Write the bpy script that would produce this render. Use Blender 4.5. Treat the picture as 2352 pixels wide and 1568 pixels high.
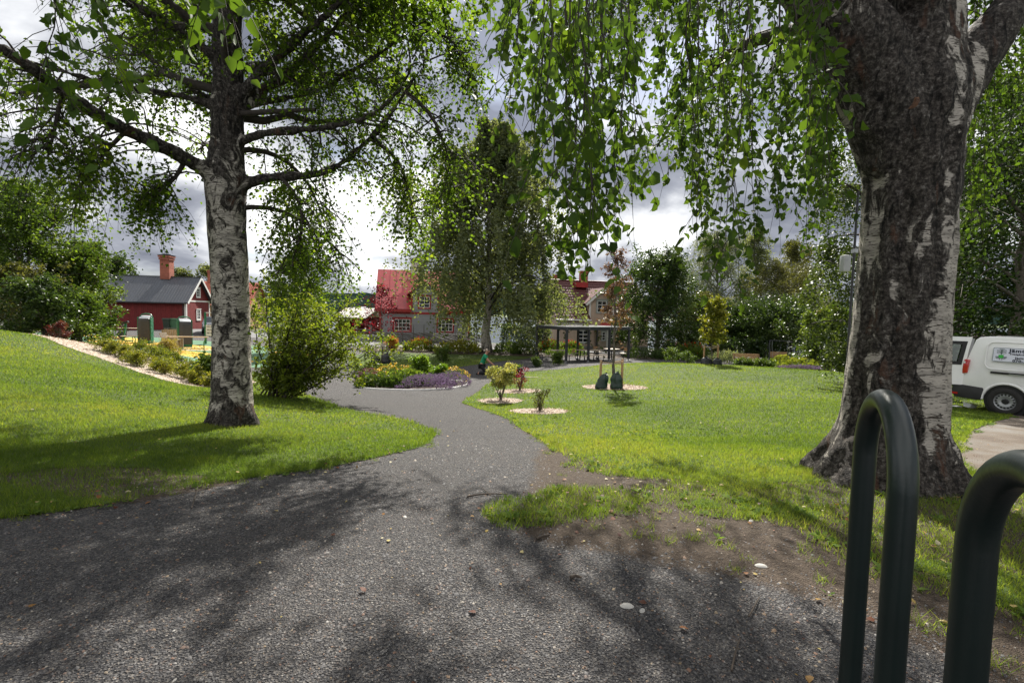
import bpy, bmesh, math, random
import numpy as np
from mathutils import Vector, Matrix, Euler

for _o in list(bpy.data.objects):
    bpy.data.objects.remove(_o)
SC = bpy.context.scene
COL = SC.collection
rng = np.random.default_rng(7)
random.seed(7)
R_ = math.radians

# ------------------------------------------------------------------ camera
FO = 1102.5                      # focal length in units of a 2352 px wide picture
PITCH = math.atan(0.0597)
ROLL = R_(1.25)
CAMZ = 1.5
_F = Vector((0, math.cos(PITCH), -math.sin(PITCH)))
_u0 = Vector((0, math.sin(PITCH), math.cos(PITCH)))
_r0 = Vector((1, 0, 0))
_R = _r0 * math.cos(ROLL) + _u0 * math.sin(ROLL)
_U = _u0 * math.cos(ROLL) - _r0 * math.sin(ROLL)
cam_d = bpy.data.cameras.new("camera")
cam = bpy.data.objects.new("camera", cam_d)
COL.objects.link(cam)
cam_d.sensor_width = 36.0
cam_d.sensor_fit = 'HORIZONTAL'
cam_d.lens = FO / 2352 * 36.0
cam_d.clip_start = 0.05
cam_d.clip_end = 6000
M = Matrix.Identity(4)
for i in range(3):
    M[i][0] = _R[i]; M[i][1] = _U[i]; M[i][2] = -_F[i]
M[2][3] = CAMZ
cam.matrix_world = M
SC.camera = cam

def ray(ox, oy):
    a = (ox - 1176) / FO; b = (784 - oy) / FO
    d = _F + _R * a + _U * b
    return d / d.y
def P(ox, oy, Y):
    d = ray(ox, oy) * Y
    return Vector((d.x, d.y, d.z + CAMZ))

# ------------------------------------------------------------------ world, sun, exposure
SUN = Vector((0.13, 1.0, 1.08)).normalized()
SUN_EL = math.asin(SUN.z); SUN_AZ = math.atan2(SUN.x, SUN.y)
W = bpy.data.worlds.new("World"); SC.world = W; W.use_nodes = True
def build_world():
    nt = W.node_tree; nt.nodes.clear(); N = nt.nodes.new; L = nt.links.new
    out = N('ShaderNodeOutputWorld'); bg = N('ShaderNodeBackground'); L(bg.outputs[0], out.inputs[0])
    sky = N('ShaderNodeTexSky'); sky.sky_type = 'NISHITA'; sky.sun_disc = False
    sky.sun_elevation = SUN_EL; sky.sun_rotation = SUN_AZ
    sk = N('ShaderNodeVectorMath'); sk.operation = 'SCALE'; sk.inputs['Scale'].default_value = 0.06
    L(sky.outputs[0], sk.inputs[0])
    tc = N('ShaderNodeTexCoord'); sep = N('ShaderNodeSeparateXYZ'); L(tc.outputs['Generated'], sep.inputs[0])
    zz = N('ShaderNodeMath'); zz.operation = 'MAXIMUM'; L(sep.outputs[2], zz.inputs[0]); zz.inputs[1].default_value = 0.0
    za = N('ShaderNodeMath'); za.operation = 'ADD'; L(zz.outputs[0], za.inputs[0]); za.inputs[1].default_value = 0.30
    dx = N('ShaderNodeMath'); dx.operation = 'DIVIDE'; L(sep.outputs[0], dx.inputs[0]); L(za.outputs[0], dx.inputs[1])
    dy = N('ShaderNodeMath'); dy.operation = 'DIVIDE'; L(sep.outputs[1], dy.inputs[0]); L(za.outputs[0], dy.inputs[1])
    cb = N('ShaderNodeCombineXYZ'); L(dx.outputs[0], cb.inputs[0]); L(dy.outputs[0], cb.inputs[1])
    mp = N('ShaderNodeMapping'); L(cb.outputs[0], mp.inputs[0]); mp.inputs['Location'].default_value = (1.9, 0.35, 0.3)
    n1 = N('ShaderNodeTexNoise'); n1.inputs['Scale'].default_value = 1.35; n1.inputs['Detail'].default_value = 7
    n1.inputs['Roughness'].default_value = 0.52; n1.inputs['Distortion'].default_value = 0.25
    L(mp.outputs[0], n1.inputs['Vector'])
    rp = N('ShaderNodeValToRGB'); L(n1.outputs['Fac'], rp.inputs[0])
    e = rp.color_ramp; e.elements[0].position = 0.40; e.elements[0].color = (0.095, 0.103, 0.128, 1)
    e.elements[1].position = 0.60; e.elements[1].color = (0.60, 0.60, 0.60, 1)
    k = e.elements.new(0.48); k.color = (0.185, 0.195, 0.222, 1)
    k = e.elements.new(0.54); k.color = (0.37, 0.378, 0.395, 1)
    n2 = N('ShaderNodeTexNoise'); n2.inputs['Scale'].default_value = 1.9; n2.inputs['Detail'].default_value = 5
    mp2 = N('ShaderNodeMapping'); L(cb.outputs[0], mp2.inputs[0]); mp2.inputs['Location'].default_value = (7.1, 3.3, 2.0)
    L(mp2.outputs[0], n2.inputs['Vector'])
    r2 = N('ShaderNodeMapRange'); r2.inputs[1].default_value = 0.60; r2.inputs[2].default_value = 0.72
    r2.inputs[3].default_value = 0.0; r2.inputs[4].default_value = 0.5; L(n2.outputs['Fac'], r2.inputs[0])
    mx = N('ShaderNodeMix'); mx.data_type = 'RGBA'; L(r2.outputs[0], mx.inputs[0]); L(rp.outputs[0], mx.inputs[6]); L(sk.outputs[0], mx.inputs[7])
    # the veil of cloud is brightest round the sun
    dt = N('ShaderNodeVectorMath'); dt.operation = 'DOT_PRODUCT'; L(tc.outputs['Generated'], dt.inputs[0]); dt.inputs[1].default_value = SUN
    r3 = N('ShaderNodeMapRange'); r3.interpolation_type = 'SMOOTHSTEP'; r3.inputs[1].default_value = 0.80; r3.inputs[2].default_value = 1.0
    r3.inputs[3].default_value = 1.0; r3.inputs[4].default_value = 1.9; L(dt.outputs['Value'], r3.inputs[0])
    sc = N('ShaderNodeVectorMath'); sc.operation = 'SCALE'; L(mx.outputs[2], sc.inputs[0]); L(r3.outputs[0], sc.inputs['Scale'])
    L(sc.outputs[0], bg.inputs[0]); bg.inputs[1].default_value = 1.0
build_world()
sun_d = bpy.data.lights.new("sun", 'SUN'); sun_d.energy = 5.0; sun_d.angle = R_(0.7); sun_d.color = (1.0, 0.95, 0.86)
sun = bpy.data.objects.new("sun", sun_d); COL.objects.link(sun)
sun.rotation_euler = (-SUN).to_track_quat('-Z', 'Y').to_euler()
sun.location = (5, 30, 40)
VS = SC.view_settings
VS.view_transform = 'Standard'; VS.look = 'None'; VS.gamma = 1.0; VS.use_curve_mapping = False
VS.exposure = 1.3
SC.cycles.max_bounces = 6; SC.cycles.diffuse_bounces = 3; SC.cycles.transmission_bounces = 4
SC.cycles.transparent_max_bounces = 6; SC.cycles.glossy_bounces = 2
SC.cycles.sample_clamp_indirect = 4.0
SC.cycles.use_denoising = True
# ------------------------------------------------------------------ helpers
def lin(c):
    if isinstance(c, str):
        c = c.lstrip('#'); c = [int(c[i:i+2], 16) / 255 for i in (0, 2, 4)]
        return tuple((v / 12.92 if v <= 0.04045 else ((v + 0.055) / 1.055) ** 2.4) for v in c)
    return tuple(c)
def tag(o, label=None, cat=None, group=None, kind=None):
    if label: o['label'] = label
    if cat: o['category'] = cat
    if group: o['group'] = group
    if kind: o['kind'] = kind
    return o
def empty(name, loc, rz=0.0, label=None, cat=None, group=None):
    o = bpy.data.objects.new(name, None); COL.objects.link(o)
    o.location = loc; o.rotation_euler = (0, 0, rz); o.empty_display_size = 0.2
    return tag(o, label, cat, group)
def mesh_np(name, V, T, mat, parent=None, smooth=False, attrs=None, loc=None):
    """V (n,3) floats, T (m,3 or 4) ints -> a linked mesh object; attrs {name: (domain, float array)}"""
    me = bpy.data.meshes.new(name)
    V = np.asarray(V, np.float32); T = np.asarray(T, np.int32)
    k = T.shape[1]
    me.vertices.add(len(V)); me.vertices.foreach_set('co', V.ravel())
    me.loops.add(T.size); me.loops.foreach_set('vertex_index', T.ravel())
    me.polygons.add(len(T)); me.polygons.foreach_set('loop_start', np.arange(0, T.size, k, dtype=np.int32))
    if smooth: me.polygons.foreach_set('use_smooth', np.ones(len(T), bool))
    me.update(calc_edges=True)
    for an, (dom, arr) in (attrs or {}).items():
        a = me.attributes.new(an, 'FLOAT', dom); a.data.foreach_set('value', np.asarray(arr, np.float32))
    if mat: me.materials.append(mat)
    o = bpy.data.objects.new(name, me); COL.objects.link(o)
    if parent: o.parent = parent
    if loc is not None: o.location = loc
    return o
class MB:
    """collects simple solids and links them as one mesh object"""
    def __init__(s): s.v = []; s.f = []; s.m = []; s.mi = 0
    def add(s, vs, fs):
        b = len(s.v); s.v += [tuple(v) for v in vs]; s.f += [tuple(b + i for i in f) for f in fs]; s.m += [s.mi] * len(fs); return s
    def box(s, c, d, rz=0.0, rx=0.0, ry=0.0):
        e = Euler((rx, ry, rz)).to_matrix(); c = Vector(c)
        vs = [c + e @ Vector((d[0] / 2 * i, d[1] / 2 * j, d[2] / 2 * k)) for i in (-1, 1) for j in (-1, 1) for k in (-1, 1)]
        return s.add(vs, [(0, 1, 3, 2), (4, 6, 7, 5), (0, 4, 5, 1), (2, 3, 7, 6), (0, 2, 6, 4), (1, 5, 7, 3)])
    def bar(s, a, b, w, h=None, up=(0, 0, 1)):
        a = Vector(a); b = Vector(b); h = h or w; t = (b - a).normalized(); up = Vector(up)
        if abs(t.dot(up)) > 0.98: up = Vector((1, 0, 0))
        x = t.cross(up).normalized(); y = x.cross(t)
        vs = [p + x * (w / 2 * i) + y * (h / 2 * j) for p in (a, b) for i, j in ((-1, -1), (1, -1), (1, 1), (-1, 1))]
        return s.add(vs, [(3, 2, 1, 0), (4, 5, 6, 7), (0, 1, 5, 4), (1, 2, 6, 5), (2, 3, 7, 6), (3, 0, 4, 7)])
    def tube(s, pts, r, n=8, cap=True):
        pts = [Vector(p) for p in pts]; m = len(pts)
        rr = list(r) if hasattr(r, '__len__') else [r] * m
        fr = None; vs = []
        for i, p in enumerate(pts):
            t = (pts[min(i + 1, m - 1)] - pts[max(i - 1, 0)])
            t = t.normalized() if t.length > 1e-9 else Vector((0, 0, 1))
            if fr is None:
                u = Vector((1, 0, 0)) if abs(t.x) < 0.8 else Vector((0, 1, 0))
                fr = (u - t * u.dot(t)).normalized()
            else:
                fr = (fr - t * fr.dot(t)).normalized()
            w = t.cross(fr)
            vs += [p + (fr * math.cos(2 * math.pi * k / n) + w * math.sin(2 * math.pi * k / n)) * rr[i] for k in range(n)]
        fs = [(i * n + k, i * n + (k + 1) % n, (i + 1) * n + (k + 1) % n, (i + 1) * n + k) for i in range(m - 1) for k in range(n)]
        if cap: fs += [tuple(range(n - 1, -1, -1)), tuple((m - 1) * n + k for k in range(n))]
        return s.add(vs, fs)
    def lathe(s, prof, n=24, c=(0, 0, 0), axis='z', cap=True):
        vs = []
        for r, z in prof:
            for k in range(n):
                a = 2 * math.pi * k / n; p = (r * math.cos(a), r * math.sin(a), z)
                if axis == 'y': p = (p[0], p[2], p[1])
                if axis == 'x': p = (p[2], p[0], p[1])
                vs.append((p[0] + c[0], p[1] + c[1], p[2] + c[2]))
        m = len(prof)
        fs = [(i * n + k, i * n + (k + 1) % n, (i + 1) * n + (k + 1) % n, (i + 1) * n + k) for i in range(m - 1) for k in range(n)]
        if cap: fs += [tuple(range(n - 1, -1, -1)), tuple((m - 1) * n + k for k in range(n))]
        return s.add(vs, fs)
    def prism(s, poly, d0, d1, plane='xz'):
        """extrude a 2D outline from d0 to d1 along the third axis"""
        n = len(poly)
        def q(p, d):
            return (p[0], d, p[1]) if plane == 'xz' else ((p[0], p[1], d) if plane == 'xy' else (d, p[0], p[1]))
        vs = [q(p, d0) for p in poly] + [q(p, d1) for p in poly]
        fs = [tuple(range(n)), tuple(range(2 * n - 1, n - 1, -1))] + [(i, i + n, (i + 1) % n + n, (i + 1) % n) for i in range(n)]
        return s.add(vs, fs)
    def build(s, name, mat, parent=None, smooth=False, loc=None, bevel=0.0, kind=None):
        me = bpy.data.meshes.new(name); me.from_pydata(s.v, [], s.f)
        mats = mat if isinstance(mat, (list, tuple)) else [mat]
        for m in mats: me.materials.append(m)
        if len(mats) > 1: me.polygons.foreach_set('material_index', s.m)
        bm = bmesh.new(); bm.from_mesh(me); bmesh.ops.recalc_face_normals(bm, faces=bm.faces)
        if bevel:
            bmesh.ops.bevel(bm, geom=[e for e in bm.edges if len(e.link_faces) == 2 and e.calc_face_angle(0) > 0.6], offset=bevel, segments=2, affect='EDGES', profile=0.6)
        bm.to_mesh(me); bm.free()
        if smooth:
            me.polygons.foreach_set('use_smooth', [True] * len(me.polygons))
            try: me.set_sharp_from_angle(angle=R_(38))
            except Exception: pass
        me.update()
        o = bpy.data.objects.new(name, me); COL.objects.link(o)
        if parent: o.parent = parent
        if loc is not None: o.location = loc
        if kind: o['kind'] = kind
        return o
def part(name, mat, parent, fn, **kw):
    m = MB(); fn(m); return m.build(name, mat, parent, **kw)
def copy_tree(o, parent=None):
    c = o.copy(); COL.objects.link(c); c.parent = parent
    for ch in list(o.children): copy_tree(ch, c)
    return c
# value noise ---------------------------------------------------------
_perm = np.random.default_rng(3).random((256, 256)).astype(np.float32)
def vnoise(x, y, s=1.0, octaves=3):
    x = np.asarray(x, float) * s; y = np.asarray(y, float) * s; r = 0; a = 1.0; tot = 0
    for o in range(octaves):
        xi = np.floor(x).astype(int); yi = np.floor(y).astype(int); fx = x - xi; fy = y - yi
        fx = fx * fx * (3 - 2 * fx); fy = fy * fy * (3 - 2 * fy)
        g = lambda i, j: _perm[(xi + i + 37 * o) % 256, (yi + j + 11 * o) % 256]
        r = r + a * ((g(0, 0) * (1 - fx) + g(1, 0) * fx) * (1 - fy) + (g(0, 1) * (1 - fx) + g(1, 1) * fx) * fy)
        tot += a; a *= 0.5; x = x * 2.03; y = y * 2.03
    return r / tot - 0.5
# materials -----------------------------------------------------------
def new_mat(name):
    m = bpy.data.materials.new(name); m.use_nodes = True; nt = m.node_tree; nt.nodes.clear()
    return m, nt, nt.nodes.new, nt.links.new
def tex_noise(N, L, vec, scale, detail=4, rough=0.55, dist=0.0):
    n = N('ShaderNodeTexNoise'); n.inputs['Scale'].default_value = scale; n.inputs['Detail'].default_value = detail
    n.inputs['Roughness'].default_value = rough; n.inputs['Distortion'].default_value = dist
    if vec is not None: L(vec, n.inputs['Vector'])
    return n
def ramp(N, L, fac, stops):
    r = N('ShaderNodeValToRGB'); L(fac, r.inputs[0]); e = r.color_ramp.elements
    while len(e) < len(stops): e.new(0.5)
    for i, (p, c) in enumerate(stops):
        e[i].position = p; e[i].color = (*lin(c), 1)
    return r
def mixc(N, L, fac, a, b, mode='MIX'):
    m = N('ShaderNodeMix'); m.data_type = 'RGBA'; m.blend_type = mode
    for s, v in ((0, fac), (6, a), (7, b)):
        if hasattr(v, 'is_linked'): L(v, m.inputs[s])
        elif s == 0: m.inputs[0].default_value = v
        else: m.inputs[s].default_value = (*lin(v), 1)
    return m.outputs[2]
def mrange(N, L, v, a, b, c=0.0, d=1.0):
    r = N('ShaderNodeMapRange'); L(v, r.inputs[0])
    for i, x in enumerate((a, b, c, d)): r.inputs[i + 1].default_value = x
    return r.outputs[0]
def scaled(N, L, vec, s):
    m = N('ShaderNodeMapping'); L(vec, m.inputs[0]); m.inputs['Scale'].default_value = s; return m.outputs[0]
def bumpn(N, L, h, strength=0.3, dist=0.02):
    b = N('ShaderNodeBump'); b.inputs['Strength'].default_value = strength; b.inputs['Distance'].default_value = dist
    L(h, b.inputs['Height']); return b.outputs[0]
def plain(name, col, rough=0.6, var=0.12, scale=8.0, bump=0.0, bscale=60.0, metal=0.0, spec=0.4, dirt=0.0, coat=0.0):
    """one colour with mottled wear"""
    m, nt, N, L = new_mat(name); out = N('ShaderNodeOutputMaterial'); b = N('ShaderNodeBsdfPrincipled'); L(b.outputs[0], out.inputs[0])
    tc = N('ShaderNodeTexCoord'); n = tex_noise(N, L, tc.outputs['Object'], scale, 5)
    c = lin(col); lo = tuple(v * (1 - var) for v in c); hi = tuple(min(1, v * (1 + var)) for v in c)
    r = ramp(N, L, n.outputs['Fac'], [(0.3, lo), (0.7, hi)]); colr = r.outputs[0]
    if dirt:
        n3 = tex_noise(N, L, tc.outputs['Object'], scale * 0.4, 6, 0.65); f = mrange(N, L, n3.outputs['Fac'], 0.5, 0.75, 0, dirt)
        colr = mixc(N, L, f, colr, (0.09, 0.075, 0.055))
    L(colr, b.inputs['Base Color']); b.inputs['Roughness'].default_value = rough; b.inputs['Metallic'].default_value = metal
    b.inputs['Specular IOR Level'].default_value = spec
    if coat: b.inputs['Coat Weight'].default_value = coat; b.inputs['Coat Roughness'].default_value = 0.08
    if bump:
        n2 = tex_noise(N, L, tc.outputs['Object'], bscale, 4); L(bumpn(N, L, n2.outputs['Fac'], bump, 0.01), b.inputs['Normal'])
    return m
def boards(name, col, axis, pitch, gap=0.06, rough=0.7, var=0.15, depth=0.012, lap=False, metal=0.0):
    """siding too fine to build piece by piece: real bump from a saw/line profile along one axis of the object"""
    m, nt, N, L = new_mat(name); out = N('ShaderNodeOutputMaterial'); b = N('ShaderNodeBsdfPrincipled'); L(b.outputs[0], out.inputs[0])
    tc = N('ShaderNodeTexCoord'); sp = N('ShaderNodeSeparateXYZ'); L(tc.outputs['Object'], sp.inputs[0])
    d = N('ShaderNodeMath'); d.operation = 'DIVIDE'; L(sp.outputs[axis], d.inputs[0]); d.inputs[1].default_value = pitch
    fr = N('ShaderNodeMath'); fr.operation = 'FRACT'; L(d.outputs[0], fr.inputs[0])
    fl = N('ShaderNodeMath'); fl.operation = 'FLOOR'; L(d.outputs[0], fl.inputs[0])
    wn = N('ShaderNodeTexWhiteNoise'); wn.noise_dimensions = '1D'; L(fl.outputs[0], wn.inputs['W'])
    n = tex_noise(N, L, tc.outputs['Object'], 3.0, 6, 0.6)
    c = lin(col)
    f1 = N('ShaderNodeMath'); f1.operation = 'ADD'; L(n.outputs['Fac'], f1.inputs[0])
    f2 = N('ShaderNodeMath'); f2.operation = 'MULTIPLY'; L(wn.outputs['Value'], f2.inputs[0]); f2.inputs[1].default_value = 0.35; L(f2.outputs[0], f1.inputs[1])
    r = ramp(N, L, f1.outputs[0], [(0.35, tuple(v * (1 - var) for v in c)), (0.95, tuple(v * (1 + var) for v in c))])
    L(r.outputs[0], b.inputs['Base Color']); b.inputs['Roughness'].default_value = rough; b.inputs['Metallic'].default_value = metal
    if lap: h = fr.outputs[0]
    else:
        h1 = mrange(N, L, fr.outputs[0], 0.0, gap, 0, 1); h2 = mrange(N, L, fr.outputs[0], 1 - gap, 1.0, 1, 0)
        mn = N('ShaderNodeMath'); mn.operation = 'MINIMUM'; L(h1, mn.inputs[0]); L(h2, mn.inputs[1]); h = mn.outputs[0]
    L(bumpn(N, L, h, 1.0, depth), b.inputs['Normal'])
    return m
def leaf_mat(name, stops, trans=0.45, rough=0.5, tcol=None, tboost=1.6, spec=0.22):
    """foliage: per-leaf colour from the 'rnd' attribute, thin leaves that let light through"""
    m, nt, N, L = new_mat(name); out = N('ShaderNodeOutputMaterial')
    at = N('ShaderNodeAttribute'); at.attribute_name = 'rnd'
    k = len(stops); r = ramp(N, L, at.outputs['Fac'], [(i / max(1, k - 1), s) for i, s in enumerate(stops)])
    b = N('ShaderNodeBsdfPrincipled'); L(r.outputs[0], b.inputs['Base Color']); b.inputs['Roughness'].default_value = rough
    b.inputs['Specular IOR Level'].default_value = spec
    t = N('ShaderNodeBsdfTranslucent')
    tc = tcol or (1.25, 1.2, 0.45)
    v = N('ShaderNodeVectorMath'); v.operation = 'MULTIPLY'; L(r.outputs[0], v.inputs[0]); v.inputs[1].default_value = tuple(tboost * x for x in tc)
    L(v.outputs[0], t.inputs[0])
    mx = N('ShaderNodeMixShader'); mx.inputs[0].default_value = trans; L(b.outputs[0], mx.inputs[1]); L(t.outputs[0], mx.inputs[2]); L(mx.outputs[0], out.inputs[0])
    return m
# ------------------------------------------------------------------ terrain
_ctl = []
def cw(x, y, z): _ctl.append((x, y, z))
def cp(ox, oy, Y):
    p = P(ox, oy, Y); _ctl.append((p.x, p.y, p.z))
for a in [(-3, -4, 0), (3, -4, 0), (0, 0, 0), (0, 2, 0), (-2, 2, 0), (3, 2, 0), (9, -4, 0), (-9, -4, .1), (0, 4, -.11), (0, 6, -.33), (0, 8, -.55),
          (0, 10, -.74), (0, 12, -.9), (0, 15, -1.05), (0, 20, -1.3), (0, 25, -1.46), (0, 30, -1.55), (0, 36, -1.6), (0, 42, -1.62), (0, 50, -1.75),
          (-3.7, 3.5, 0.0), (-8, 8, .1), (-13, 8, .6), (-8, 3, .25), (-15, 3, .6), (-25, 10, 1.0),
          (-17, 24, -.9), (-12, 22, -1.25), (-8, 19, -1.3), (-24, 22, 0.0), (-34, 26, 0.1), (-40, 36, -.5), (-60, 48, -.3), (-60, 15, 1.2),
          (12, 3, -.15), (14, 7, -.45), (30, 5, -.5), (15, 30, -1.75), (20, 40, -1.9), (10, 45, -1.8), (30, 30, -1.7), (25, 15, -1.2), (60, 20, -1.3),
          (0, 60, -2.4), (-40, 62, -1.2), (40, 60, -2.6), (0, 100, -7.0), (-80, 100, -6.8), (80, 100, -7.0), (0, 135, -9), (-150, 135, -9), (150, 135, -9), (-130, 60, -1), (130, 60, -3)]:
    cw(*a)
cp(533, 973, 7.5)
for a in [(0, 759, 16), (155, 781, 17), (306, 815, 16.5), (398, 854, 15), (484, 885, 13.5)]: cp(*a)
cp(335, 789, 34); cp(425, 842, 24); cp(480, 850, 21.5); cp(306, 757, 48); cp(480, 757, 46)
cp(2050, 1090, 4.8); cp(2310, 951, 11.5); cp(2290, 1085, 5.6); cp(2200, 1000, 7.6)
cp(1830, 900, 14.5); cp(1410, 900, 15); cp(1600, 1000, 8.4)
cp(1530, 836, 22.5); cp(1700, 842, 23); cp(1860, 851, 21); cp(1550, 880, 18.3); cp(1750, 885, 17)
cp(1300, 834, 30); cp(1444, 828, 33); cp(1232, 826, 32.6)
_C = np.array(_ctl)
def _tps(r2): return np.where(r2 > 1e-12, r2 * np.log(np.maximum(r2, 1e-12)), 0.0)
_n = len(_C); _A = np.zeros((_n + 3, _n + 3))
_d2 = ((_C[:, None, :2] - _C[None, :, :2]) ** 2).sum(-1)
_A[:_n, :_n] = _tps(_d2) + np.eye(_n) * 6.0
_A[:_n, _n] = 1; _A[:_n, _n + 1:] = _C[:, :2]; _A[_n, :_n] = 1; _A[_n + 1:, :_n] = _C[:, :2].T
_w = np.linalg.solve(_A, np.concatenate([_C[:, 2], np.zeros(3)]))
def G(x, y):
    x = np.asarray(x, float); y = np.asarray(y, float); sh = x.shape
    xf = x.ravel(); yf = y.ravel(); r = np.empty_like(xf)
    for i in range(0, len(xf), 20000):
        a = xf[i:i+20000]; b = yf[i:i+20000]
        d2 = (a[:, None] - _C[None, :, 0]) ** 2 + (b[:, None] - _C[None, :, 1]) ** 2
        r[i:i+20000] = _tps(d2) @ _w[:_n] + _w[_n] + _w[_n + 1] * a + _w[_n + 2] * b
    r = r + 0.05 * vnoise(xf, yf, 0.5, 3)
    return r.reshape(sh)
def g1(x, y): return float(G(np.array([x]), np.array([y]))[0])
def hit(ox, oy, y0=1.3, y1=70.0):
    """first point where the line of sight meets the ground"""
    d = ray(ox, oy); Y = np.geomspace(y0, y1, 500); gz = G(d.x * Y, Y); f = CAMZ + d.z * Y - gz
    k = np.argmax(f < 0) if (f < 0).any() else len(Y) - 1
    k = max(k, 1); t = f[k-1] / (f[k-1] - f[k] + 1e-9); y = Y[k-1] + (Y[k] - Y[k-1]) * min(1, max(0, t))
    return Vector((d.x * y, y, g1(d.x * y, y)))
def onground(ox, Y, oy=800):
    """ground point at depth Y under picture column ox"""
    d = ray(ox, oy); x = d.x * Y
    return Vector((x, Y, g1(x, Y)))
def grid(ys, cols, half):
    t = np.linspace(-1, 1, cols)
    X = t[None, :] * half(ys)[:, None]; Yg = np.repeat(ys[:, None], cols, 1)
    V = np.stack([X.ravel(), Yg.ravel()], 1); r, c = len(ys), cols
    i = (np.arange(r - 1)[:, None] * c + np.arange(c - 1)[None, :]).ravel()
    T = np.concatenate([np.stack([i, i + 1, i + c + 1], 1), np.stack([i, i + c + 1, i + c], 1)])
    return V, T
def rows(a, b, d0, k):
    y = [a]
    while y[-1] < b: y.append(y[-1] + max(d0, k * abs(y[-1])))
    return np.array(y)
def clip(V, T, F):
    """keep the part of a triangle sheet where F < 0; V (n,k)"""
    ins = F < 0; c = ins[T].sum(1)
    outT = [T[c == 3]]; newV = [V]; base = len(V)
    def cut(a, b):
        nonlocal base
        t = F[a] / (F[a] - F[b]); p = V[a] + (V[b] - V[a]) * t[:, None]; newV.append(p); ids = np.arange(base, base + len(p)); base += len(p); return ids
    t1 = T[c == 1]
    if len(t1):
        k = np.argmax(ins[t1], 1); r = np.arange(len(t1)); a, b, d = t1[r, k], t1[r, (k + 1) % 3], t1[r, (k + 2) % 3]
        e = cut(a, b); f = cut(a, d); outT.append(np.stack([a, e, f], 1))
    t2 = T[c == 2]
    if len(t2):
        k = np.argmin(ins[t2], 1); r = np.arange(len(t2)); a, b, d = t2[r, k], t2[r, (k + 1) % 3], t2[r, (k + 2) % 3]
        e = cut(b, a); f = cut(d, a); outT += [np.stack([b, d, f], 1), np.stack([b, f, e], 1)]
    Vn = np.concatenate(newV); Tn = np.concatenate(outT)
    used = np.zeros(len(Vn), bool); used[Tn.ravel()] = True; mp = np.cumsum(used) - 1
    return Vn[used], mp[Tn]
def sd_poly(x, y, poly):
    """signed distance to a polygon, negative inside"""
    p = np.asarray(poly, float); d = np.full(x.shape, 1e9); inside = np.zeros(x.shape, bool)
    for i in range(len(p)):
        a = p[i]; b = p[(i + 1) % len(p)]; e = b - a
        t = np.clip(((x - a[0]) * e[0] + (y - a[1]) * e[1]) / (e @ e + 1e-12), 0, 1)
        d = np.minimum(d, (x - a[0] - t * e[0]) ** 2 + (y - a[1] - t * e[1]) ** 2)
        c = (a[1] > y) != (b[1] > y)
        with np.errstate(divide='ignore', invalid='ignore'):
            inside ^= c & (x < (b[0] - a[0]) * (y - a[1]) / (b[1] - a[1] + 1e-15) + a[0])
    d = np.sqrt(d); return np.where(inside, -d, d)
def smooth_poly(p, it=2):
    p = [np.array(q, float) for q in p]
    for _ in range(it):
        q = []
        for i in range(len(p)):
            a, b = p[i], p[(i + 1) % len(p)]; q += [a * .75 + b * .25, a * .25 + b * .75]
        p = q
    return p
def px(*pts):
    """picture points (and world points given as ('w', x, y)) -> ground polygon"""
    out = []
    for q in pts:
        if q[0] == 'w': out.append((q[1], q[2]))
        else:
            h = hit(q[0], q[1]); out.append((h.x, h.y))
    return out

LAWN_L = smooth_poly(px((-260, 1230), (0, 1190), (200, 1167), (430, 1122), (620, 1090), (800, 1065), (900, 1046), (985, 1020), (1003, 1000), (985, 980), (900, 956), (800, 945),
            (760, 925), (690, 905), ('w', -7.5, 17.3), ('w', -9.6, 18.5), ('w', -12.5, 20), ('w', -16, 22), ('w', -20.5, 24.5), ('w', -30, 24), ('w', -34, 8), ('w', -16, 1)))
LAWN_R = smooth_poly(px((1052, 923), (1092, 936), (1170, 962), (1205, 990), (1262, 1020), (1300, 1048), (1330, 1075), (1400, 1098), (1500, 1125), (1620, 1165), (1760, 1205), (1900, 1260), (2050, 1330), ('w', 3.2, 1.6), ('w', 7, 0.5),
            ('w', 6.0, 4.7), (2290, 1098), (2215, 1075), (2192, 1045), (2216, 1000), (2262, 975), (2330, 955), ('w', 13.5, 13.0), ('w', 22, 20), ('w', 19.5, 23.5), (1905, 850), (1760, 842), (1690, 838), (1600, 834), (1500, 831),
            ('w', 9.0, 26.6), ('w', 6.5, 26.0), (1290, 849), (1190, 854), (1130, 872), (1095, 903)))
LAWN_T = smooth_poly(px((1112, 1186), (1170, 1158), (1290, 1128), (1420, 1132), (1540, 1120), (1500, 1165), (1330, 1185), (1180, 1207)))
LAWN_C = smooth_poly(px((795, 850), (802, 818), (860, 806), (960, 809), (1100, 813), (1225, 816), (1222, 822), (1140, 831), (1090, 838), (1040, 845), (980, 853), (880, 858)))
LAWN_P = smooth_poly(px((392, 806), (425, 803), (500, 806), (590, 814), (585, 826), (470, 828), (430, 819)))   # island beside the play surface
DIRT = smooth_poly(px((1185, 1215), (1245, 1100), (1235, 1045), (1270, 1012), (1400, 1060), (1500, 1100), (1760, 1170), ('w', 4.4, 4.3), ('w', 6, 3.0), ('w', 5, 0.6), ('w', 2.6, 1.2), (1990, 1420), (1840, 1350), (1600, 1300), (1400, 1262), (1270, 1240)))
PARK = smooth_poly(px((2290, 1098), (2215, 1075), (2192, 1045), (2216, 1000), (2262, 975), (2330, 955), ('w', 12.5, 12.2), ('w', 14.5, 13), ('w', 24, 9), ('w', 30, 2), ('w', 16, -2), ('w', 7.5, 2)))
def disc(c, r, n=40, sx=1.0): return [(c[0] + r * sx * math.cos(2 * math.pi * i / n), c[1] + r * math.sin(2 * math.pi * i / n)) for i in range(n)]
BED = hit(1500 / 1.6327, 1458 / 1.6327); BED_C = (BED.x + 0.1, BED.y + 1.55); BED_R = 2.15
_pc = P(335, 789, 34)
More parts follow.
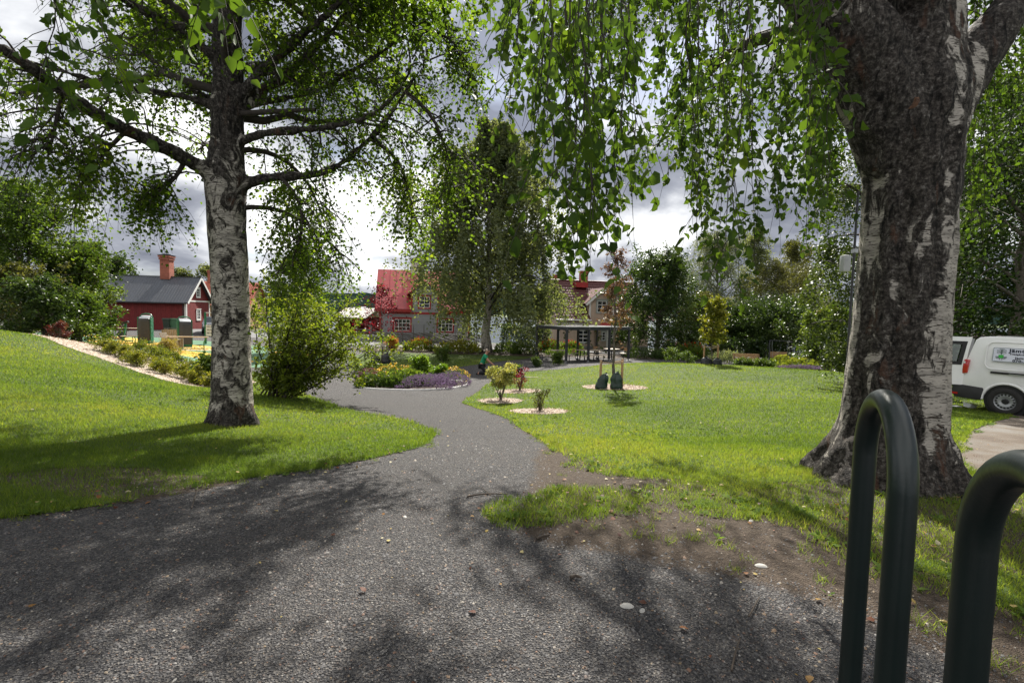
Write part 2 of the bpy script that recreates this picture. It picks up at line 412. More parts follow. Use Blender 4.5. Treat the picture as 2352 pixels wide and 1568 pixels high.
PLAY = smooth_poly([(-17.4, 24.0), (-14.0, 25.0), (-11.5, 28), (-12, 33), (-17, 36.5), (-25, 38.6), (-33, 37.2), (-34.5, 33), (-29, 28.6), (-23, 26.4)])
ROADP = [(-70, 47.5), (-40, 44.4), (-26, 42.6), (-12, 40.6), (-4, 39.7), (4, 39.4), (12, 39.6), (25, 41), (60, 46), (60, 50), (25, 45), (12, 43.4), (4, 43.0), (-4, 43.4), (-9, 44), (-9.2, 48), (-14.5, 49), (-14.5, 45), (-26, 46.5), (-40, 48.5), (-70, 52)]
ISLE = smooth_poly(px(('w', -1, 34.5), ('w', 4, 35), ('w', 12, 35.5), ('w', 12, 39.3), ('w', 4, 39.1), ('w', -4, 39.4), ('w', -12, 40.3), ('w', -14, 38), ('w', -8, 36.2)), 1)
def chip_area(ox, oy, rx, ry):
    h = hit(ox, oy); return disc((h.x, h.y), ry, 30, rx / ry)
MULCH = {
    'bags': chip_area(1412, 890, 1.12, 0.95), 'variegated': chip_area(1150, 921, 0.62, 0.62), 'redshrub': chip_area(1192, 899, 0.75, 0.6), 'sparse': chip_area(1237, 945, 0.72, 0.52),
}
SLOPE = smooth_poly(px((92, 773), (150, 797), (240, 826), (330, 858), (400, 880), (480, 893), ('w', -8.0, 14.6), ('w', -8.6, 16.2), ('w', -11, 17.4), ('w', -14, 19.2), ('w', -17.5, 21.0), ('w', -22, 22.5), ('w', -24, 21)), 1)
ISLE_CHIP = smooth_poly(px((380, 806), (425, 797), (500, 798), (560, 802), (500, 806), (420, 804)), 1)
CHIP_ROAD = smooth_poly(px((830, 803), (870, 799), (950, 801), (1000, 805), (950, 808), (870, 807)), 1)

def in_any(x, y, polys, noise=0.0, ns=2.0):
    f = np.full(x.shape, 1e9)
    for p in polys: f = np.minimum(f, sd_poly(x, y, p))
    if noise: f = f + noise * 2 * vnoise(x + 31, y + 17, ns, 4)
    return f
# materials of the ground
def ground_material(kind):
    m, nt, N, L = new_mat(kind); out = N('ShaderNodeOutputMaterial'); b = N('ShaderNodeBsdfPrincipled'); L(b.outputs[0], out.inputs[0])
    tc = N('ShaderNodeTexCoord'); v = tc.outputs['Object']; b.inputs['Roughness'].default_value = 0.85; b.inputs['Specular IOR Level'].default_value = 0.25
    if kind == 'gravel':
        vo = N('ShaderNodeTexVoronoi'); vo.inputs['Scale'].default_value = 112; L(v, vo.inputs['Vector'])
        r = ramp(N, L, vo.outputs['Color'], [(0.0, (.012, .012, .014)), (0.35, (.034, .034, .037)), (0.6, (.07, .069, .072)), (0.78, (.11, .10, .09)), (1.0, (.24, .23, .22))])
        n = tex_noise(N, L, v, 1.1, 5, 0.6); f = mrange(N, L, n.outputs['Fac'], 0.35, 0.7, 0.0, 0.28)
        c = mixc(N, L, f, r.outputs[0], (.07, .062, .056))
        n2 = tex_noise(N, L, v, 40, 3); c = mixc(N, L, mrange(N, L, n2.outputs['Fac'], 0.62, 0.72, 0, 0.6), c, (.10, .06, .04))
        at = N('ShaderNodeAttribute'); at.attribute_name = 'soil'; n4 = tex_noise(N, L, v, 3.2, 9, 0.78); sm = N('ShaderNodeMath'); L(at.outputs['Fac'], sm.inputs[0]); L(n4.outputs['Fac'], sm.inputs[1])
        n5 = tex_noise(N, L, v, 30, 5, 0.7); so = ramp(N, L, n5.outputs['Fac'], [(0.3, (.03, .02, .014)), (0.5, (.07, .05, .034)), (0.75, (.11, .083, .06))])
        c = mixc(N, L, mrange(N, L, sm.outputs[0], 0.82, 1.12, 0, 0.92), c, so.outputs[0])
        L(c, b.inputs['Base Color']); L(bumpn(N, L, vo.outputs['Distance'], 1.0, 0.018), b.inputs['Normal'])
    elif kind == 'lawn':
        n = tex_noise(N, L, v, 0.45, 6, 0.6); n2 = tex_noise(N, L, v, 14, 6, 0.7); n3 = tex_noise(N, L, v, 70, 3, 0.6)
        r = ramp(N, L, n.outputs['Fac'], [(0.3, (.05, .085, .012)), (0.55, (.07, .105, .014)), (0.75, (.095, .11, .02))])
        c = mixc(N, L, mrange(N, L, n2.outputs['Fac'], 0.35, 0.75, 0, 0.75), r.outputs[0], (.028, .05, .009))
        c = mixc(N, L, mrange(N, L, n3.outputs['Fac'], 0.58, 0.75, 0, 0.5), c, (.12, .135, .03))
        L(c, b.inputs['Base Color']); ad = N('ShaderNodeMath'); L(n2.outputs['Fac'], ad.inputs[0]); L(n3.outputs['Fac'], ad.inputs[1])
        L(bumpn(N, L, ad.outputs[0], 0.9, 0.05), b.inputs['Normal'])
    elif kind == 'soil':
        n = tex_noise(N, L, v, 3.0, 6, 0.65); n2 = tex_noise(N, L, v, 60, 5, 0.7)
        r = ramp(N, L, n.outputs['Fac'], [(0.3, (.04, .028, .019)), (0.6, (.075, .055, .038)), (0.75, (.11, .085, .06))])
        c = mixc(N, L, mrange(N, L, n2.outputs['Fac'], 0.45, 0.7, 0, 0.7), r.outputs[0], (.025, .018, .012))
        L(c, b.inputs['Base Color']); L(bumpn(N, L, n2.outputs['Fac'], 0.9, 0.02), b.inputs['Normal'])
    elif kind == 'chips':
        vo = N('ShaderNodeTexVoronoi'); vo.inputs['Scale'].default_value = 38; L(v, vo.inputs['Vector'])
        r = ramp(N, L, vo.outputs['Color'], [(0.0, (.14, .09, .06)), (0.5, (.32, .265, .21)), (1.0, (.52, .46, .385))])
        L(r.outputs[0], b.inputs['Base Color']); L(bumpn(N, L, vo.outputs['Distance'], 1.0, 0.02), b.inputs['Normal'])
    elif kind == 'asphalt':
        n = tex_noise(N, L, v, 0.6, 6, 0.6); n2 = tex_noise(N, L, v, 60, 3)
        r = ramp(N, L, n.outputs['Fac'], [(0.3, (.10, .10, .104)), (0.7, (.14, .138, .14))])
        c = mixc(N, L, mrange(N, L, n2.outputs['Fac'], 0.5, 0.7, 0, 0.4), r.outputs[0], (.09, .09, .095)); L(c, b.inputs['Base Color'])
    elif kind == 'parking':
        vo = N('ShaderNodeTexVoronoi'); vo.inputs['Scale'].default_value = 60; L(v, vo.inputs['Vector'])
        n = tex_noise(N, L, v, 1.2, 6, 0.65)
        r = ramp(N, L, n.outputs['Fac'], [(0.36, (.15, .14, .125)), (0.52, (.11, .085, .062)), (0.66, (.06, .04, .028))])
        c = mixc(N, L, mrange(N, L, vo.outputs['Distance'], 0.2, 0.7, 0.0, 0.5), r.outputs[0], (.08, .07, .06))
        L(c, b.inputs['Base Color']); L(bumpn(N, L, vo.outputs['Distance'], 0.6, 0.012), b.inputs['Normal'])
    elif kind == 'meadow':
        n = tex_noise(N, L, v, 0.3, 6, 0.6)
        r = ramp(N, L, n.outputs['Fac'], [(0.3, (.035, .06, .012)), (0.7, (.07, .095, .022))]); L(r.outputs[0], b.inputs['Base Color'])
    elif kind in ('rubber_green', 'rubber_yellow'):
        n = tex_noise(N, L, v, 0.8, 5); n2 = tex_noise(N, L, v, 120, 2)
        r = ramp(N, L, n.outputs['Fac'], [(0.3, (.06, .13, .075) if 'green' in kind else (.42, .24, .03)), (0.7, (.085, .165, .10) if 'green' in kind else (.52, .31, .045))])
        L(r.outputs[0], b.inputs['Base Color']); L(bumpn(N, L, n2.outputs['Fac'], 0.4, 0.006), b.inputs['Normal'])
    return m
GM = {k: ground_material(k) for k in ('gravel', 'lawn', 'soil', 'chips', 'asphalt', 'parking', 'meadow', 'rubber_green', 'rubber_yellow')}
_ys = np.concatenate([np.arange(-4, 1.4, 0.4), rows(1.5, 60, 0.06, 0.0155)])
GV, GT = grid(_ys, 270, lambda y: np.maximum(np.abs(y), 2.5) * 1.28 + 3.5)
GZ = G(GV[:, 0], GV[:, 1])
def sheet(name, field, lift, mat, label=None, kind='structure'):
    V, T = clip(np.concatenate([GV, GZ[:, None]], 1), GT, field)
    V[:, 2] += lift
    o = mesh_np(name, V, T, GM[mat], smooth=True); tag(o, label, kind=kind); return o
LAWNS = [LAWN_L, LAWN_R, LAWN_T, LAWN_C, LAWN_P]
def lawn_field(x, y):
    n = 0.075 * 2 * vnoise(x + 31, y + 17, 1.7, 4)
    fr = np.minimum(sd_poly(x, y, LAWN_R), 9) ; near = np.clip((7.5 - y) / 3, 0, 1) * np.clip((x + 0.5) / 1.5, 0, 1)
    n2 = near * (0.8 * 2 * vnoise(x + 3, y + 8, 1.5, 5) + 0.1)
    return np.minimum.reduce([sd_poly(x, y, LAWN_L) + n, fr + n + n2, sd_poly(x, y, LAWN_T) + n + 0.35 * vnoise(x, y, 2.5, 3), sd_poly(x, y, LAWN_C) + 0.3 * n, sd_poly(x, y, LAWN_P) + 0.3 * n])
_x, _y = GV[:, 0], GV[:, 1]
def trunk_soil(x, y):
    return np.minimum(np.hypot((x - 3.7) / 1.25, y - 3.75) - 1.15, np.hypot((x + 3.7) / 1.5, (y - 4.1) / .5) - .8) + .55 * vnoise(x + 9, y + 4, 1.8, 4) * 2
_under = lambda: np.maximum(_y - 50, np.minimum(-1.0 - lawn_field(_x, _y), trunk_soil(_x, _y) - .4))
gp = sheet('gravel_path', _under(), 0.0, 'gravel', 'dark grey gravel path winding through the park')
_co = np.empty(len(gp.data.vertices) * 3, np.float32); gp.data.vertices.foreach_get('co', _co); _co = _co.reshape(-1, 3)
def soil_field(x, y):
    d = np.minimum(sd_poly(x, y, DIRT), sd_poly(x, y, LAWN_R) + .02); d2 = sd_poly(x, y, LAWN_L); near = np.clip((9 - y) / 3, 0, 1)
    d3 = sd_poly(x, y, LAWN_R)
    return np.maximum.reduce([np.clip(.62 - d / .35, 0, 1), np.clip(.8 - (d3 + .1) / .4, 0, 1) * (y < 9), np.clip(.75 - trunk_soil(x, y) / .5, 0, 1) * np.clip(1 - (lawn_field(x, y) - .02) / .2, 0, 1), np.clip(.45 - d2 / .3, 0, .5) * near])
_a = gp.data.attributes.new('soil', 'FLOAT', 'POINT'); _a.data.foreach_set('value', soil_field(_co[:, 0].astype(float), _co[:, 1].astype(float)).astype(np.float32))
LF = lawn_field(_x, _y)
_near = np.clip((8.5 - _y) / 3, 0, 1) * np.clip((_x + 0.5) / 1.0, 0, 1)
sheet('lawn', np.maximum(LF + .38 * _near, -trunk_soil(_x, _y)), 0.005, 'lawn', 'mown green lawn on both sides of the gravel path')
sheet('parking_ground', in_any(_x, _y, [PARK], 0.12, 1.0), 0.008, 'parking', 'pale trodden gravel parking ground under the white van')
sheet('play_surface', in_any(_x, _y, [PLAY]), 0.012, 'rubber_green', 'green rubber safety surface of the outdoor gym')
_yel = [disc((-24.2, 32.5), 2.9, 40, 1.35), disc((-19.0, 27.6), 1.9, 40, 2.1), disc((-14.0, 34.3), 1.3, 40, 2.4), disc((-29.5, 35.6), 1.1, 40, 2.6)]
sheet('play_marking', np.maximum(in_any(_x, _y, _yel), in_any(_x, _y, [PLAY]) + 0.05), 0.016, 'rubber_yellow', 'yellow rounded fields in the green rubber surface')
sheet('road', in_any(_x, _y, [ROADP]), 0.012, 'asphalt', 'grey asphalt street in front of the houses')
sheet('planting_strip', in_any(_x, _y, [ISLE]), 0.020, 'soil', 'dark planting strip between lawn and street')
_chips = list(MULCH.values()) + [SLOPE, ISLE_CHIP, CHIP_ROAD]
def chip_field(x, y): return in_any(x, y, _chips, 0.06, 3.0)
sheet('wood_chip_mulch', chip_field(_x, _y), 0.014, 'chips', 'pale wood chip mulch round the young plants')
# land out to the lake
_yf = np.concatenate([np.arange(46, 60, 1.5), np.geomspace(60, 138, 24)])
V, T = grid(_yf, 90, lambda y: y * 2.2 + 10)
mesh_np('far_ground', np.concatenate([V, (G(V[:, 0], V[:, 1]) - 0.03)[:, None]], 1), T, GM['meadow'], smooth=True)['kind'] = 'structure'
_ysd = np.arange(-4, 62, 2.0)
for sx, nm in ((-1, 'side_ground'), (1, 'side_ground')):
    inner = np.maximum(np.abs(_ysd), 2.5) * 1.28 + 3.3
    V = []; 
    tt = np.linspace(0, 1, 14)
    X = sx * (inner[:, None] + (160 - inner[:, None]) * tt[None, :]); Yg = np.repeat(_ysd[:, None], 14, 1)
    V = np.stack([X.ravel(), Yg.ravel()], 1); i = (np.arange(len(_ysd) - 1)[:, None] * 14 + np.arange(13)[None, :]).ravel()
    Tq = np.stack([i, i + 1, i + 15, i + 14], 1)
    mesh_np(nm, np.concatenate([V, (G(V[:, 0], V[:, 1]) - 0.02)[:, None]], 1), Tq, GM['meadow'], smooth=True)['kind'] = 'structure'
# ------------------------------------------------------------------ vegetation tools
def unit(v): return v / (np.linalg.norm(v, axis=-1, keepdims=True) + 1e-9)
def polylines(s, d, ln, droop=0.3, m=6, wob=0.05, r=rng):
    """n curved shoots: start, direction, length, droop -> (n,m,3)"""
    n = len(s); t = np.linspace(0, 1, m)[None, :, None]; ln = np.broadcast_to(np.asarray(ln, float), (n,))[:, None, None]
    droop = np.broadcast_to(np.asarray(droop, float), (n,))[:, None, None]
    p = s[:, None, :] + d[:, None, :] * ln * t
    p = p + np.array([0, 0, -1.0]) * droop * ln * t ** 2
    w = np.cumsum(r.normal(0, 1, (n, m, 3)), 1) * wob * ln / m
    w[:, 0] = 0
    return p + w
def along(PL, k, t0=0.2, t1=1.0, r=rng):
    """k points on each polyline -> positions, tangents, parent index, t"""
    n, m, _ = PL.shape; t = (t0 + (t1 - t0) * (np.arange(k)[None, :] + r.random((n, k))) / k) * (m - 1)
    t = np.clip(t, 0, m - 1.001); i = t.astype(int); f = (t - i)[..., None]; a = np.arange(n)[:, None]
    p = PL[a, i] * (1 - f) + PL[a, i + 1] * f; g = unit(PL[a, i + 1] - PL[a, i])
    return p.reshape(-1, 3), g.reshape(-1, 3), np.repeat(np.arange(n), k), (t / (m - 1)).ravel()
def randdir(n, r=rng): return unit(r.normal(0, 1, (n, 3)))
def tubes_np(PL, r0, r1, sides=4):
    """many polylines -> one tube mesh (V,T)"""
    n, m, _ = PL.shape; tg = unit(np.gradient(PL, axis=1)); up = np.where(np.abs(tg[..., 2:3]) > 0.9, np.array([1., 0, 0]), np.array([0, 0, 1.]))
    x = unit(np.cross(tg, up)); y = np.cross(tg, x); rr = (np.broadcast_to(np.asarray(r0, float), (n,))[:, None] * (1 - np.linspace(0, 1, m)) + np.broadcast_to(np.asarray(r1, float), (n,))[:, None] * np.linspace(0, 1, m))[..., None]
    V = np.stack([PL + (x * math.cos(2 * math.pi * k / sides) + y * math.sin(2 * math.pi * k / sides)) * rr for k in range(sides)], 2)
    b = (np.arange(n)[:, None, None] * m * sides + np.arange(m - 1)[None, :, None] * sides)
    k = np.arange(sides)[None, None, :]; k2 = (k + 1) % sides
    Q = np.stack([b + k, b + k2, b + sides + k2, b + sides + k], -1).reshape(-1, 4)
    return V.reshape(-1, 3), Q
def cat_mesh(parts):
    Vs, Ts, o = [], [], 0
    for V, T in parts: Vs.append(V); Ts.append(T + o); o += len(V)
    return np.concatenate(Vs), np.concatenate(Ts)
_LEAF = {
    'birch': (np.array([[0, 0, 0], [.26, -.36, .07], [.26, .36, .07], [.58, -.3, .06], [.58, .3, .06], [1, 0, -.06]]), np.array([[0, 1, 2], [1, 3, 2], [2, 3, 4], [3, 5, 4]])),
    'oval': (np.array([[0, 0, 0], [.45, -.27, .08], [.45, .27, .08], [1, 0, -.05]]), np.array([[0, 1, 2], [1, 3, 2]])),
    'round': (np.array([[0, 0, 0], [.5, -.5, .06], [.5, .5, .06], [1, 0, 0]]), np.array([[0, 1, 2], [1, 3, 2]])),
    'narrow': (np.array([[0, 0, 0], [.45, -.13, .04], [.45, .13, .04], [1, 0, -.08]]), np.array([[0, 1, 2], [1, 3, 2]])),
    'fold': (np.array([[0, 0, 0], [.3, -.35, .12], [.36, 0, 0], [.3, .35, .12], [.68, -.24, .09], [.68, .24, .09], [1, 0, -.12], [.7, 0, -.02]]),
             np.array([[0, 1, 2], [0, 2, 3], [1, 4, 7], [1, 7, 2], [2, 7, 5], [2, 5, 3], [4, 6, 7], [7, 6, 5]])),
}
def leaves_np(pos, d, nrm, size, shape='oval'):
    lv, lt = _LEAF[shape]; d = unit(d); x = unit(np.cross(d, nrm)); z = np.cross(x, d); size = np.broadcast_to(size, (len(pos),))[:, None, None]
    V = pos[:, None, :] + size * (lv[None, :, 0:1] * d[:, None, :] + lv[None, :, 1:2] * x[:, None, :] + lv[None, :, 2:3] * z[:, None, :])
    T = (np.arange(len(pos))[:, None, None] * len(lv) + lt[None]).reshape(-1, 3)
    return V.reshape(-1, 3), T, len(lt)
def leaf_obj(name, mat, parent, pos, d, nrm, size, rnd, shape='oval', kind=None):
    V, T, k = leaves_np(pos, d, nrm, size, shape)
    o = mesh_np(name, V, T, mat, parent, smooth=False, attrs={'rnd': ('FACE', np.repeat(np.clip(rnd, 0, 1), k))})
    if kind: o['kind'] = kind
    return o
def leaf_bits(n, hang=0.5, r=rng):
    d = randdir(n, r); d[:, 2] = d[:, 2] * (1 - hang) - hang; return unit(d), randdir(n, r)

def bark_birch(name, white=(.36, .33, .285)):
    m, nt, N, L = new_mat(name); out = N('ShaderNodeOutputMaterial'); b = N('ShaderNodeBsdfPrincipled'); L(b.outputs[0], out.inputs[0])
    tc = N('ShaderNodeTexCoord'); v = tc.outputs['Object']
    at = N('ShaderNodeAttribute'); at.attribute_name = 'dark'
    l1 = tex_noise(N, L, scaled(N, L, v, (13, 13, 95)), 1.0, 5, 0.65, 0.4); l2 = tex_noise(N, L, scaled(N, L, v, (3.5, 3.5, 30)), 1.0, 4, 0.65, 0.8)
    dash = mrange(N, L, l1.outputs['Fac'], 0.565, 0.61); band = mrange(N, L, l2.outputs['Fac'], 0.62, 0.66)
    big = tex_noise(N, L, scaled(N, L, v, (5, 5, 3.4)), 1.0, 9, 0.68, 1.2)
    ad = N('ShaderNodeMath'); L(big.outputs['Fac'], ad.inputs[0]); L(at.outputs['Fac'], ad.inputs[1])
    patch = mrange(N, L, ad.outputs[0], 0.63, 0.69)
    fine = tex_noise(N, L, v, 26, 9, 0.74); crack = tex_noise(N, L, scaled(N, L, v, (16, 16, 4.5)), 1.0, 6, 0.65, 1.0)
    wn = tex_noise(N, L, scaled(N, L, v, (3, 3, 12)), 1.0, 5, 0.6)
    wr = ramp(N, L, wn.outputs['Fac'], [(0.3, tuple(x * .5 for x in white)), (0.5, white), (0.7, tuple(min(1, x * 1.25) for x in white))])
    mx = N('ShaderNodeMath'); mx.operation = 'MAXIMUM'; L(dash, mx.inputs[0]); L(band, mx.inputs[1])
    c = mixc(N, L, mx.outputs[0], wr.outputs[0], (.04, .031, .025))
    dr = ramp(N, L, fine.outputs['Fac'], [(0.34, (.008, .007, .006)), (0.46, (.032, .027, .023)), (0.56, (.085, .074, .064)), (0.68, (.21, .2, .185))])
    ck = mrange(N, L, crack.outputs['Fac'], 0.36, 0.52, 0.12, 1.0); cv = N('ShaderNodeVectorMath'); cv.operation = 'SCALE'; L(dr.outputs[0], cv.inputs[0]); L(ck, cv.inputs['Scale'])
    red = tex_noise(N, L, scaled(N, L, v, (6, 6, 1.6)), 1.0, 4, 0.6, 0.5); dcol = mixc(N, L, mrange(N, L, red.outputs['Fac'], 0.60, 0.68, 0, 0.55), cv.outputs[0], (.11, .055, .034))
    c = mixc(N, L, patch, c, dcol); L(c, b.inputs['Base Color']); b.inputs['Roughness'].default_value = 0.8; b.inputs['Specular IOR Level'].default_value = 0.2
    cf = N('ShaderNodeMath'); cf.operation = 'ADD'; L(fine.outputs['Fac'], cf.inputs[0]); L(crack.outputs['Fac'], cf.inputs[1])
    h = N('ShaderNodeMath'); h.operation = 'MULTIPLY_ADD'; L(cf.outputs[0], h.inputs[0]); L(patch, h.inputs[1])
    sb = N('ShaderNodeMath'); sb.operation = 'MULTIPLY'; L(mx.outputs[0], sb.inputs[0]); sb.inputs[1].default_value = -0.25; L(sb.outputs[0], h.inputs[2])
    L(bumpn(N, L, h.outputs[0], 0.9, 0.03), b.inputs['Normal']); return m
BARK_W = bark_birch('birch_bark'); BARK_R = bark_birch('old_birch_bark', (.30, .275, .24))
TWIG = plain('dark_twig_bark', (.035, .028, .022), 0.85, 0.4, 20, 0.6, 40)
BARK_G = plain('grey_brown_bark', (.10, .085, .07), 0.85, 0.4, 12, 0.8, 40)
LM = {
    'birch_l': leaf_mat('left_birch_leaf', [(.026, .046, .009), (.044, .072, .011), (.070, .104, .014), (.12, .135, .018)], 0.55, 0.55, tcol=(1.1, 1.15, .42), tboost=2.5, spec=.12),
    'birch_r': leaf_mat('near_birch_leaf', [(.022, .045, .010), (.036, .068, .012), (.052, .092, .015), (.085, .125, .02)], 0.42, 0.6, tboost=1.7, spec=0.1),
    'birch_m': leaf_mat('grey_green_birch_leaf', [(.048, .064, .034), (.077, .096, .050), (.11, .132, .07), (.16, .18, .10)], 0.45, 0.6, spec=.1),
    'deep': leaf_mat('deep_green_leaf', [(.015, .030, .009), (.027, .050, .013), (.042, .072, .018), (.075, .105, .03)], 0.35, 0.4),
    'mid': leaf_mat('mid_green_leaf', [(.025, .048, .010), (.043, .075, .014), (.066, .105, .02), (.11, .145, .032)], 0.45, 0.4),
    'yellowgreen': leaf_mat('yellow_green_leaf', [(.065, .08, .011), (.10, .12, .016), (.15, .155, .024), (.20, .18, .035)], 0.45, 0.5),
    'willow': leaf_mat('silver_willow_leaf', [(.055, .07, .045), (.08, .10, .066), (.115, .135, .095), (.16, .18, .13)], 0.35, 0.5),
    'olive': leaf_mat('olive_leaf', [(.033, .038, .013), (.053, .058, .018), (.075, .08, .026), (.10, .10, .038)], 0.4, 0.5),
    'variegated': leaf_mat('cream_edged_leaf', [(.09, .12, .02), (.16, .18, .045), (.27, .26, .11), (.38, .36, .2)], 0.45, 0.5),
    'red': leaf_mat('crimson_leaf', [(.045, .004, .009), (.085, .008, .014), (.14, .015, .024), (.2, .03, .035)], 0.4, 0.4, tcol=(1.3, .5, .6)),
    'bronze': leaf_mat('bronze_leaf', [(.07, .045, .03), (.11, .07, .045), (.15, .10, .06), (.16, .14, .05)], 0.35, 0.45, tcol=(1.1, .8, .5)),
    'purple': leaf_mat('purple_flower', [(.045, .055, .035), (.095, .08, .095), (.15, .12, .165), (.22, .175, .24)], 0.35, 0.7, tcol=(1.1, .8, 1.2), tboost=1.2),
    'yellowflower': leaf_mat('yellow_flower', [(.45, .26, .01), (.6, .38, .015), (.7, .48, .03)], 0.25, 0.6, tcol=(1, .9, .3), tboost=1.1),
    'redflower': leaf_mat('orange_red_flower', [(.35, .015, .01), (.5, .025, .012), (.6, .05, .02)], 0.3, 0.6, tcol=(1.1, .4, .3), tboost=1.2),
    'pink': leaf_mat('pink_flower', [(.5, .2, .25), (.65, .34, .38), (.75, .5, .5)], 0.3, 0.6, tcol=(1, .8, .85), tboost=1.1),
    'orangeleaf': leaf_mat('orange_leaf', [(.3, .14, .02), (.4, .2, .03), (.34, .28, .05)], 0.4, 0.5, tcol=(1.1, .8, .4), tboost=1.3),
}
def skin_trunk(name, mat, parent, chains, voxel=0.03, darkfn=None, relief=0.012, smooth=4, rs=1.0, flare=None):
    """tubes of varying radius fused into one surface, roughened like bark"""
    mb = MB()
    for pts, rad in chains: mb.tube(pts, rad, 20)
    me = bpy.data.meshes.new(name); me.from_pydata(mb.v, [], mb.f); tmp = bpy.data.objects.new('tmp', me); COL.objects.link(tmp)
    md = tmp.modifiers.new('r', 'REMESH'); md.mode = 'VOXEL'; md.voxel_size = voxel
    sm = tmp.modifiers.new('s', 'SMOOTH'); sm.factor = 0.5; sm.iterations = smooth
    ev = tmp.evaluated_get(bpy.context.evaluated_depsgraph_get()).to_mesh()
    n = len(ev.vertices); V = np.empty(n * 3, np.float32); ev.vertices.foreach_get('co', V); V = V.reshape(-1, 3)
    NR = np.empty(n * 3, np.float32); ev.vertex_normals.foreach_get('vector', NR); NR = NR.reshape(-1, 3)
    Q = np.array([list(p.vertices) if len(p.vertices) == 4 else list(p.vertices) + [p.vertices[-1]] for p in ev.polygons], np.int32)
    tmp.to_mesh_clear(); bpy.data.objects.remove(tmp)
    if flare is not None: V = flare(V, NR)
    a = np.arctan2(V[:, 1] - V[:, 1].mean(), V[:, 0] - V[:, 0].mean())
    dk = darkfn(V) if darkfn else np.zeros(n)
    rl = vnoise(V[:, 0] * 9 * rs + V[:, 1] * 5 * rs, V[:, 2] * 2.6 * rs + V[:, 1] * 4, 1.0, 4) * 2
    V = V + NR * (rl * relief * (0.35 + 1.6 * np.clip(dk * 3, 0, 1)))[:, None]
    tri = np.concatenate([Q[:, [0, 1, 2]], Q[:, [0, 2, 3]]]); tri = tri[(tri[:, 0] != tri[:, 1]) & (tri[:, 1] != tri[:, 2]) & (tri[:, 0] != tri[:, 2])]
    return mesh_np(name, V, tri, mat, parent, smooth=True, attrs={'dark': ('POINT', dk)})

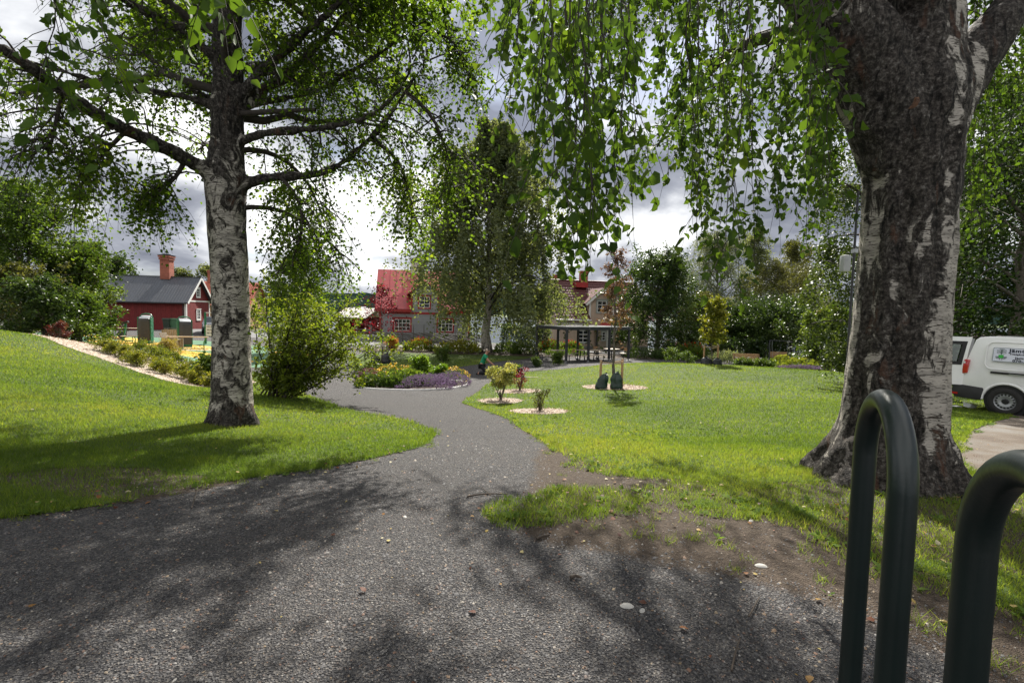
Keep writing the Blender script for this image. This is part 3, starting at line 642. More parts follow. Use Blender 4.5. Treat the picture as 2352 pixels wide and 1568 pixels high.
def make_tree(name, label, cat, base, H, tr, h0, env, leafmat, leafsize, n1=26, n2=9, n3=5, lpt=9, el=(20, 55), weep=0.25, lean=(0, 0), shape='oval', stems=1, bark=None, seed=1, group=None,
              curve=0.25, jitter=0.5, birch=False, hang=0.3, n2len=0.42, twl=0.45, clumpvar=0.35, spread=0.35, crownname='crown', topfrac=1.0, dens=1.35, grow=1.3, cosmin=0.8, wig=.006):
    """tapered trunk(s) > limbs > branches > leafy twigs; env(t) is the crown half-width at height share t"""
    r = np.random.default_rng(seed); root = empty(name, base, 0, label, cat, group); bark = bark or BARK_G
    V_T = []; allP = []; darks = []
    TP = []
    for s in range(stems):
        az = 2 * math.pi * (s + r.random()) / stems; off = 0 if stems == 1 else spread
        tip = np.array([lean[0] + math.cos(az) * off * H, lean[1] + math.sin(az) * off * H, H * (1.0 if s == 0 else 0.8 + 0.2 * r.random())])
        t = np.linspace(0, 1, 12)[:, None]; pl = tip * np.concatenate([t ** 1.2, t ** 1.2, t], 1) + np.concatenate([np.zeros((1, 3)), r.normal(0, wig * H, (11, 3)) * [1, 1, .2]])
        pl[0] = (math.cos(az) * tr * (stems > 1) * 1.5, math.sin(az) * tr * (stems > 1) * 1.5, -0.25)
        TP.append(pl)
    TP = np.array(TP)
    rad = tr * (1 - 0.93 * np.linspace(0, 1, 12) ** 0.9); rad[0] *= 1.5; rad[1] *= 1.08
    mb = MB()
    for pl in TP: mb.tube(pl, rad, 10 if tr > 0.06 else 6)
    tk = mb.build('trunk', bark, root, smooth=True)
    if birch:
        a = tk.data.attributes.new('dark', 'FLOAT', 'POINT'); z = np.array([v[2] for v in mb.v]); a.data.foreach_set('value', (0.18 * np.clip(1 - z / 1.2, 0, 1) + 0.12 * np.clip((z - 2) / 6, 0, 1)).astype(np.float32))
    # limbs
    hs = h0 + (topfrac - h0) * (np.arange(n1) + r.random(n1)) / n1; si = r.integers(0, stems, n1)
    ti = hs * 11; i = np.clip(ti.astype(int), 0, 10); f = (ti - i)[:, None]; st = TP[si, i] * (1 - f) + TP[si, i + 1] * f
    az = np.arange(n1) * 2.39996 + r.normal(0, .35, n1); e = np.radians(el[0] + (el[1] - el[0]) * (0.25 + 0.75 * hs) + r.normal(0, 7, n1))
    d = np.stack([np.cos(az) * np.cos(e), np.sin(az) * np.cos(e), np.sin(e)], 1)
    ln = np.array([env(x) for x in (hs - h0) / (1 - h0 + 1e-9)]) * (0.8 + 0.35 * r.random(n1)) / np.maximum(np.cos(e), cosmin)
    P1 = polylines(st, d, ln, curve * (0.5 + r.random(n1)), 6, 0.12, r)
    p, g, pi, tt = along(P1, n2, 0.22, 1.0, r)
    d2 = unit(g * 0.6 + randdir(len(p), r) * 0.9 + np.array([0, 0, 0.25])); l2 = ln[pi] * n2len * (0.6 + 0.7 * r.random(len(p))) * (1.15 - 0.55 * tt)
    P2 = polylines(p, d2, l2, weep, 4, 0.15, r)
    q, g2, qi, t2 = along(P2, n3, 0.15, 1.0, r)
    d3 = unit(g2 * 0.5 + randdir(len(q), r) * 0.8 + np.array([0, 0, -weep])); l3 = l2[qi] * twl * (0.6 + 0.8 * r.random(len(q))) + leafsize
    P3 = polylines(q, d3, l3, weep * 1.8, 4, 0.15, r)
    tv = [tubes_np(P1, tr * 0.34 * np.clip(ln / max(ln.max(), .01), .3, 1), tr * 0.05, 5), tubes_np(P2[::3] if len(P2) > 90 else P2, tr * 0.075, tr * 0.02, 3)]
    V, Q = cat_mesh(tv); mesh_np('branches', V, Q, TWIG if not bark == BARK_G else BARK_G, root, smooth=True)
    lpt = int(round(lpt * dens)); leafsize = leafsize * grow
    lp, lg, li, lt = along(P3, lpt, 0.1, 1.0, r); n = len(lp)
    lp = lp + r.normal(0, leafsize * jitter, (n, 3)); ld, lnr = leaf_bits(n, hang, r)
    cl = r.random(len(P2))[qi][li]; c1 = r.random(n1)[pi][qi][li]
    rnd = 0.5 + clumpvar * (0.6 * (cl - .5) + 0.8 * (c1 - .5)) * 2 + r.normal(0, .16, n)
    leaf_obj(crownname, leafmat, root, lp, ld, lnr, leafsize * (0.7 + 0.6 * r.random(n)), rnd, shape)
    return root
# ------------------------------------------------------------------ the two big birches
def PP(lst): return [np.array(P(a, b, c)) for a, b, c in lst]
def resample(pts, rad, n):
    pts = np.array([tuple(p) for p in pts]); s = np.concatenate([[0], np.cumsum(np.linalg.norm(np.diff(pts, axis=0), axis=1))]); t = np.linspace(0, s[-1], n)
    out = np.stack([np.interp(t, s, pts[:, k]) for k in range(3)], 1)
    for _ in range(2): out[1:-1] = out[1:-1] * .5 + (out[:-2] + out[2:]) * .25
    return out, np.interp(t, s, rad)
def birch_left():
    r = np.random.default_rng(21)
    b = hit(533, 973); base = np.array(b); Yb = base[1]
    root = empty('birch_tree', tuple(base), 0, 'birch with peeling white lower trunk and spreading dark limbs on the bank', 'tree')
    L = lambda lst: [p - base for p in PP(lst)]
    K = Yb / 7.5 * 1.02
    ax = np.array([[0, 0, -.35], [0, 0, 0], [.01, 0, .5], [.01, 0, 1.4], [0, 0, 2.4], [-.05, 0, 3.2], [-.06, 0, 3.7], [0, 0, 4.3], [0, 0, 5.2], [0.02, 0, 6.2], [-.02, 0.1, 7.6], [.05, .1, 9.2], [0, .2, 11], [.1, .2, 13.5]])
    ar = np.array([.36, .315, .278, .262, .258, .268, .285, .222, .205, .19, .155, .12, .08, .02]) * K
    tp, tr = resample(ax, ar, 40)
    limbs = [
        (L([(520, 425, Yb), (480, 398, Yb - .15), (440, 370, Yb - .35), (370, 335, Yb - .7), (290, 300, Yb - 1.05), (200, 250, Yb - 1.5), (150, 215, Yb - 1.7), (80, 160, Yb - 2.1), (20, 120, Yb - 2.3), (-120, 40, Yb - 2.6)]), [.16, .15, .135, .115, .11, .10, .09, .075, .06, .03]),
        (L([(530, 262, Yb), (480, 238, Yb - .1), (430, 222, Yb - .2), (350, 210, Yb - .3), (270, 200, Yb - .5), (200, 185, Yb - .6), (110, 150, Yb - .9), (0, 130, Yb - 1.1)]), [.10, .085, .068, .062, .055, .05, .04, .02]),
        (L([(530, 262, Yb), (485, 230, Yb + .1), (420, 190, Yb + .3), (340, 130, Yb + .45), (300, 98, Yb + .5), (262, 84, Yb + .5)]), [.08, .07, .05, .045, .04, .035]),
        (L([(535, 190, Yb), (495, 130, Yb - .1), (430, 80, Yb - .3), (360, 40, Yb - .5), (280, 0, Yb - .7), (180, -60, Yb - 1.0)]), [.11, .095, .08, .07, .06, .03]),
        (L([(535, 280, Yb), (500, 215, Yb + .2), (460, 150, Yb + .6), (425, 120, Yb + 1.0), (360, 40, Yb + 1.7), (330, -40, Yb + 2.3)]), [.10, .085, .07, .06, .05, .03]),
        (L([(540, 240, Yb), (590, 170, Yb - .1), (640, 130, Yb - .2), (700, 75, Yb - .3), (775, 15, Yb - .45), (840, -50, Yb - .6)]), [.12, .10, .08, .07, .06, .03]),
        (L([(540, 270, Yb), (580, 225, Yb + .1), (640, 180, Yb + .3), (720, 120, Yb + .5), (800, 30, Yb + .8), (850, -40, Yb + 1.0)]), [.12, .10, .075, .07, .06, .03]),
        (L([(540, 245, Yb), (600, 235, Yb + .3), (680, 225, Yb + .6), (760, 195, Yb + .8), (850, 140, Yb + 1.0), (960, 60, Yb + 1.2), (1040, 0, Yb + 1.3)]), [.09, .07, .06, .055, .05, .04, .02]),
        (L([(545, 330, Yb), (580, 310, Yb - .1), (640, 301, Yb - .2), (720, 297, Yb - .3), (800, 285, Yb - .4), (860, 265, Yb - .45), (905, 225, Yb - .5), (945, 165, Yb - .6), (965, 100, Yb - .7)]), [.10, .085, .07, .066, .06, .055, .05, .04, .02]),
        (L([(540, 430, Yb), (585, 412, Yb + .1), (640, 404, Yb + .1), (740, 404, Yb + .1), (795, 372, Yb + .1), (850, 318, Yb + .05), (895, 272, Yb), (935, 200, Yb - .1), (1000, 120, Yb - .2)]), [.12, .105, .085, .075, .068, .062, .055, .045, .02]),
        (L([(545, 262, Yb), (600, 258, Yb - .15), (725, 252, Yb - .25)]), [.045, .032, .026]),
        (L([(545, 345, Yb), (600, 340, Yb + .4), (660, 365, Yb + .9), (720, 430, Yb + 1.3), (740, 500, Yb + 1.5)]), [.05, .04, .03, .025, .012]),
        (L([(540, 480, Yb), (590, 468, Yb + .2), (650, 482, Yb + .5), (720, 520, Yb + .8), (790, 590, Yb + 1.1)]), [.045, .035, .028, .022, .01]),
        (L([(425, 370, Yb - .4), (408, 400, Yb - .4), (395, 420, Yb - .45), (372, 432, Yb - .5), (330, 440, Yb - .6)]), [.035, .024, .02, .016, .01]),
        (L([(150, 215, Yb - 1.7), (135, 235, Yb - 1.7), (130, 280, Yb - 1.7), (118, 330, Yb - 1.7), (110, 360, Yb - 1.75)]), [.03, .02, .018, .015, .008]),
        (L([(930, 210, Yb - .1), (985, 250, Yb), (1015, 310, Yb), (1035, 380, Yb), (1045, 440, Yb)]), [.035, .03, .022, .016, .008]),
        (L([(850, 318, Yb + .05), (905, 350, Yb + .2), (930, 400, Yb + .3), (945, 460, Yb + .4), (950, 510, Yb + .4)]), [.035, .03, .022, .016, .008]),
        (L([(640, 404, Yb + .1), (680, 440, Yb - .1), (700, 500, Yb - .2), (690, 570, Yb - .2), (660, 620, Yb - .2)]), [.03, .025, .018, .014, .008]),
        (L([(960, 70, Yb + 1.2), (1030, 80, Yb + 1.0), (1060, 120, Yb + .9), (1080, 180, Yb + .9)]), [.03, .025, .018, .008]),
        (L([(290, 300, Yb - 1.05), (250, 340, Yb - 1.0), (210, 390, Yb - 1.0), (180, 440, Yb - 1.0)]), [.03, .022, .016, .008]),
    ]
    chains = [(tp, tr)]
    for p, rd in limbs[:10]:
        n = max(8, int(len(p) * 2.2)); chains.append(resample(p, [q * K * .8 for q in rd], n))
    def dk(V):
        z = V[:, 2]; d = np.hypot(V[:, 0], V[:, 1]); n = vnoise(V[:, 0] * 3 + 5, z * 1.3, 1, 3)
        o = 0.10 * np.clip(1 - z / .9, 0, 1) + 0.3 * np.clip(1 - z / .35, 0, 1) + 0.13 * np.clip((z - 2.9) / 1.2, 0, 1) + 0.14 * np.clip((d - .4) / .5, 0, 1) + 0.115
        return o + 0.22 * n
    def flare(V, NR):
        z = np.clip(1 - V[:, 2] / 0.55, 0, 1) * (V[:, 2] < .6); a = np.arctan2(V[:, 1], V[:, 0])
        k = 0.055 * z ** 2 * (1 + .8 * np.sin(a * 5 + 1)); h = NR.copy(); h[:, 2] = 0
        return V + h * k[:, None]
    skin_trunk('trunk', BARK_W, root, chains, 0.04, dk, 0.016, 5, flare=flare)
    # procedural limbs fill the rest of the crown, also above the picture
    n1 = 30; hs = np.sort(4.6 + 7.8 * (np.arange(n1) + r.random(n1)) / n1); az = np.arange(n1) * 2.39996 + 0.6; el = np.radians(r.uniform(18, 48, n1))
    d = np.stack([np.cos(az) * np.cos(el), np.sin(az) * np.cos(el), np.sin(el)], 1); ln = np.clip(4.3 - 0.26 * (hs - 4.6), 1.2, 5) * r.uniform(.8, 1.1, n1)
    PA = polylines(np.stack([0 * hs, 0 * hs, hs], 1), d, ln, 0.32, 9, 0.16, r)
    bz = np.array([[0, 0, 4.2], [0, 0, 4.7], [0, 0, 5.2], [0, 0, 5.9]]); ba = np.radians([125, 62, 95, 150]); be = np.radians([22, 26, 30, 25]); PB = polylines(bz, np.stack([np.cos(ba) * np.cos(be), np.sin(ba) * np.cos(be), np.sin(be)], 1), np.array([4.6, 4.4, 4.6, 4.2]), .2, 9, .12, r); PA = np.concatenate([PA, PB])
    EX = np.array([resample(p, rd, 9)[0] for p, rd in limbs if len(p) > 3])
    exr = [rd[1] for p, rd in limbs if len(p) > 3]
    thin = [resample(p, rd, 9) for p, rd in limbs[10:]]
    tv = [tubes_np(PA, .07, .012, 6)] + [tubes_np(p[None], rd[0], rd[-1], 6) for p, rd in thin]
    nu = 13; ua = np.radians(r.uniform(-35, 80, nu)); ue = np.radians(r.uniform(5, 28, nu)); PU = polylines(np.stack([0 * ua, 0 * ua, r.uniform(6.6, 9.2, nu)], 1), np.stack([np.cos(ua) * np.cos(ue), np.sin(ua) * np.cos(ue), np.sin(ue)], 1), r.uniform(4.2, 5.4, nu), .08, 9, .12, r); PA = np.concatenate([PA, PU]); tv.append(tubes_np(PU, .07, .012, 6))  # extra limbs above the view, added to throw shade on the near gravel
    P1 = np.concatenate([PA, EX]); l1 = np.linalg.norm(np.diff(P1, axis=1), axis=2).sum(1)
    p, g, pi, tt = along(PA, 15, 0.25, 1.0, r); pe, ge, pj, te = along(EX, 22, 0.22, 1.0, r); p = np.concatenate([p, pe]); g = np.concatenate([g, ge]); pi = np.concatenate([pi, pj + len(PA)]); tt = np.concatenate([tt, te]); n = len(p)
    d2 = unit(g * 0.55 + randdir(n, r) * 0.85 + np.array([0, 0, 0.12])); l2 = np.clip(l1[pi] * 0.3, .5, 1.3) * r.uniform(.5, 1.2, n) * (1.15 - .45 * tt)
    # shoots that would hang in front of the open lower trunk are shorter
    P2 = polylines(p, d2, l2, 0.45, 7, 0.18, r)
    q, g2, qi, t2 = along(P2, 8, 0.15, 1.0, r); n = len(q)
    d3 = unit(g2 * 0.45 + randdir(n, r) * 0.7 + np.array([0, 0, -.35])); l3 = r.uniform(.25, .62, n)
    P3 = polylines(q, d3, l3, 0.55, 4, 0.12, r)
    lowz = P3[:, -1, 2]; wx = P3[:, -1, 0]
    keep = (lowz > 1.7 + 0.55 * (wx < -1.2) - 0.5 * (wx > .6)) & ~((np.abs(wx) < .35) & (P3[:, -1, 1] < 0) & (lowz < 5.5) & (r.random(n) < .85))
    bare = r.random(len(P2))[qi] < .06
    tv += [tubes_np(P2, .014, .005, 4), tubes_np(P3[keep][::2], .0045, .0018, 3)]
    V, Q = cat_mesh(tv); mesh_np('branches', V, Q, TWIG, root, smooth=True)
    P3 = P3[keep & ~bare]; c2 = r.random(len(P2))[qi][keep & ~bare]; c1 = r.random(len(P1))[pi][qi][keep & ~bare]
    lp, lg, li, lt = along(P3, 13, 0.1, 1.0, r); n = len(lp); lp = lp + r.normal(0, .025, (n, 3)); ld, nr = leaf_bits(n, .5, r)
    rnd = .42 + .25 * (c2[li] - .5) + .35 * (c1[li] - .5) + r.normal(0, .17, n)
    sz = r.uniform(.038, .070, n); hi = lp[:, 2] > 6.6; w = lp[:, 0] < -1.6; hi2 = hi | ((lp[:, 0] < -.9) & (lp[:, 2] < 6.6) & (r.random(n) < .5)) | ((lp[:, 2] < 6.6) & (r.random(n) < .26)); lo = ~hi2
    leaf_obj('crown', LM['birch_l'], root, lp[lo], ld[lo], nr[lo], sz[lo], rnd[lo], 'birch'); leaf_obj('upper_crown', LM['birch_l'], root, lp[hi], ld[hi], nr[hi], sz[hi] * 1.6, rnd[hi], 'round')  # upper leaves enlarged to thicken the shade they cast below
    print('left birch leaves', n)
birch_left()

def birch_right():
    r = np.random.default_rng(33)
    Yb = 4.8; b = P(2040, 1085, Yb); base = np.array([b.x, b.y, g1(b.x, b.y)])
    root = empty('birch_tree', tuple(base), 0, 'massive old birch with cracked black bark and forked top beside the hoops', 'tree')
    q = lambda a, c, Y: np.array(P(a, c, Y)) - base
    ax = np.array([[0, 0, -.4], [0, 0, 0], [0, 0, .25], [.0, 0, .6], [0, 0, 1.2], [.01, 0, 1.9], [.03, 0, 2.6], [.03, 0, 3.2], [.0, 0, 3.7], [0, .02, 4.3], [-.05, .1, 5.4], [0, .2, 7], [.1, .3, 10], [0, .4, 13]])
    ar = np.array([.66, .57, .50, .445, .405, .385, .372, .385, .42, .36, .30, .24, .14, .03])
    tp, tr = resample(ax, ar, 44)
    limbs = [
        ([np.array([0, 0, 3.1]), q(1985, 110, Yb - .05), q(1880, -20, Yb - .15), q(1790, -140, Yb - .35), q(1660, -270, Yb - .7), q(1480, -420, Yb - 1.2), q(1330, -560, Yb - 1.6)], [.38, .33, .28, .235, .18, .11, .05]),
        ([np.array([0, 0, 2.9]), q(2180, 190, Yb + .05), q(2270, 85, Yb + .05), q(2360, -20, Yb + .05), q(2480, -150, Yb), q(2650, -300, Yb - .2)], [.30, .25, .19, .17, .13, .06]),
        ([np.array([0, 0, 4.2]), np.array([-.4, -.5, 5.0]), np.array([-1.0, -1.4, 6.0]), np.array([-1.6, -2.4, 6.9]), np.array([-2.2, -3.4, 7.4])], [.2, .16, .13, .09, .03]),
        ([np.array([0, 0, 4.6]), np.array([-.7, .5, 5.4]), np.array([-1.6, 1.0, 6.2]), np.array([-2.6, 1.4, 6.9])], [.18, .14, .1, .03]),
        ([np.array([0, 0, 4.8]), np.array([.6, .8, 5.6]), np.array([1.3, 1.8, 6.5]), np.array([2.0, 2.9, 7.0])], [.18, .14, .1, .03]),
    ]
    chains = [(tp, tr)] + [resample(p, rd, 16) for p, rd in limbs]
    def dk(V):
        z = V[:, 2]; a = np.arctan2(V[:, 1], V[:, 0]); fc = np.cos(a - math.radians(-128)); n = vnoise(a * 2.0 + 3, z * 1.1, 1, 3); n2 = vnoise(a * 5.0, z * 2.5, 1, 3)
        mid = np.clip(1 - np.abs(a - math.radians(-122)) / .62, 0, 1)
        o = 0.17 + 0.30 * np.clip(1 - z / .8, 0, 1) + 0.13 * mid - 0.10 * np.clip((1 - fc) / .5, 0, 1) + 0.14 * np.clip((z - 2.5) / .7, 0, 1)
        return o + 0.34 * n + .34 * n2
    def flare(V, NR):
        z = np.clip(1 - V[:, 2] / 0.6, 0, 1) * (V[:, 2] < .7); a = np.arctan2(V[:, 1], V[:, 0]); h = NR.copy(); h[:, 2] = 0
        k = 0.13 * z ** 1.5 * (1 + .28 * np.sin(a * 6 + .4) + .2 * np.sin(a * 11)); rid = .014 * np.sin(a * 9 + 2 * vnoise(a * 2, V[:, 2] * 1.2)) * (V[:, 2] < 3.5)
        return V + h * (k + rid)[:, None]
    skin_trunk('trunk', BARK_R, root, chains, 0.042, dk, 0.030, 3, rs=1.3, flare=flare)
    # knot where a limb was sawn off
    kp = np.array(P(2085, 232, Yb - .37)) - base; kd = Vector(-(np.array(P(2085, 232, Yb)) - np.array([0, 0, CAMZ]))).normalized(); kd = Vector((kd.x, kd.y, 0)).normalized()
    m = MB(); n = 14; kk = Vector(kp)
    m.tube([kk - kd * .14, kk - kd * .06, kk - kd * .035, kk - kd * .045], [.11, .085, .062, .04], n)
    m.build('knot', plain('sawn_knot_wood', (.085, .042, .022), .85, .6, 40, .9, 60), root, smooth=True)
    # limbs above the picture that carry the hanging twigs
    tops = []
    strands = []
    def curtain(n, x0, x1, y_top, bottom, Ya, Yb_, thick=1.0, seed=0):
        rr = np.random.default_rng(seed)
        for i in range(n):
            ox = rr.uniform(x0, x1); Y = Ya + (Yb_ - Ya) * rr.random() ** 0.8; bt = bottom(ox) - abs(rr.normal(0, 80)) ; top = y_top - rr.uniform(0, 120)
            if bt - top < 120: continue
            a = np.array(P(ox + rr.normal(0, 25), top, Y)); c = np.array(P(ox + rr.normal(0, 14), bt, Y + rr.normal(0, .1)))
            t = np.linspace(0, 1, 14)[:, None]; pl = a + (c - a) * t + np.cumsum(rr.normal(0, .010, (14, 3)), 0) * [1, 1, .3]
            strands.append(pl - base)
    def bA(x): return np.interp(x, [1170, 1215, 1260, 1300, 1345, 1375, 1420, 1452, 1470], [230, 320, 440, 560, 640, 620, 530, 400, 240])
    def bB(x): return np.interp(x, [1500, 1530, 1570, 1620, 1680, 1720, 1780, 1840, 1875, 1905], [180, 300, 470, 580, 700, 690, 500, 520, 470, 300])
    curtain(26, 1195, 1462, -20, bA, 1.7, 3.6, seed=5)
    curtain(40, 1530, 1890, -20, bB, 2.2, 4.3, seed=6)
    curtain(26, 1850, 1935, -20, lambda x: np.interp(x, [1850, 1900, 1935], [590, 520, 330]), 4.6, 6.2, seed=8)
    curtain(34, 2205, 2420, -30, lambda x: np.interp(x, [2200, 2260, 2352], [640, 560, 330]), 4.9, 6.6, seed=9)
    curtain(3, 345, 640, -40, lambda x: 70, 1.7, 2.0, seed=10)
    curtain(2, 110, 205, -40, lambda x: np.interp(x, [100, 215], [330, 250]), 1.9, 2.2, seed=11)
    S = np.array(strands)
    # carrying branches
    car = []
    for i, s in enumerate(S):
        if i % 3 == 0:
            st = s[0]; o = np.array(limbs[[0, 0, 2, 3, 1][i % 5]][0][-2]); 
            if st[0] > 0.2: o = np.array(limbs[1][0][-2])
            if st[0] < -4: o = np.array(limbs[2][0][-1])
            t = np.linspace(0, 1, 8)[:, None]; pl = o + (st - o) * t + np.array([0, 0, 1.0]) * (0.5 * np.sin(t * math.pi)) ; car.append(pl)
    CAR = np.array(car)
    p, g, pi, tt = along(S, 9, 0.06, .97, r); n = len(p)
    d2 = unit(g * .9 + randdir(n, r) * [1, 1, .4] * .8); l2 = r.uniform(.10, .34, n)
    P2 = polylines(p, d2, l2, 0.5, 5, .1, r)
    tv = [tubes_np(CAR, .022, .006, 5), tubes_np(S, .0042, .0014, 4), tubes_np(P2, .0022, .001, 3)]
    V, Q = cat_mesh(tv); mesh_np('branches', V, Q, TWIG, root, smooth=True)
    lp, lg, li, lt = along(P2, 5, 0.25, 1.0, r); sp, sg, sli, slt = along(S, 22, 0.05, 1.0, r)
    lp = np.concatenate([lp, sp]); lg = np.concatenate([lg, sg]); n = len(lp)
    d = unit(lg * .35 + randdir(n, r) * .75 + np.array([0, 0, -.45])); lp = lp + d * .012; nr = unit(randdir(n, r) + np.array([0, -.3, .1]))
    c = np.concatenate([r.random(len(S))[pi][li], r.random(len(S))[sli]])
    leaf_obj('crown', LM['birch_r'], root, lp, d, nr, r.uniform(.034, .074, n), .45 + .4 * (c - .5) + r.normal(0, .17, n), 'fold')
    print('right birch leaves', n)
    # long limb reaching over the path; its foliage shades the near gravel
    for li_, (lm, lo_, nn) in enumerate(((np.array([[0, 0, 4.8], [-.6, 1.0, 6.0], [-1.3, 2.2, 6.8], [-2.0, 3.4, 7.2], [-2.7, 4.4, 7.1], [-3.2, 5.0, 6.8]]), .3, 44), (np.array([[0, 0, 4.2], [-.25, .9, 4.9], [-.5, 2.0, 5.5], [-.7, 3.1, 5.7], [-.9, 4.1, 5.4], [-1.1, 4.8, 4.9]]), .15, 20), (np.array([[0, 0, 4.3], [.5, .9, 5.0], [1.0, 1.9, 5.4], [1.5, 2.9, 5.4]]), .2, 16))):
     lp_, lr_ = resample(lm, np.linspace(.16, .02, len(lm)), 12)
     p, g, pi, tt = along(lp_[None], nn, lo_, 1.0, r); P2 = polylines(p, unit(g * .5 + randdir(len(p), r) * [1, 1, .6]), r.uniform(.6, 1.5, len(p)), .5, 7, .15, r)
     q_, g2, qi, t2 = along(P2, 9, .1, 1, r); P3 = polylines(q_, unit(randdir(len(q_), r) * .6 + np.array([0, 0, -.8])), r.uniform(.3, .8, len(q_)), .3, 5, .1, r)
     V, Q = cat_mesh([tubes_np(lp_[None], .15, .02, 8), tubes_np(P2, .014, .004, 4), tubes_np(P3, .004, .0015, 3)]); mesh_np('long_limb', V, Q, TWIG, root, smooth=True)
     lp2, lg2, li2, lt2 = along(P3, 14, .1, 1, r); n = len(lp2); ld, nr = leaf_bits(n, .5, r); leaf_obj('limb_foliage', LM['birch_r'], root, lp2, ld, nr, r.uniform(.045, .075, n), .5 + r.normal(0, .2, n), 'birch')
    # the crown above the picture, which shades the ground
    n1 = 22; hs = 6.0 + 6.5 * (np.arange(n1) + r.random(n1)) / n1; az = np.arange(n1) * 2.39996; el = np.radians(r.uniform(10, 45, n1))
    dd = np.stack([np.cos(az) * np.cos(el), np.sin(az) * np.cos(el), np.sin(el)], 1)
    PA = polylines(np.stack([0 * hs, .15 + 0 * hs, hs], 1), dd, np.clip(4.6 - .3 * (hs - 6), 1.5, 5), .3, 8, .15, r)
    p, g, pi, tt = along(PA, 10, .25, 1, r); P2 = polylines(p, unit(g * .6 + randdir(len(p), r) * .8), r.uniform(.5, 1.2, len(p)), .5, 6, .15, r)
    p, g, pi, tt = along(P2, 5, .2, 1, r); P3 = polylines(p, unit(randdir(len(p), r) + np.array([0, 0, -.6])), r.uniform(.3, .8, len(p)), .5, 4, .1, r)
    V, Q = cat_mesh([tubes_np(PA, .07, .015, 5), tubes_np(P2, .012, .004, 3)]); mesh_np('upper_branches', V, Q, TWIG, root, smooth=True)
    lp, lg, li, lt = along(P3, 7, .1, 1, r); n = len(lp); ld, nr = leaf_bits(n, .4, r)
    leaf_obj('upper_crown', LM['birch_r'], root, lp, ld, nr, r.uniform(.05, .085, n), .45 + r.normal(0, .2, n), 'oval')
birch_right()
# ------------------------------------------------------------------ buildings
class Face:
    """a wall plane inside a building's own axes: origin, along, up, outward"""
    def __init__(s, o, ex, en): s.o = Vector(o); s.ex = Vector(ex).normalized(); s.en = Vector(en).normalized(); s.ez = Vector((0, 0, 1))
    def p(s, x, z, d=0.0): return s.o + s.ex * x + s.ez * z + s.en * d
    def box(s, mb, x0, x1, z0, z1, d0, d1):
        vs = [s.p(x, z, d) for x in (x0, x1) for d in (d0, d1) for z in (z0, z1)]
        mb.add(vs, [(0, 1, 3, 2), (4, 6, 7, 5), (0, 4, 5, 1), (2, 3, 7, 6), (0, 2, 6, 4), (1, 5, 7, 3)])
WHITE = plain('white_paint', (.72, .71, .68), .55, .08, 6, .1, 60, dirt=.12)
REDTRIM = plain('red_trim_paint', (.30, .022, .02), .5, .12, 5)
GLASS = plain('dark_window_glass', (.02, .024, .028), .06, .3, 2, spec=.8)
GREYTRIM = plain('grey_green_trim', (.32, .35, .33), .6, .1, 6)
BRICK = boards('brick_courses', (.30, .095, .06), 2, .075, .1, .85, .3, .012)
METALCAP = plain('dark_sheet_metal', (.04, .042, .045), .4, .2, 5, metal=.6)
def window(parent, F, x0, x1, z0, z1, cols, rows_, casing, trim=.11, sash=WHITE, mun=.035, proud=.0, glass=GLASS):
    """window > casing, sash, panes"""
    m = MB()
    for a in ((x0 - trim, x0, z0 - trim, z1 + trim), (x1, x1 + trim, z0 - trim, z1 + trim), (x0, x1, z1, z1 + trim), (x0, x1, z0 - trim, z0)): F.box(m, *a, .004 + proud, .045 + proud)
    F.box(m, x0 - trim - .04, x1 + trim + .04, z1 + trim, z1 + trim + .05, .004 + proud, .075 + proud)
    w = m.build('window', casing, parent)
    m = MB(); sw = .05
    for a in ((x0, x0 + sw, z0, z1), (x1 - sw, x1, z0, z1), (x0 + sw, x1 - sw, z1 - sw, z1), (x0 + sw, x1 - sw, z0, z0 + sw)): F.box(m, *a, .003 + proud, .03 + proud)
    cw_ = (x1 - x0 - 2 * sw - (cols - 1) * mun) / cols; rh = (z1 - z0 - 2 * sw - (rows_ - 1) * mun) / rows_
    for i in range(1, cols):
        a = x0 + sw + i * cw_ + (i - 1) * mun; F.box(m, a, a + mun, z0 + sw, z1 - sw, .003 + proud, .028 + proud)
    for j in range(1, rows_):
        a = z0 + sw + j * rh + (j - 1) * mun; F.box(m, x0 + sw, x1 - sw, a, a + mun, .003 + proud, .026 + proud)
    m.build('sash', sash, w)
    for i in range(cols):
        for j in range(rows_):
            a = x0 + sw + i * (cw_ + mun); b = z0 + sw + j * (rh + mun); m = MB(); F.box(m, a, a + cw_, b, b + rh, .002 + proud, .012 + proud); m.build('pane', glass, w)
    return w
def frame_of(corner, ang, back_to_left=0.0):
    """root position for a building whose front wall starts at corner and runs at ang"""
    c, s = math.cos(ang), math.sin(ang)
    return Vector((corner.x - c * back_to_left, corner.y - s * back_to_left, corner.z))
def roof_slab(mb, x0, x1, y0, z0, y1, z1, th=.08):
    """a sloping slab between the eave line (y0,z0) and the ridge line (y1,z1)"""
    n = Vector((0, -(z1 - z0), (y1 - y0))).normalized() * th
    if n.z < 0: n = -n
    b = [Vector((x0, y0, z0)), Vector((x1, y0, z0)), Vector((x1, y1, z1)), Vector((x0, y1, z1))]
    mb.add(b + [p + n for p in b], [(0, 1, 2, 3), (7, 6, 5, 4), (0, 4, 5, 1), (1, 5, 6, 2), (2, 6, 7, 3), (3, 7, 4, 0)])
def seams(mb, x0, x1, pitch, y0, z0, y1, z1, th=.08, h=.035):
    n = Vector((0, -(z1 - z0), (y1 - y0))).normalized(); n = -n if n.z < 0 else n
    k = int((x1 - x0) / pitch)
    for i in range(k + 1):
        x = x0 + .02 + i * (x1 - x0 - .04) / k
        mb.bar(Vector((x, y0, z0)) + n * (th + h / 2 - .003), Vector((x, y1, z1)) + n * (th + h / 2 - .003), .025, h, up=n)

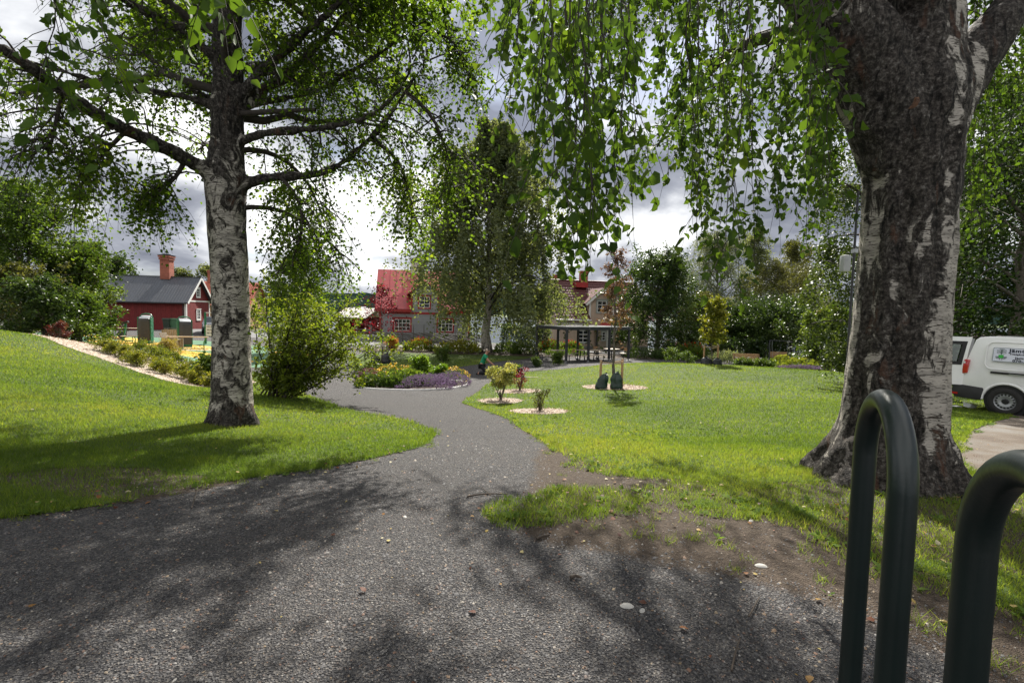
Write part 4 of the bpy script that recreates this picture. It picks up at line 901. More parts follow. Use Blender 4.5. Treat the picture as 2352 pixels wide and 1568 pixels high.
# --- red barn -------------------------------------------------------
def barn():
    ang = R_(8); c = P(428, 759, 46); c.z = g1(c.x, c.y) - .05; Lw, Wd, he = 14.0, 4.6, 2.9; hr = he + 2.2
    o = frame_of(c, ang, Lw); root = empty('barn', o, ang, 'long red board barn with dark blue-grey metal roof', 'barn')
    RED = boards('falu_red_boards', (.155, .014, .014), 0, .16, .08, .8, .2, .018)
    REDG = boards('falu_red_gable_boards', (.155, .014, .014), 1, .16, .08, .8, .2, .018)
    ROOF = boards('blue_grey_roof_sheet', (.05, .056, .07), 0, .25, .12, .45, .15, .02)
    part('wall', RED, root, lambda m: m.box((Lw / 2, Wd / 2, he / 2 - .1), (Lw, Wd, he + .2)))
    part('gable', REDG, root, lambda m: m.prism([(0, he), (Wd, he), (Wd / 2, hr - .03)], Lw - .002, Lw - .16, 'yz'))
    def skin(m): m.box((Lw + .004, Wd / 2, he / 2 - .1), (.012, Wd - .02, he + .19))
    part('end_wall', REDG, root, skin)
    ov = .35; sl = (hr - he) / (Wd / 2)
    rf = part('roof', ROOF, root, lambda m: (roof_slab(m, -.3, Lw + .35, -ov, he - ov * sl, Wd / 2, hr), roof_slab(m, -.3, Lw + .35, Wd + ov, he - ov * sl, Wd / 2, hr)))
    part('ridge_cap', METALCAP, rf, lambda m: m.bar((-.3, Wd / 2, hr + .1), (Lw + .36, Wd / 2, hr + .1), .22, .05))
    part('gutter', METALCAP, rf, lambda m: m.tube([(-.3, -ov - .05, he - ov * sl - .02), (Lw + .3, -ov - .05, he - ov * sl - .02)], .05, 8))
    for s in (0, 1):
        y0 = -ov if s == 0 else Wd + ov
        part('bargeboard', WHITE, root, lambda m: m.bar((Lw + .375, y0, he - ov * sl - .02), (Lw + .375, Wd / 2, hr - .02), .04, .2))
        part('corner_board', WHITE, root, lambda m: m.box((Lw - .045, -.012 if s == 0 else Wd + .012, he / 2 - .05), (.18, .05, he + .1)))
        part('corner_board', WHITE, root, lambda m: m.box((Lw + .026, .06 if s == 0 else Wd - .06, he / 2 - .05), (.03, .14, he + .1)))
    part('band', WHITE, root, lambda m: m.box((Lw + .024, Wd / 2, he - .1), (.03, Wd, .14)))
    part('downpipe', METALCAP, root, lambda m: m.tube([(Lw - .2, -.12, he - .25), (Lw - .2, -.12, .1)], .045, 8))
    F = Face((Lw + .01, 0, 0), (0, 1, 0), (1, 0, 0))
    window(root, F, 2.0, 2.62, 1.0, 1.9, 2, 3, WHITE, .12)
    window(root, F, 2.0, 2.6, he + .35, he + 1.15, 2, 3, WHITE, .11)
    ch = part('chimney', BRICK, root, lambda m: (m.box((11.2, Wd / 2, hr + .75), (.85, .85, 1.9)), m.box((11.2, Wd / 2, hr + 1.8), (.98, .98, .2)), m.box((11.2, Wd / 2, hr + 2.02), (1.08, 1.08, .16))))
    part('chimney_cap', METALCAP, ch, lambda m: (m.box((11.2, Wd / 2, hr + 2.16), (1.14, 1.14, .05)), m.box((11.2, Wd / 2, hr + 2.24), (.5, .5, .1))))
barn()
def tiled(mb, x0, x1, y0, z0, y1, z1, tw=.26, tl=.36, amp=.016):
    """overlapping wavy clay tiles as real relief"""
    L_ = math.hypot(y1 - y0, z1 - z0); nr = max(2, int(L_ / tl)); nc = max(2, int((x1 - x0) / tw)); k = 4
    n = Vector((0, -(z1 - z0), (y1 - y0))).normalized(); n = -n if n.z < 0 else n
    d = Vector((0, y1 - y0, z1 - z0)); xs = [x0 + (x1 - x0) * i / (nc * k) for i in range(nc * k + 1)]
    for j in range(nr):
        vs = []; 
        for e, lift in ((j / nr, .05), ((j + 1) / nr, .012)):
            for i, x in enumerate(xs): vs.append(Vector((x, y0, z0)) + d * e + n * (.06 + lift + amp * math.sin(2 * math.pi * i / k)))
        for i, x in enumerate(xs): vs.append(Vector((x, y0, z0)) + d * (j / nr) + n * (.045 + amp * math.sin(2 * math.pi * i / k)))
        m_ = len(xs); mb.add(vs, [(i, i + 1, m_ + i + 1, m_ + i) for i in range(m_ - 1)] + [(2 * m_ + i, 2 * m_ + i + 1, i + 1, i) for i in range(m_ - 1)])
TILE_D = plain('dark_red_clay_tile', (.08, .022, .02), .6, .25, 9, .3, 40, spec=.4)
TILE_R = plain('red_clay_tile', (.36, .10, .06), .65, .25, 6, .3, 40)
def tile_house():
    p = P(492, 700, 62); o = Vector((p.x - 4, p.y, g1(p.x, p.y) - .2))
    root = empty('house', o, R_(8), 'cottage with bright red tiled roof just behind the barn gable', 'house')
    part('wall', boards('ochre_boards', (.35, .22, .1), 0, .16), root, lambda m: m.box((4, 3, 1.6), (8, 6, 3.4)))
    rf = part('roof', TILE_R, root, lambda m: (tiled(m, -.3, 8.3, -.4, 3.0, 3, 6.2), tiled(m, -.3, 8.3, 6.4, 3.0, 3, 6.2)))
    part('gable', boards('ochre_gable_boards', (.35, .22, .1), 1, .16), root, lambda m: m.prism([(0, 3.3), (6, 3.3), (3, 6.1)], 0.1, 7.9, 'yz'))
    part('chimney', BRICK, rf, lambda m: (m.box((2.2, 3, 6.6), (.9, .7, 1.8)), m.box((2.2, 3, 7.55), (1.05, .85, .18)), m.box((2.2, 3, 7.72), (.95, .75, .1))))
tile_house()

# --- grey house with red metal roof ---------------------------------
def grey_house():
    ang = R_(12); c = P(872, 781, 48); c.z = g1(c.x, c.y) - .1
    Lw, Wd, he = 9.0, 8.0, 3.62; hr = he + 3.75; root = empty('house', c, ang, 'grey clapboard house with red sheet metal roof and red window frames', 'house')
    SID = boards('grey_clapboard', (.32, .325, .335), 2, .135, .06, .7, .1, .03, lap=True)
    RF = plain('red_sheet_roof', (.33, .045, .045), .28, .14, 1.5, spec=.6)
    part('wall', SID, root, lambda m: m.box((Lw / 2, Wd / 2, he / 2 - .1), (Lw, Wd, he + .2)))
    for x, nm in ((0.08, 'gable'), (Lw - .08, 'gable')):
        part('gable', SID, root, lambda m: m.prism([(0, he + .1), (Wd, he + .1), (Wd / 2, hr - .05)], x - .07, x + .07, 'yz'))
    ov = .5; sl = (hr - he) / (Wd / 2); ze = he - ov * sl
    dx, hw, dh = 4.45, 1.35, 4.95
    def rfn(m):
        for a, b in ((-.45, dx - hw), (dx + hw, Lw + .45)):
            roof_slab(m, a, b, -ov, ze, .3, he + .3 * sl); seams(m, a, b, .62, -ov, ze, .3, he + .3 * sl)
        roof_slab(m, -.45, Lw + .45, .3, he + .3 * sl, Wd / 2, hr); seams(m, -.45, Lw + .45, .62, .3, he + .3 * sl, Wd / 2, hr); roof_slab(m, -.45, Lw + .45, Wd + ov, ze, Wd / 2, hr)
    rf = part('roof', RF, root, rfn)
    for a, b in ((-.45, dx - hw), (dx + hw, Lw + .45)):
        part('fascia', REDTRIM, root, lambda m: m.box(((a + b) / 2, -ov + .02, ze - .1), (b - a, .06, .24))); part('soffit', REDTRIM, root, lambda m: m.box(((a + b) / 2, -ov / 2, ze - .16), (b - a - .02, ov, .04)))
    part('band', REDTRIM, root, lambda m: m.box((Lw / 2, -.02, 2.82), (Lw + .02, .06, .2)))
    for x in (.06, Lw - .06): part('corner_board', REDTRIM, root, lambda m: m.box((x, -.022, he / 2 - .1), (.2, .06, he)))
    # gabled frontispiece
    dr = part('dormer', SID, root, lambda m: (m.box((dx, 1.6, (he + dh) / 2 - .2), (2 * hw, 3.24, dh - he + .5)), m.prism([(dx - hw, dh), (dx + hw, dh), (dx, dh + 1.0)], -.02, 2.6, 'xz')))
    def drf(m):
        for s in (-1, 1):
            a = Vector((dx + s * (hw + .45), -.6, dh - .33)); b = Vector((dx, -.6, dh + 1.05)); back = Vector((0, 4.2, 0)); n = Vector((s * 1.38, 0, 1.87)).normalized() * .09
            m.add([a, a + back, b + back, b, a + n, a + back + n, b + back + n, b + n], [(0, 1, 2, 3), (7, 6, 5, 4), (0, 4, 5, 1), (1, 5, 6, 2), (2, 6, 7, 3), (3, 7, 4, 0)])
    part('dormer_roof', REDTRIM, dr, drf)
    for s in (-1, 1): part('corner_board', REDTRIM, dr, lambda m: m.box((dx + s * (hw - .02), -.05, (he + dh) / 2 - .1), (.2, .06, dh - he + .3)))
    F = Face((0, 0, 0), (1, 0, 0), (0, -1, 0))
    window(root, F, 1.42, 2.98, 1.02, 2.2, 4, 3, REDTRIM, .14, mun=.05)
    window(root, F, 5.75, 7.25, 1.02, 2.2, 4, 3, REDTRIM, .14, mun=.05)
    window(root, F, 3.85, 4.9, 3.4, 4.5, 2, 3, REDTRIM, .13, mun=.05, proud=.022)
    ch = part('chimney', plain('pale_plaster', (.5, .48, .44), .8, .1), rf, lambda m: m.box((3.4, Wd / 2 - .2, hr + .3), (.75, .75, 1.3)))
    part('chimney_cap', METALCAP, rf, lambda m: (m.box((3.4, Wd / 2 - .2, hr + 1.0), (.9, .9, .08)), m.box((3.4, Wd / 2 - .2, hr + 1.2), (.85, .85, .25))))
    part('plinth', plain('grey_plinth', (.2, .2, .19), .9), root, lambda m: m.box((Lw / 2, Wd / 2, .05), (Lw + .06, Wd + .06, .5)))
grey_house()

# --- beige house ----------------------------------------------------
def beige_house():
    ang = R_(14); c = P(1280, 801, 46); c.z = g1(c.x, c.y) - .05
    Lw, Wd, he = 9.6, 7.0, 3.15; hr = he + 3.45; root = empty('house', c, ang, 'pale beige board house with dark red tiled roof, gabled dormer and porch', 'house')
    SID = boards('beige_boards', (.52, .40, .31), 0, .14, .1, .75, .1, .02); SIDY = boards('beige_gable_boards', (.52, .40, .31), 1, .14, .1, .75, .1, .02)
    PORCH = boards('taupe_porch_boards', (.36, .29, .225), 2, .13, .1, .75, .1, .02)
    part('wall', SID, root, lambda m: m.box((Lw / 2, Wd / 2, he / 2 - .1), (Lw, Wd, he + .2)))
    part('end_wall', SIDY, root, lambda m: m.box((-.006, Wd / 2, he / 2 - .1), (.012, Wd - .02, he + .19)))
    for x in (.08, Lw - .08): part('gable', SIDY, root, lambda m: m.prism([(0, he + .1), (Wd, he + .1), (Wd / 2, hr - .05)], x - .07, x + .07, 'yz'))
    ov = .42; sl = (hr - he) / (Wd / 2); ze = he - ov * sl
    dx, hw, dh = 4.45, 1.28, 4.55
    def both(fn, m, o2, lo, *a):
        y3 = .45; z3 = he + y3 * sl
        for p, q in ((-.4 - o2, dx - hw), (dx + hw, Lw + .4 + o2)): fn(m, p, q, -ov - lo, ze - lo, y3, z3, *a)
        fn(m, -.4 - o2, Lw + .4 + o2, y3, z3, Wd / 2, hr, *a); fn(m, -.4 - o2, Lw + .4 + o2, Wd + ov + lo, ze - lo, Wd / 2, hr, *a)
    rf = part('roof', TILE_D, root, lambda m: both(roof_slab, m, 0, 0, .05))
    tl = part('roof_tiles', TILE_D, rf, lambda m: both(tiled, m, .02, .03)); tl['kind'] = 'stuff'
    part('ridge_cap', TILE_D, rf, lambda m: m.tube([(-.42, Wd / 2, hr + .1), (Lw + .42, Wd / 2, hr + .1)], .12, 8))
    part('gutter', WHITE, rf, lambda m: m.tube([(-.4, -ov - .1, ze - .03), (3.2, -ov - .1, ze - .03)], .07, 8))
    part('band', WHITE, root, lambda m: m.box((1.5, -.03, 2.35), (3.0, .06, .16)))
    for y in (-.015,): part('corner_board', WHITE, root, lambda m: m.box((.05, y, he / 2 - .1), (.26, .06, he)))
    part('corner_board', WHITE, root, lambda m: m.box((-.03, Wd - .1, he / 2 - .1), (.05, .24, he)))
    dr = part('dormer', SID, root, lambda m: (m.box((dx, 1.4, (he + dh) / 2 - .2), (2 * hw, 2.84, dh - he + .5)), m.prism([(dx - hw, dh), (dx + hw, dh), (dx, dh + 1.15)], -.02, 2.4, 'xz')))
    for s in (-1, 1):
        part('corner_board', WHITE, dr, lambda m: m.box((dx + s * (hw - .05), -.045, (he + dh) / 2 - .1), (.18, .05, dh - he + .25)))
        part('bargeboard', WHITE, dr, lambda m: m.bar((dx + s * (hw + .5), -.42, dh - .38), (dx, -.42, dh + 1.2), .06, .2))
    def drf(m):
        for s in (-1, 1):
            a = Vector((dx + s * (hw + .5), -.4, dh - .3)); b = Vector((dx, -.4, dh + 1.25)); back = Vector((0, 3.6, 0)); n = Vector((s * 1.55, 0, 1.78)).normalized() * .1
            m.add([a, a + back, b + back, b, a + n, a + back + n, b + back + n, b + n], [(0, 1, 2, 3), (7, 6, 5, 4), (0, 4, 5, 1), (1, 5, 6, 2), (2, 6, 7, 3), (3, 7, 4, 0)])
    part('dormer_roof', TILE_D, dr, drf)
    F = Face((0, 0, 0), (1, 0, 0), (0, -1, 0))
    window(root, F, 2.1, 3.1, .55, 1.72, 2, 3, GREYTRIM, .13, mun=.06)
    window(root, F, 4.0, 4.95, he + .35, he + 1.45, 2, 3, GREYTRIM, .13, mun=.06, proud=.02)
    FL = Face((-.012, Wd, 0), (0, -1, 0), (-1, 0, 0))
    window(root, FL, 1.6, 2.5, .6, 1.9, 2, 3, WHITE, .12, mun=.06); window(root, FL, 4.2, 5.1, .6, 1.9, 2, 3, WHITE, .12, mun=.06)
    # porch
    px0, px1, pd, ph = 3.75, 6.75, 1.5, 1.95
    po = part('porch', PORCH, root, lambda m: m.box(((px0 + px1) / 2, -pd / 2, ph / 2 - .05), (px1 - px0, pd - .02, ph + .1)))
    def prf(m):
        a = [(px0 - .25, -pd - .3, ph), (px1 + .25, -pd - .3, ph), (px1 + .25, -.03, ph), (px0 - .25, -.03, ph), (px0 + .8, -.7, ph + .55), (px1 - .8, -.7, ph + .55), (px1 - .8, -.03, ph + .55), (px0 + .8, -.03, ph + .55)]
        m.add(a, [(0, 1, 5, 4), (1, 2, 6, 5), (3, 0, 4, 7), (4, 5, 6, 7), (3, 2, 1, 0), (2, 3, 7, 6)])
    part('porch_roof', REDTRIM, po, prf)
    FP = Face((0, -pd + .01, 0), (1, 0, 0), (0, -1, 0))
    for x0, x1, cc in ((px0 + .15, px0 + .5, 1), (px0 + .95, px0 + 1.3, 1), (px0 + 1.5, px0 + 2.3, 2)):
        window(po, FP, x0, x1, .85, 1.65, cc, 3, GREYTRIM, .08, mun=.05)
    part('post', WHITE, po, lambda m: m.box((px0 + .7, -pd - .02, ph / 2), (.16, .06, ph)))
    part('chimney', BRICK, rf, lambda m: (m.box((3.9, Wd / 2, hr + .4), (.75, .6, 1.3)), m.box((3.9, Wd / 2, hr + 1.08), (.88, .72, .15))))
    part('chimney', BRICK, rf, lambda m: (m.box((1.3, Wd / 2 + 1, hr), (.6, .5, 1.3)), m.box((1.3, Wd / 2 + 1, hr + .68), (.7, .6, .12))))
    part('flashing', REDTRIM, rf, lambda m: m.box((3.3, Wd / 2 - .7, hr - .35), (1.3, .9, .5)))
    part('plinth', plain('stone_plinth', (.22, .21, .2), .9), root, lambda m: m.box((Lw / 2, Wd / 2, .02), (Lw + .06, Wd + .06, .4)))
beige_house()

# --- open boat shed by the shore -----------------------------------
def boat_shed():
    c = P(792, 776, 58); c.z = g1(c.x, c.y); root = empty('boat_shed', c, R_(-28), 'low open red shed with roof coloured pale for sun glare near the lake', 'shed')
    RED = boards('shed_red_boards', (.16, .018, .018), 0, .15); 
    part('wall', RED, root, lambda m: (m.box((1.2, 3.2, 1.0), (4.4, .1, 2.2)), m.box((-1, 1.6, 1.0), (.1, 3.2, 2.2))))
    part('roof', plain('sun_glare_roof_sheet', (.5, .47, .43), .35, .1), root, lambda m: (roof_slab(m, -1.4, 3.9, -.5, 1.95, 1.6, 3.1, .1), roof_slab(m, -1.4, 3.9, 3.7, 1.95, 1.6, 3.1, .1)))  # roof paleness is reflected sun put into the base colour
    part('bargeboard', REDTRIM, root, lambda m: (m.bar((-1.43, -.5, 1.9), (-1.43, 1.6, 3.05), .05, .3), m.bar((-1.43, 3.7, 1.9), (-1.43, 1.6, 3.05), .05, .3)))
    for x in (-1.0, .8, 2.2, 3.5): part('post', RED, root, lambda m: m.box((x, -.1, 1.0), (.14, .14, 2.1)))
boat_shed()

# --- lake, far shore, hills ----------------------------------------
def far_side():
    m, nt, N, L = new_mat('lake_water'); out = N('ShaderNodeOutputMaterial'); b = N('ShaderNodeBsdfPrincipled'); L(b.outputs[0], out.inputs[0])
    b.inputs['Base Color'].default_value = (.05, .065, .08, 1); b.inputs['Roughness'].default_value = .12; b.inputs['Specular IOR Level'].default_value = .7
    tc = N('ShaderNodeTexCoord'); n = tex_noise(N, L, scaled(N, L, tc.outputs['Object'], (.25, .9, 1)), 1.0, 5, .6); L(bumpn(N, L, n.outputs['Fac'], .35, .5), b.inputs['Normal'])
    o = mesh_np('lake', [(-2500, 90, -6), (2500, 90, -6), (2500, 900, -6), (-2500, 900, -6)], [(0, 1, 2, 3)], m); o['kind'] = 'structure'
    FOR = bpy.data.materials.new('far_forest'); m2, nt, N, L = new_mat('far_forest'); out = N('ShaderNodeOutputMaterial'); b = N('ShaderNodeBsdfPrincipled'); L(b.outputs[0], out.inputs[0])
    tc = N('ShaderNodeTexCoord'); n = tex_noise(N, L, tc.outputs['Object'], .012, 6, .65); n2 = tex_noise(N, L, tc.outputs['Object'], .12, 4, .7)
    r = ramp(N, L, n.outputs['Fac'], [(0.35, (.006, .012, .011)), (0.55, (.010, .018, .015)), (0.7, (.02, .03, .018))]); c = mixc(N, L, mrange(N, L, n2.outputs['Fac'], .4, .7, 0, .6), r.outputs[0], (.004, .008, .008))
    L(c, b.inputs['Base Color']); b.inputs['Roughness'].default_value = 1.0; b.inputs['Specular IOR Level'].default_value = 0
    ys = np.geomspace(835, 2400, 46); xs = np.linspace(-2600, 2600, 300); X, Yg = np.meshgrid(xs, ys)
    t = np.clip((Yg - 850) / 700, 0, 1); hgt = -6.5 + t ** .8 * (50 + 26 * vnoise(X, Yg, .0016, 3) * 2) + 15 * np.clip((Yg - 1500) / 600, 0, 1)
    hgt += (vnoise(X * 1.0, Yg, .06, 2) * 9 + rng.random(X.shape) * 5) * (Yg > 905)
    V = np.stack([X.ravel(), Yg.ravel(), hgt.ravel()], 1); c_ = len(xs); i = (np.arange(len(ys) - 1)[:, None] * c_ + np.arange(c_ - 1)[None]).ravel()
    o = mesh_np('hills', V, np.stack([i, i + 1, i + c_ + 1, i + c_], 1), m2, smooth=False); o['kind'] = 'structure'
    o = mesh_np('far_shore', [(-2600, 838, -6.2), (2600, 838, -6.2), (2600, 930, 1.5), (-2600, 930, 1.5)], [(0, 1, 2, 3)], GM['meadow']); o['kind'] = 'structure'
    def fh(ox, oy, Y, w, wallc, roofc, label):
        p = P(ox, oy, Y); root = empty('far_house', p, 0, label, 'house')
        part('wall', plain('far_wall', wallc, .8), root, lambda m: m.box((0, 0, 0), (w, 9, 8)))
        part('roof', plain('far_roof', roofc, .5), root, lambda m: m.prism([(-6, 4), (6, 4), (0, 9)], -w / 2 - 1, w / 2 + 1, 'yz'))
    fh(815, 717, 860, 15, (.12, .03, .03), (.6, .6, .6), 'tiny dark red house across the lake'); fh(832, 716, 862, 12, (.5, .48, .45), (.62, .62, .63), 'tiny white house across the lake')
    fh(1872, 731, 560, 10, (.7, .68, .66), (.5, .05, .04), 'tiny white house with red roof seen between the willows')
far_side()
# ------------------------------------------------------------------ street furniture and other things
DGREY = plain('dark_grey_powder_coat', (.032, .033, .038), .42, .15, 4, spec=.5)
STEEL = plain('galvanised_steel', (.42, .43, .44), .4, .15, 20, metal=.8)
WOOD = plain('oiled_pine', (.33, .20, .10), .6, .3, 9, .3, 30)
WOODG = plain('weathered_grey_wood', (.27, .225, .17), .75, .3, 9, .4, 30)
WOODP = plain('pale_wood', (.5, .42, .33), .6, .18, 9, .3, 30)
STAKE = plain('peeled_stake_wood', (.36, .22, .11), .75, .35, 7, .5, 25)
GREENP = plain('green_powder_coat', (.015, .13, .065), .4, .15, 4)
LIME = plain('leaf_green_powder_coat', (.03, .19, .045), .4, .15, 4)
BLACKP = plain('black_plastic', (.012, .012, .013), .5, .3, 10)

# --- pavilion ---------------------------------------------------------
A_ = P(1300, 834, 30.0); A_.z = g1(A_.x, A_.y); PAV_ANG = math.atan2(3.0, 4.65)
def pavilion():
    root = empty('pavilion', A_, PAV_ANG, 'flat-roofed dark grey steel pavilion on slim posts', 'pavilion')
    L_, W_, H_ = 5.5, 3.2, 2.22
    for y in (0, W_):
        for i in range(4):
            x = L_ * i / 3; m = MB(); z = g1(*(A_ + Matrix.Rotation(PAV_ANG, 3, 'Z') @ Vector((x, y, 0))).xy) - A_.z
            m.box((x, y, (H_ - .16 + z + .14) / 2), (.13, .13, H_ - .16 - z - .14)); po = m.build('post', DGREY, root, bevel=.008)
            part('foot', STEEL, po, lambda k: (k.box((x, y, z + .06), (.07, .07, .18)), k.box((x, y, z + .012), (.2, .2, .02))))
    for y in (0, W_): part('beam', DGREY, root, lambda m: m.box((L_ / 2, y, H_ - .07), (L_ + .13, .14, .18)), bevel=.006)
    for x in (0, L_): part('beam', DGREY, root, lambda m: m.box((x, W_ / 2, H_ - .07), (.128, W_ - .142, .17)), bevel=.006)
    for i in (1, 2): part('rafter', DGREY, root, lambda m: m.box((L_ * i / 3, W_ / 2, H_ - .06), (.09, W_ - .142, .13)))
    RM = plain('glossy_roof_panel', (.30, .31, .32), .16, .12, 1.5, spec=.9)
    for i in range(11): part('roof_panel', RM, root, lambda m: m.box((-.06 + (L_ + .12) * (i + .5) / 11, W_ / 2, H_ + .045), ((L_ + .12) / 11 - .012, W_ + .2, .03)))
    for y, x in ((-.072, 0), (-.072, L_ / 3), (-.072, 2 * L_ / 3), (-.072, L_)): part('bolt', STEEL, root, lambda m: m.lathe([(.028, -.01), (.028, .008), (.014, .016)], 10, (x, y, H_ - .06), 'y'))
pavilion()
def pav(x, y):
    p = A_ + Matrix.Rotation(PAV_ANG, 3, 'Z') @ Vector((x, y, 0)); p.z = g1(p.x, p.y) + .002; return p
def pedestal_chair(loc, rz, label):
    root = empty('pedestal_chair', loc, rz, label, 'chair', 'fixed chairs under the pavilion')
    part('pedestal', DGREY, root, lambda m: (m.tube([(0, 0, 0), (0, 0, .42)], .035, 10), m.lathe([(.1, 0), (.1, .012)], 12)))
    for k in range(3): part('seat_slat', WOODP, root, lambda m: m.box((0, -.14 + .14 * k, .455), (.44, .125, .035)), bevel=.006)
    for s in (-1, 1): part('bracket', DGREY, root, lambda m: m.tube([(s * .17, -.2, .43), (s * .17, .12, .43), (s * .17, .2, .46), (s * .17, .25, .55), (s * .17, .32, .84)], .016, 8))
    for k in range(2): part('back_slat', WOOD, root, lambda m: m.box((0, .262 + .035 * k, .66 + .13 * k), (.46, .03, .115), rx=R_(-13)), bevel=.006)
    return root
def small_table(loc, rz, label):
    root = empty('pedestal_table', loc, rz, label, 'table')
    part('pedestal', DGREY, root, lambda m: (m.tube([(0, 0, 0), (0, 0, .70)], .045, 10), m.lathe([(.2, 0), (.2, .014)], 14)))
    for k in range(5): part('top_slat', WOODP, root, lambda m: m.box((0, -.30 + .15 * k, .725), (.95, .138, .035)), bevel=.005)
    part('top_frame', DGREY, root, lambda m: (m.box((.25, 0, .698), (.04, .7, .02)), m.box((-.25, 0, .698), (.04, .7, .02))))
def picnic_table(loc, rz):
    root = empty('picnic_table', loc, rz, 'long picnic table with two fixed benches in the middle of the pavilion', 'table')
    for k in range(5): part('top_slat', WOODP, root, lambda m: m.box((0, -.32 + .16 * k, .735), (1.75, .148, .04)), bevel=.005)
    for s in (-1, 1):
        for k in range(2): part('seat_slat', WOODP, root, lambda m: m.box((0, s * (.66 + .15 * k), .45), (1.75, .14, .04)), bevel=.005)
        part('leg', DGREY, root, lambda m: (m.bar((s * .55, -.22, .71), (s * .55, -.30, .02), .06, .05), m.bar((s * .55, .22, .71), (s * .55, .30, .02), .06, .05)))
        part('support_hoop', DGREY, root, lambda m: m.tube([(s * .55, -.86, .43), (s * .55, -.87, .2), (s * .55, -.80, .06), (s * .55, -.68, .025), (s * .55, .68, .025), (s * .55, .80, .06), (s * .55, .87, .2), (s * .55, .86, .43)], .022, 8))
def gz(p): p = Vector(p); p.z = g1(p.x, p.y) + .002; return p
small_table(gz(onground(1281, 31.7)), R_(10), 'small pedestal table at the left end of the pavilion')
pedestal_chair(gz(onground(1246, 31.7)), R_(85), 'pedestal chair left of the small table at the pavilion edge')
pedestal_chair(gz(onground(1308, 31.4)), R_(-75), 'pedestal chair between small table and picnic table')
picnic_table(gz(onground(1354, 32.0)), R_(24))
small_table(gz(onground(1405, 34.2)), R_(30), 'pedestal table at the far right corner of the pavilion')
pedestal_chair(gz(onground(1432, 34.0)), R_(-60), 'pedestal chair right of the far table by the corner post')
pedestal_chair(gz(onground(1374, 35.0)), R_(35), 'pedestal chair behind the picnic table')

# --- outdoor gym --------------------------------------------------------
def gym_pillar(loc, rz, label):
    root = empty('gym_pillar', loc, rz, label, 'gym equipment', 'grey training pillars')
    BODY = plain('charcoal_plastic', (.055, .058, .072), .45, .12, 3); TOP = plain('silver_plastic', (.42, .43, .45), .35, .08, 3)
    w, d, h = .74, .5, 1.78
    part('body', BODY, root, lambda m: m.prism([(-w / 2, .2), (w / 2, .2), (w / 2, h - .08), (w / 2 - .06, h), (-w / 2 + .06, h), (-w / 2, h - .08)], -d / 2, d / 2), bevel=.035, smooth=True)
    part('cap', TOP, root, lambda m: m.prism([(-d / 2 + .01, h - .04), (d / 2 - .01, h - .04), (d / 2 - .05, h + .2), (-d / 2 + .1, h + .06)], -w / 2 + .05, w / 2 - .05, 'yz'), bevel=.03, smooth=True)
    part('base', GREENP, root, lambda m: m.box((0, 0, .1), (w + .02, d + .02, .2)), bevel=.015)
    for s in (-1, 1):
        part('side_frame', GREENP, root, lambda m: m.box((s * (w / 2 + .025), 0, 1.0), (.05, d * .8, 1.72)), bevel=.012)
        for k in range(5): part('slot', BLACKP, root, lambda m: m.box((s * (w / 2 + .052), -.12, .45 + .28 * k), (.006, .12, .035)))
    part('handle', GREENP, root, lambda m: m.tube([(-w / 2 - .02, .1, 1.8), (-w / 2 - .01, .12, 1.92), (-w / 2 + .1, .14, 2.06), (-.1, .15, 2.1), (.1, .15, 2.1), (w / 2 - .1, .14, 2.06), (w / 2 + .01, .12, 1.92), (w / 2 + .02, .1, 1.8)], .04, 8), smooth=True)
    part('panel', plain('panel_seams', (.05, .053, .066), .5, .1), root, lambda m: (m.box((.08, -d / 2 - .004, 1.2), (.5, .012, .75)), m.box((.08, -d / 2 - .004, .5), (.5, .012, .5))))
P1_ = gz(P(335, 789, 34)); P2_ = gz(onground(425, 33.2))
gym_pillar(P1_, R_(12), 'grey training pillar with green handle standing left on the yellow circle'); gym_pillar(P2_, R_(48), 'grey training pillar with green edge near the wooden seats')
def chinup():
    c = gz(onground(483, 36.5)); root = empty('chin_up_bar', c, R_(-4), 'tall green chin-up frame with white instruction board', 'gym equipment')
    for s in (-.36, .36): part('post', GREENP, root, lambda m: m.box((s, 0, 1.22), (.11, .11, 2.44)), bevel=.01)
    part('bar', STEEL, root, lambda m: m.tube([(-.32, 0, 2.4), (.95, .05, 2.4)], .035, 8))
    bd = part('board', WHITE, root, lambda m: m.box((0, -.03, 1.06), (.6, .03, .82)))
    for r_i in range(3):
        part('pictograms', BLACKP, bd, lambda m: [m.prism([(-.22 + .11 * k, .80 + .24 * r_i), (-.17 + .11 * k, .80 + .24 * r_i), (-.15 + .11 * k, .92 + .24 * r_i), (-.2 + .11 * k, .95 + .24 * r_i)], -.0465, -.05) for k in range(4)])
chinup()
def low_bench(loc, rz, L_, label, leg=LIME, h=.46):
    root = empty('step_bench', loc, rz, label, 'bench')
    for k in range(3): part('seat_slat', WOODP, root, lambda m: m.box((0, -.12 + .12 * k, h), (L_, .11, .035)))
    for s in (-1, 1): part('leg', leg, root, lambda m: m.tube([(s * (L_ / 2 - .15), -.1, h - .02), (s * (L_ / 2 - .08), -.13, h * .5), (s * (L_ / 2 - .16), -.14, 0)], .025, 8))
    for s in (-1, 1): part('leg', leg, root, lambda m: m.tube([(s * (L_ / 2 - .15), .1, h - .02), (s * (L_ / 2 - .08), .13, h * .5), (s * (L_ / 2 - .16), .14, 0)], .025, 8))
low_bench(gz(onground(296, 33)), R_(5), .9, 'short slatted step bench left of the first training pillar')
low_bench(gz(onground(300, 38)), R_(4), 2.6, 'long slatted bench behind the first training pillar', h=.6)
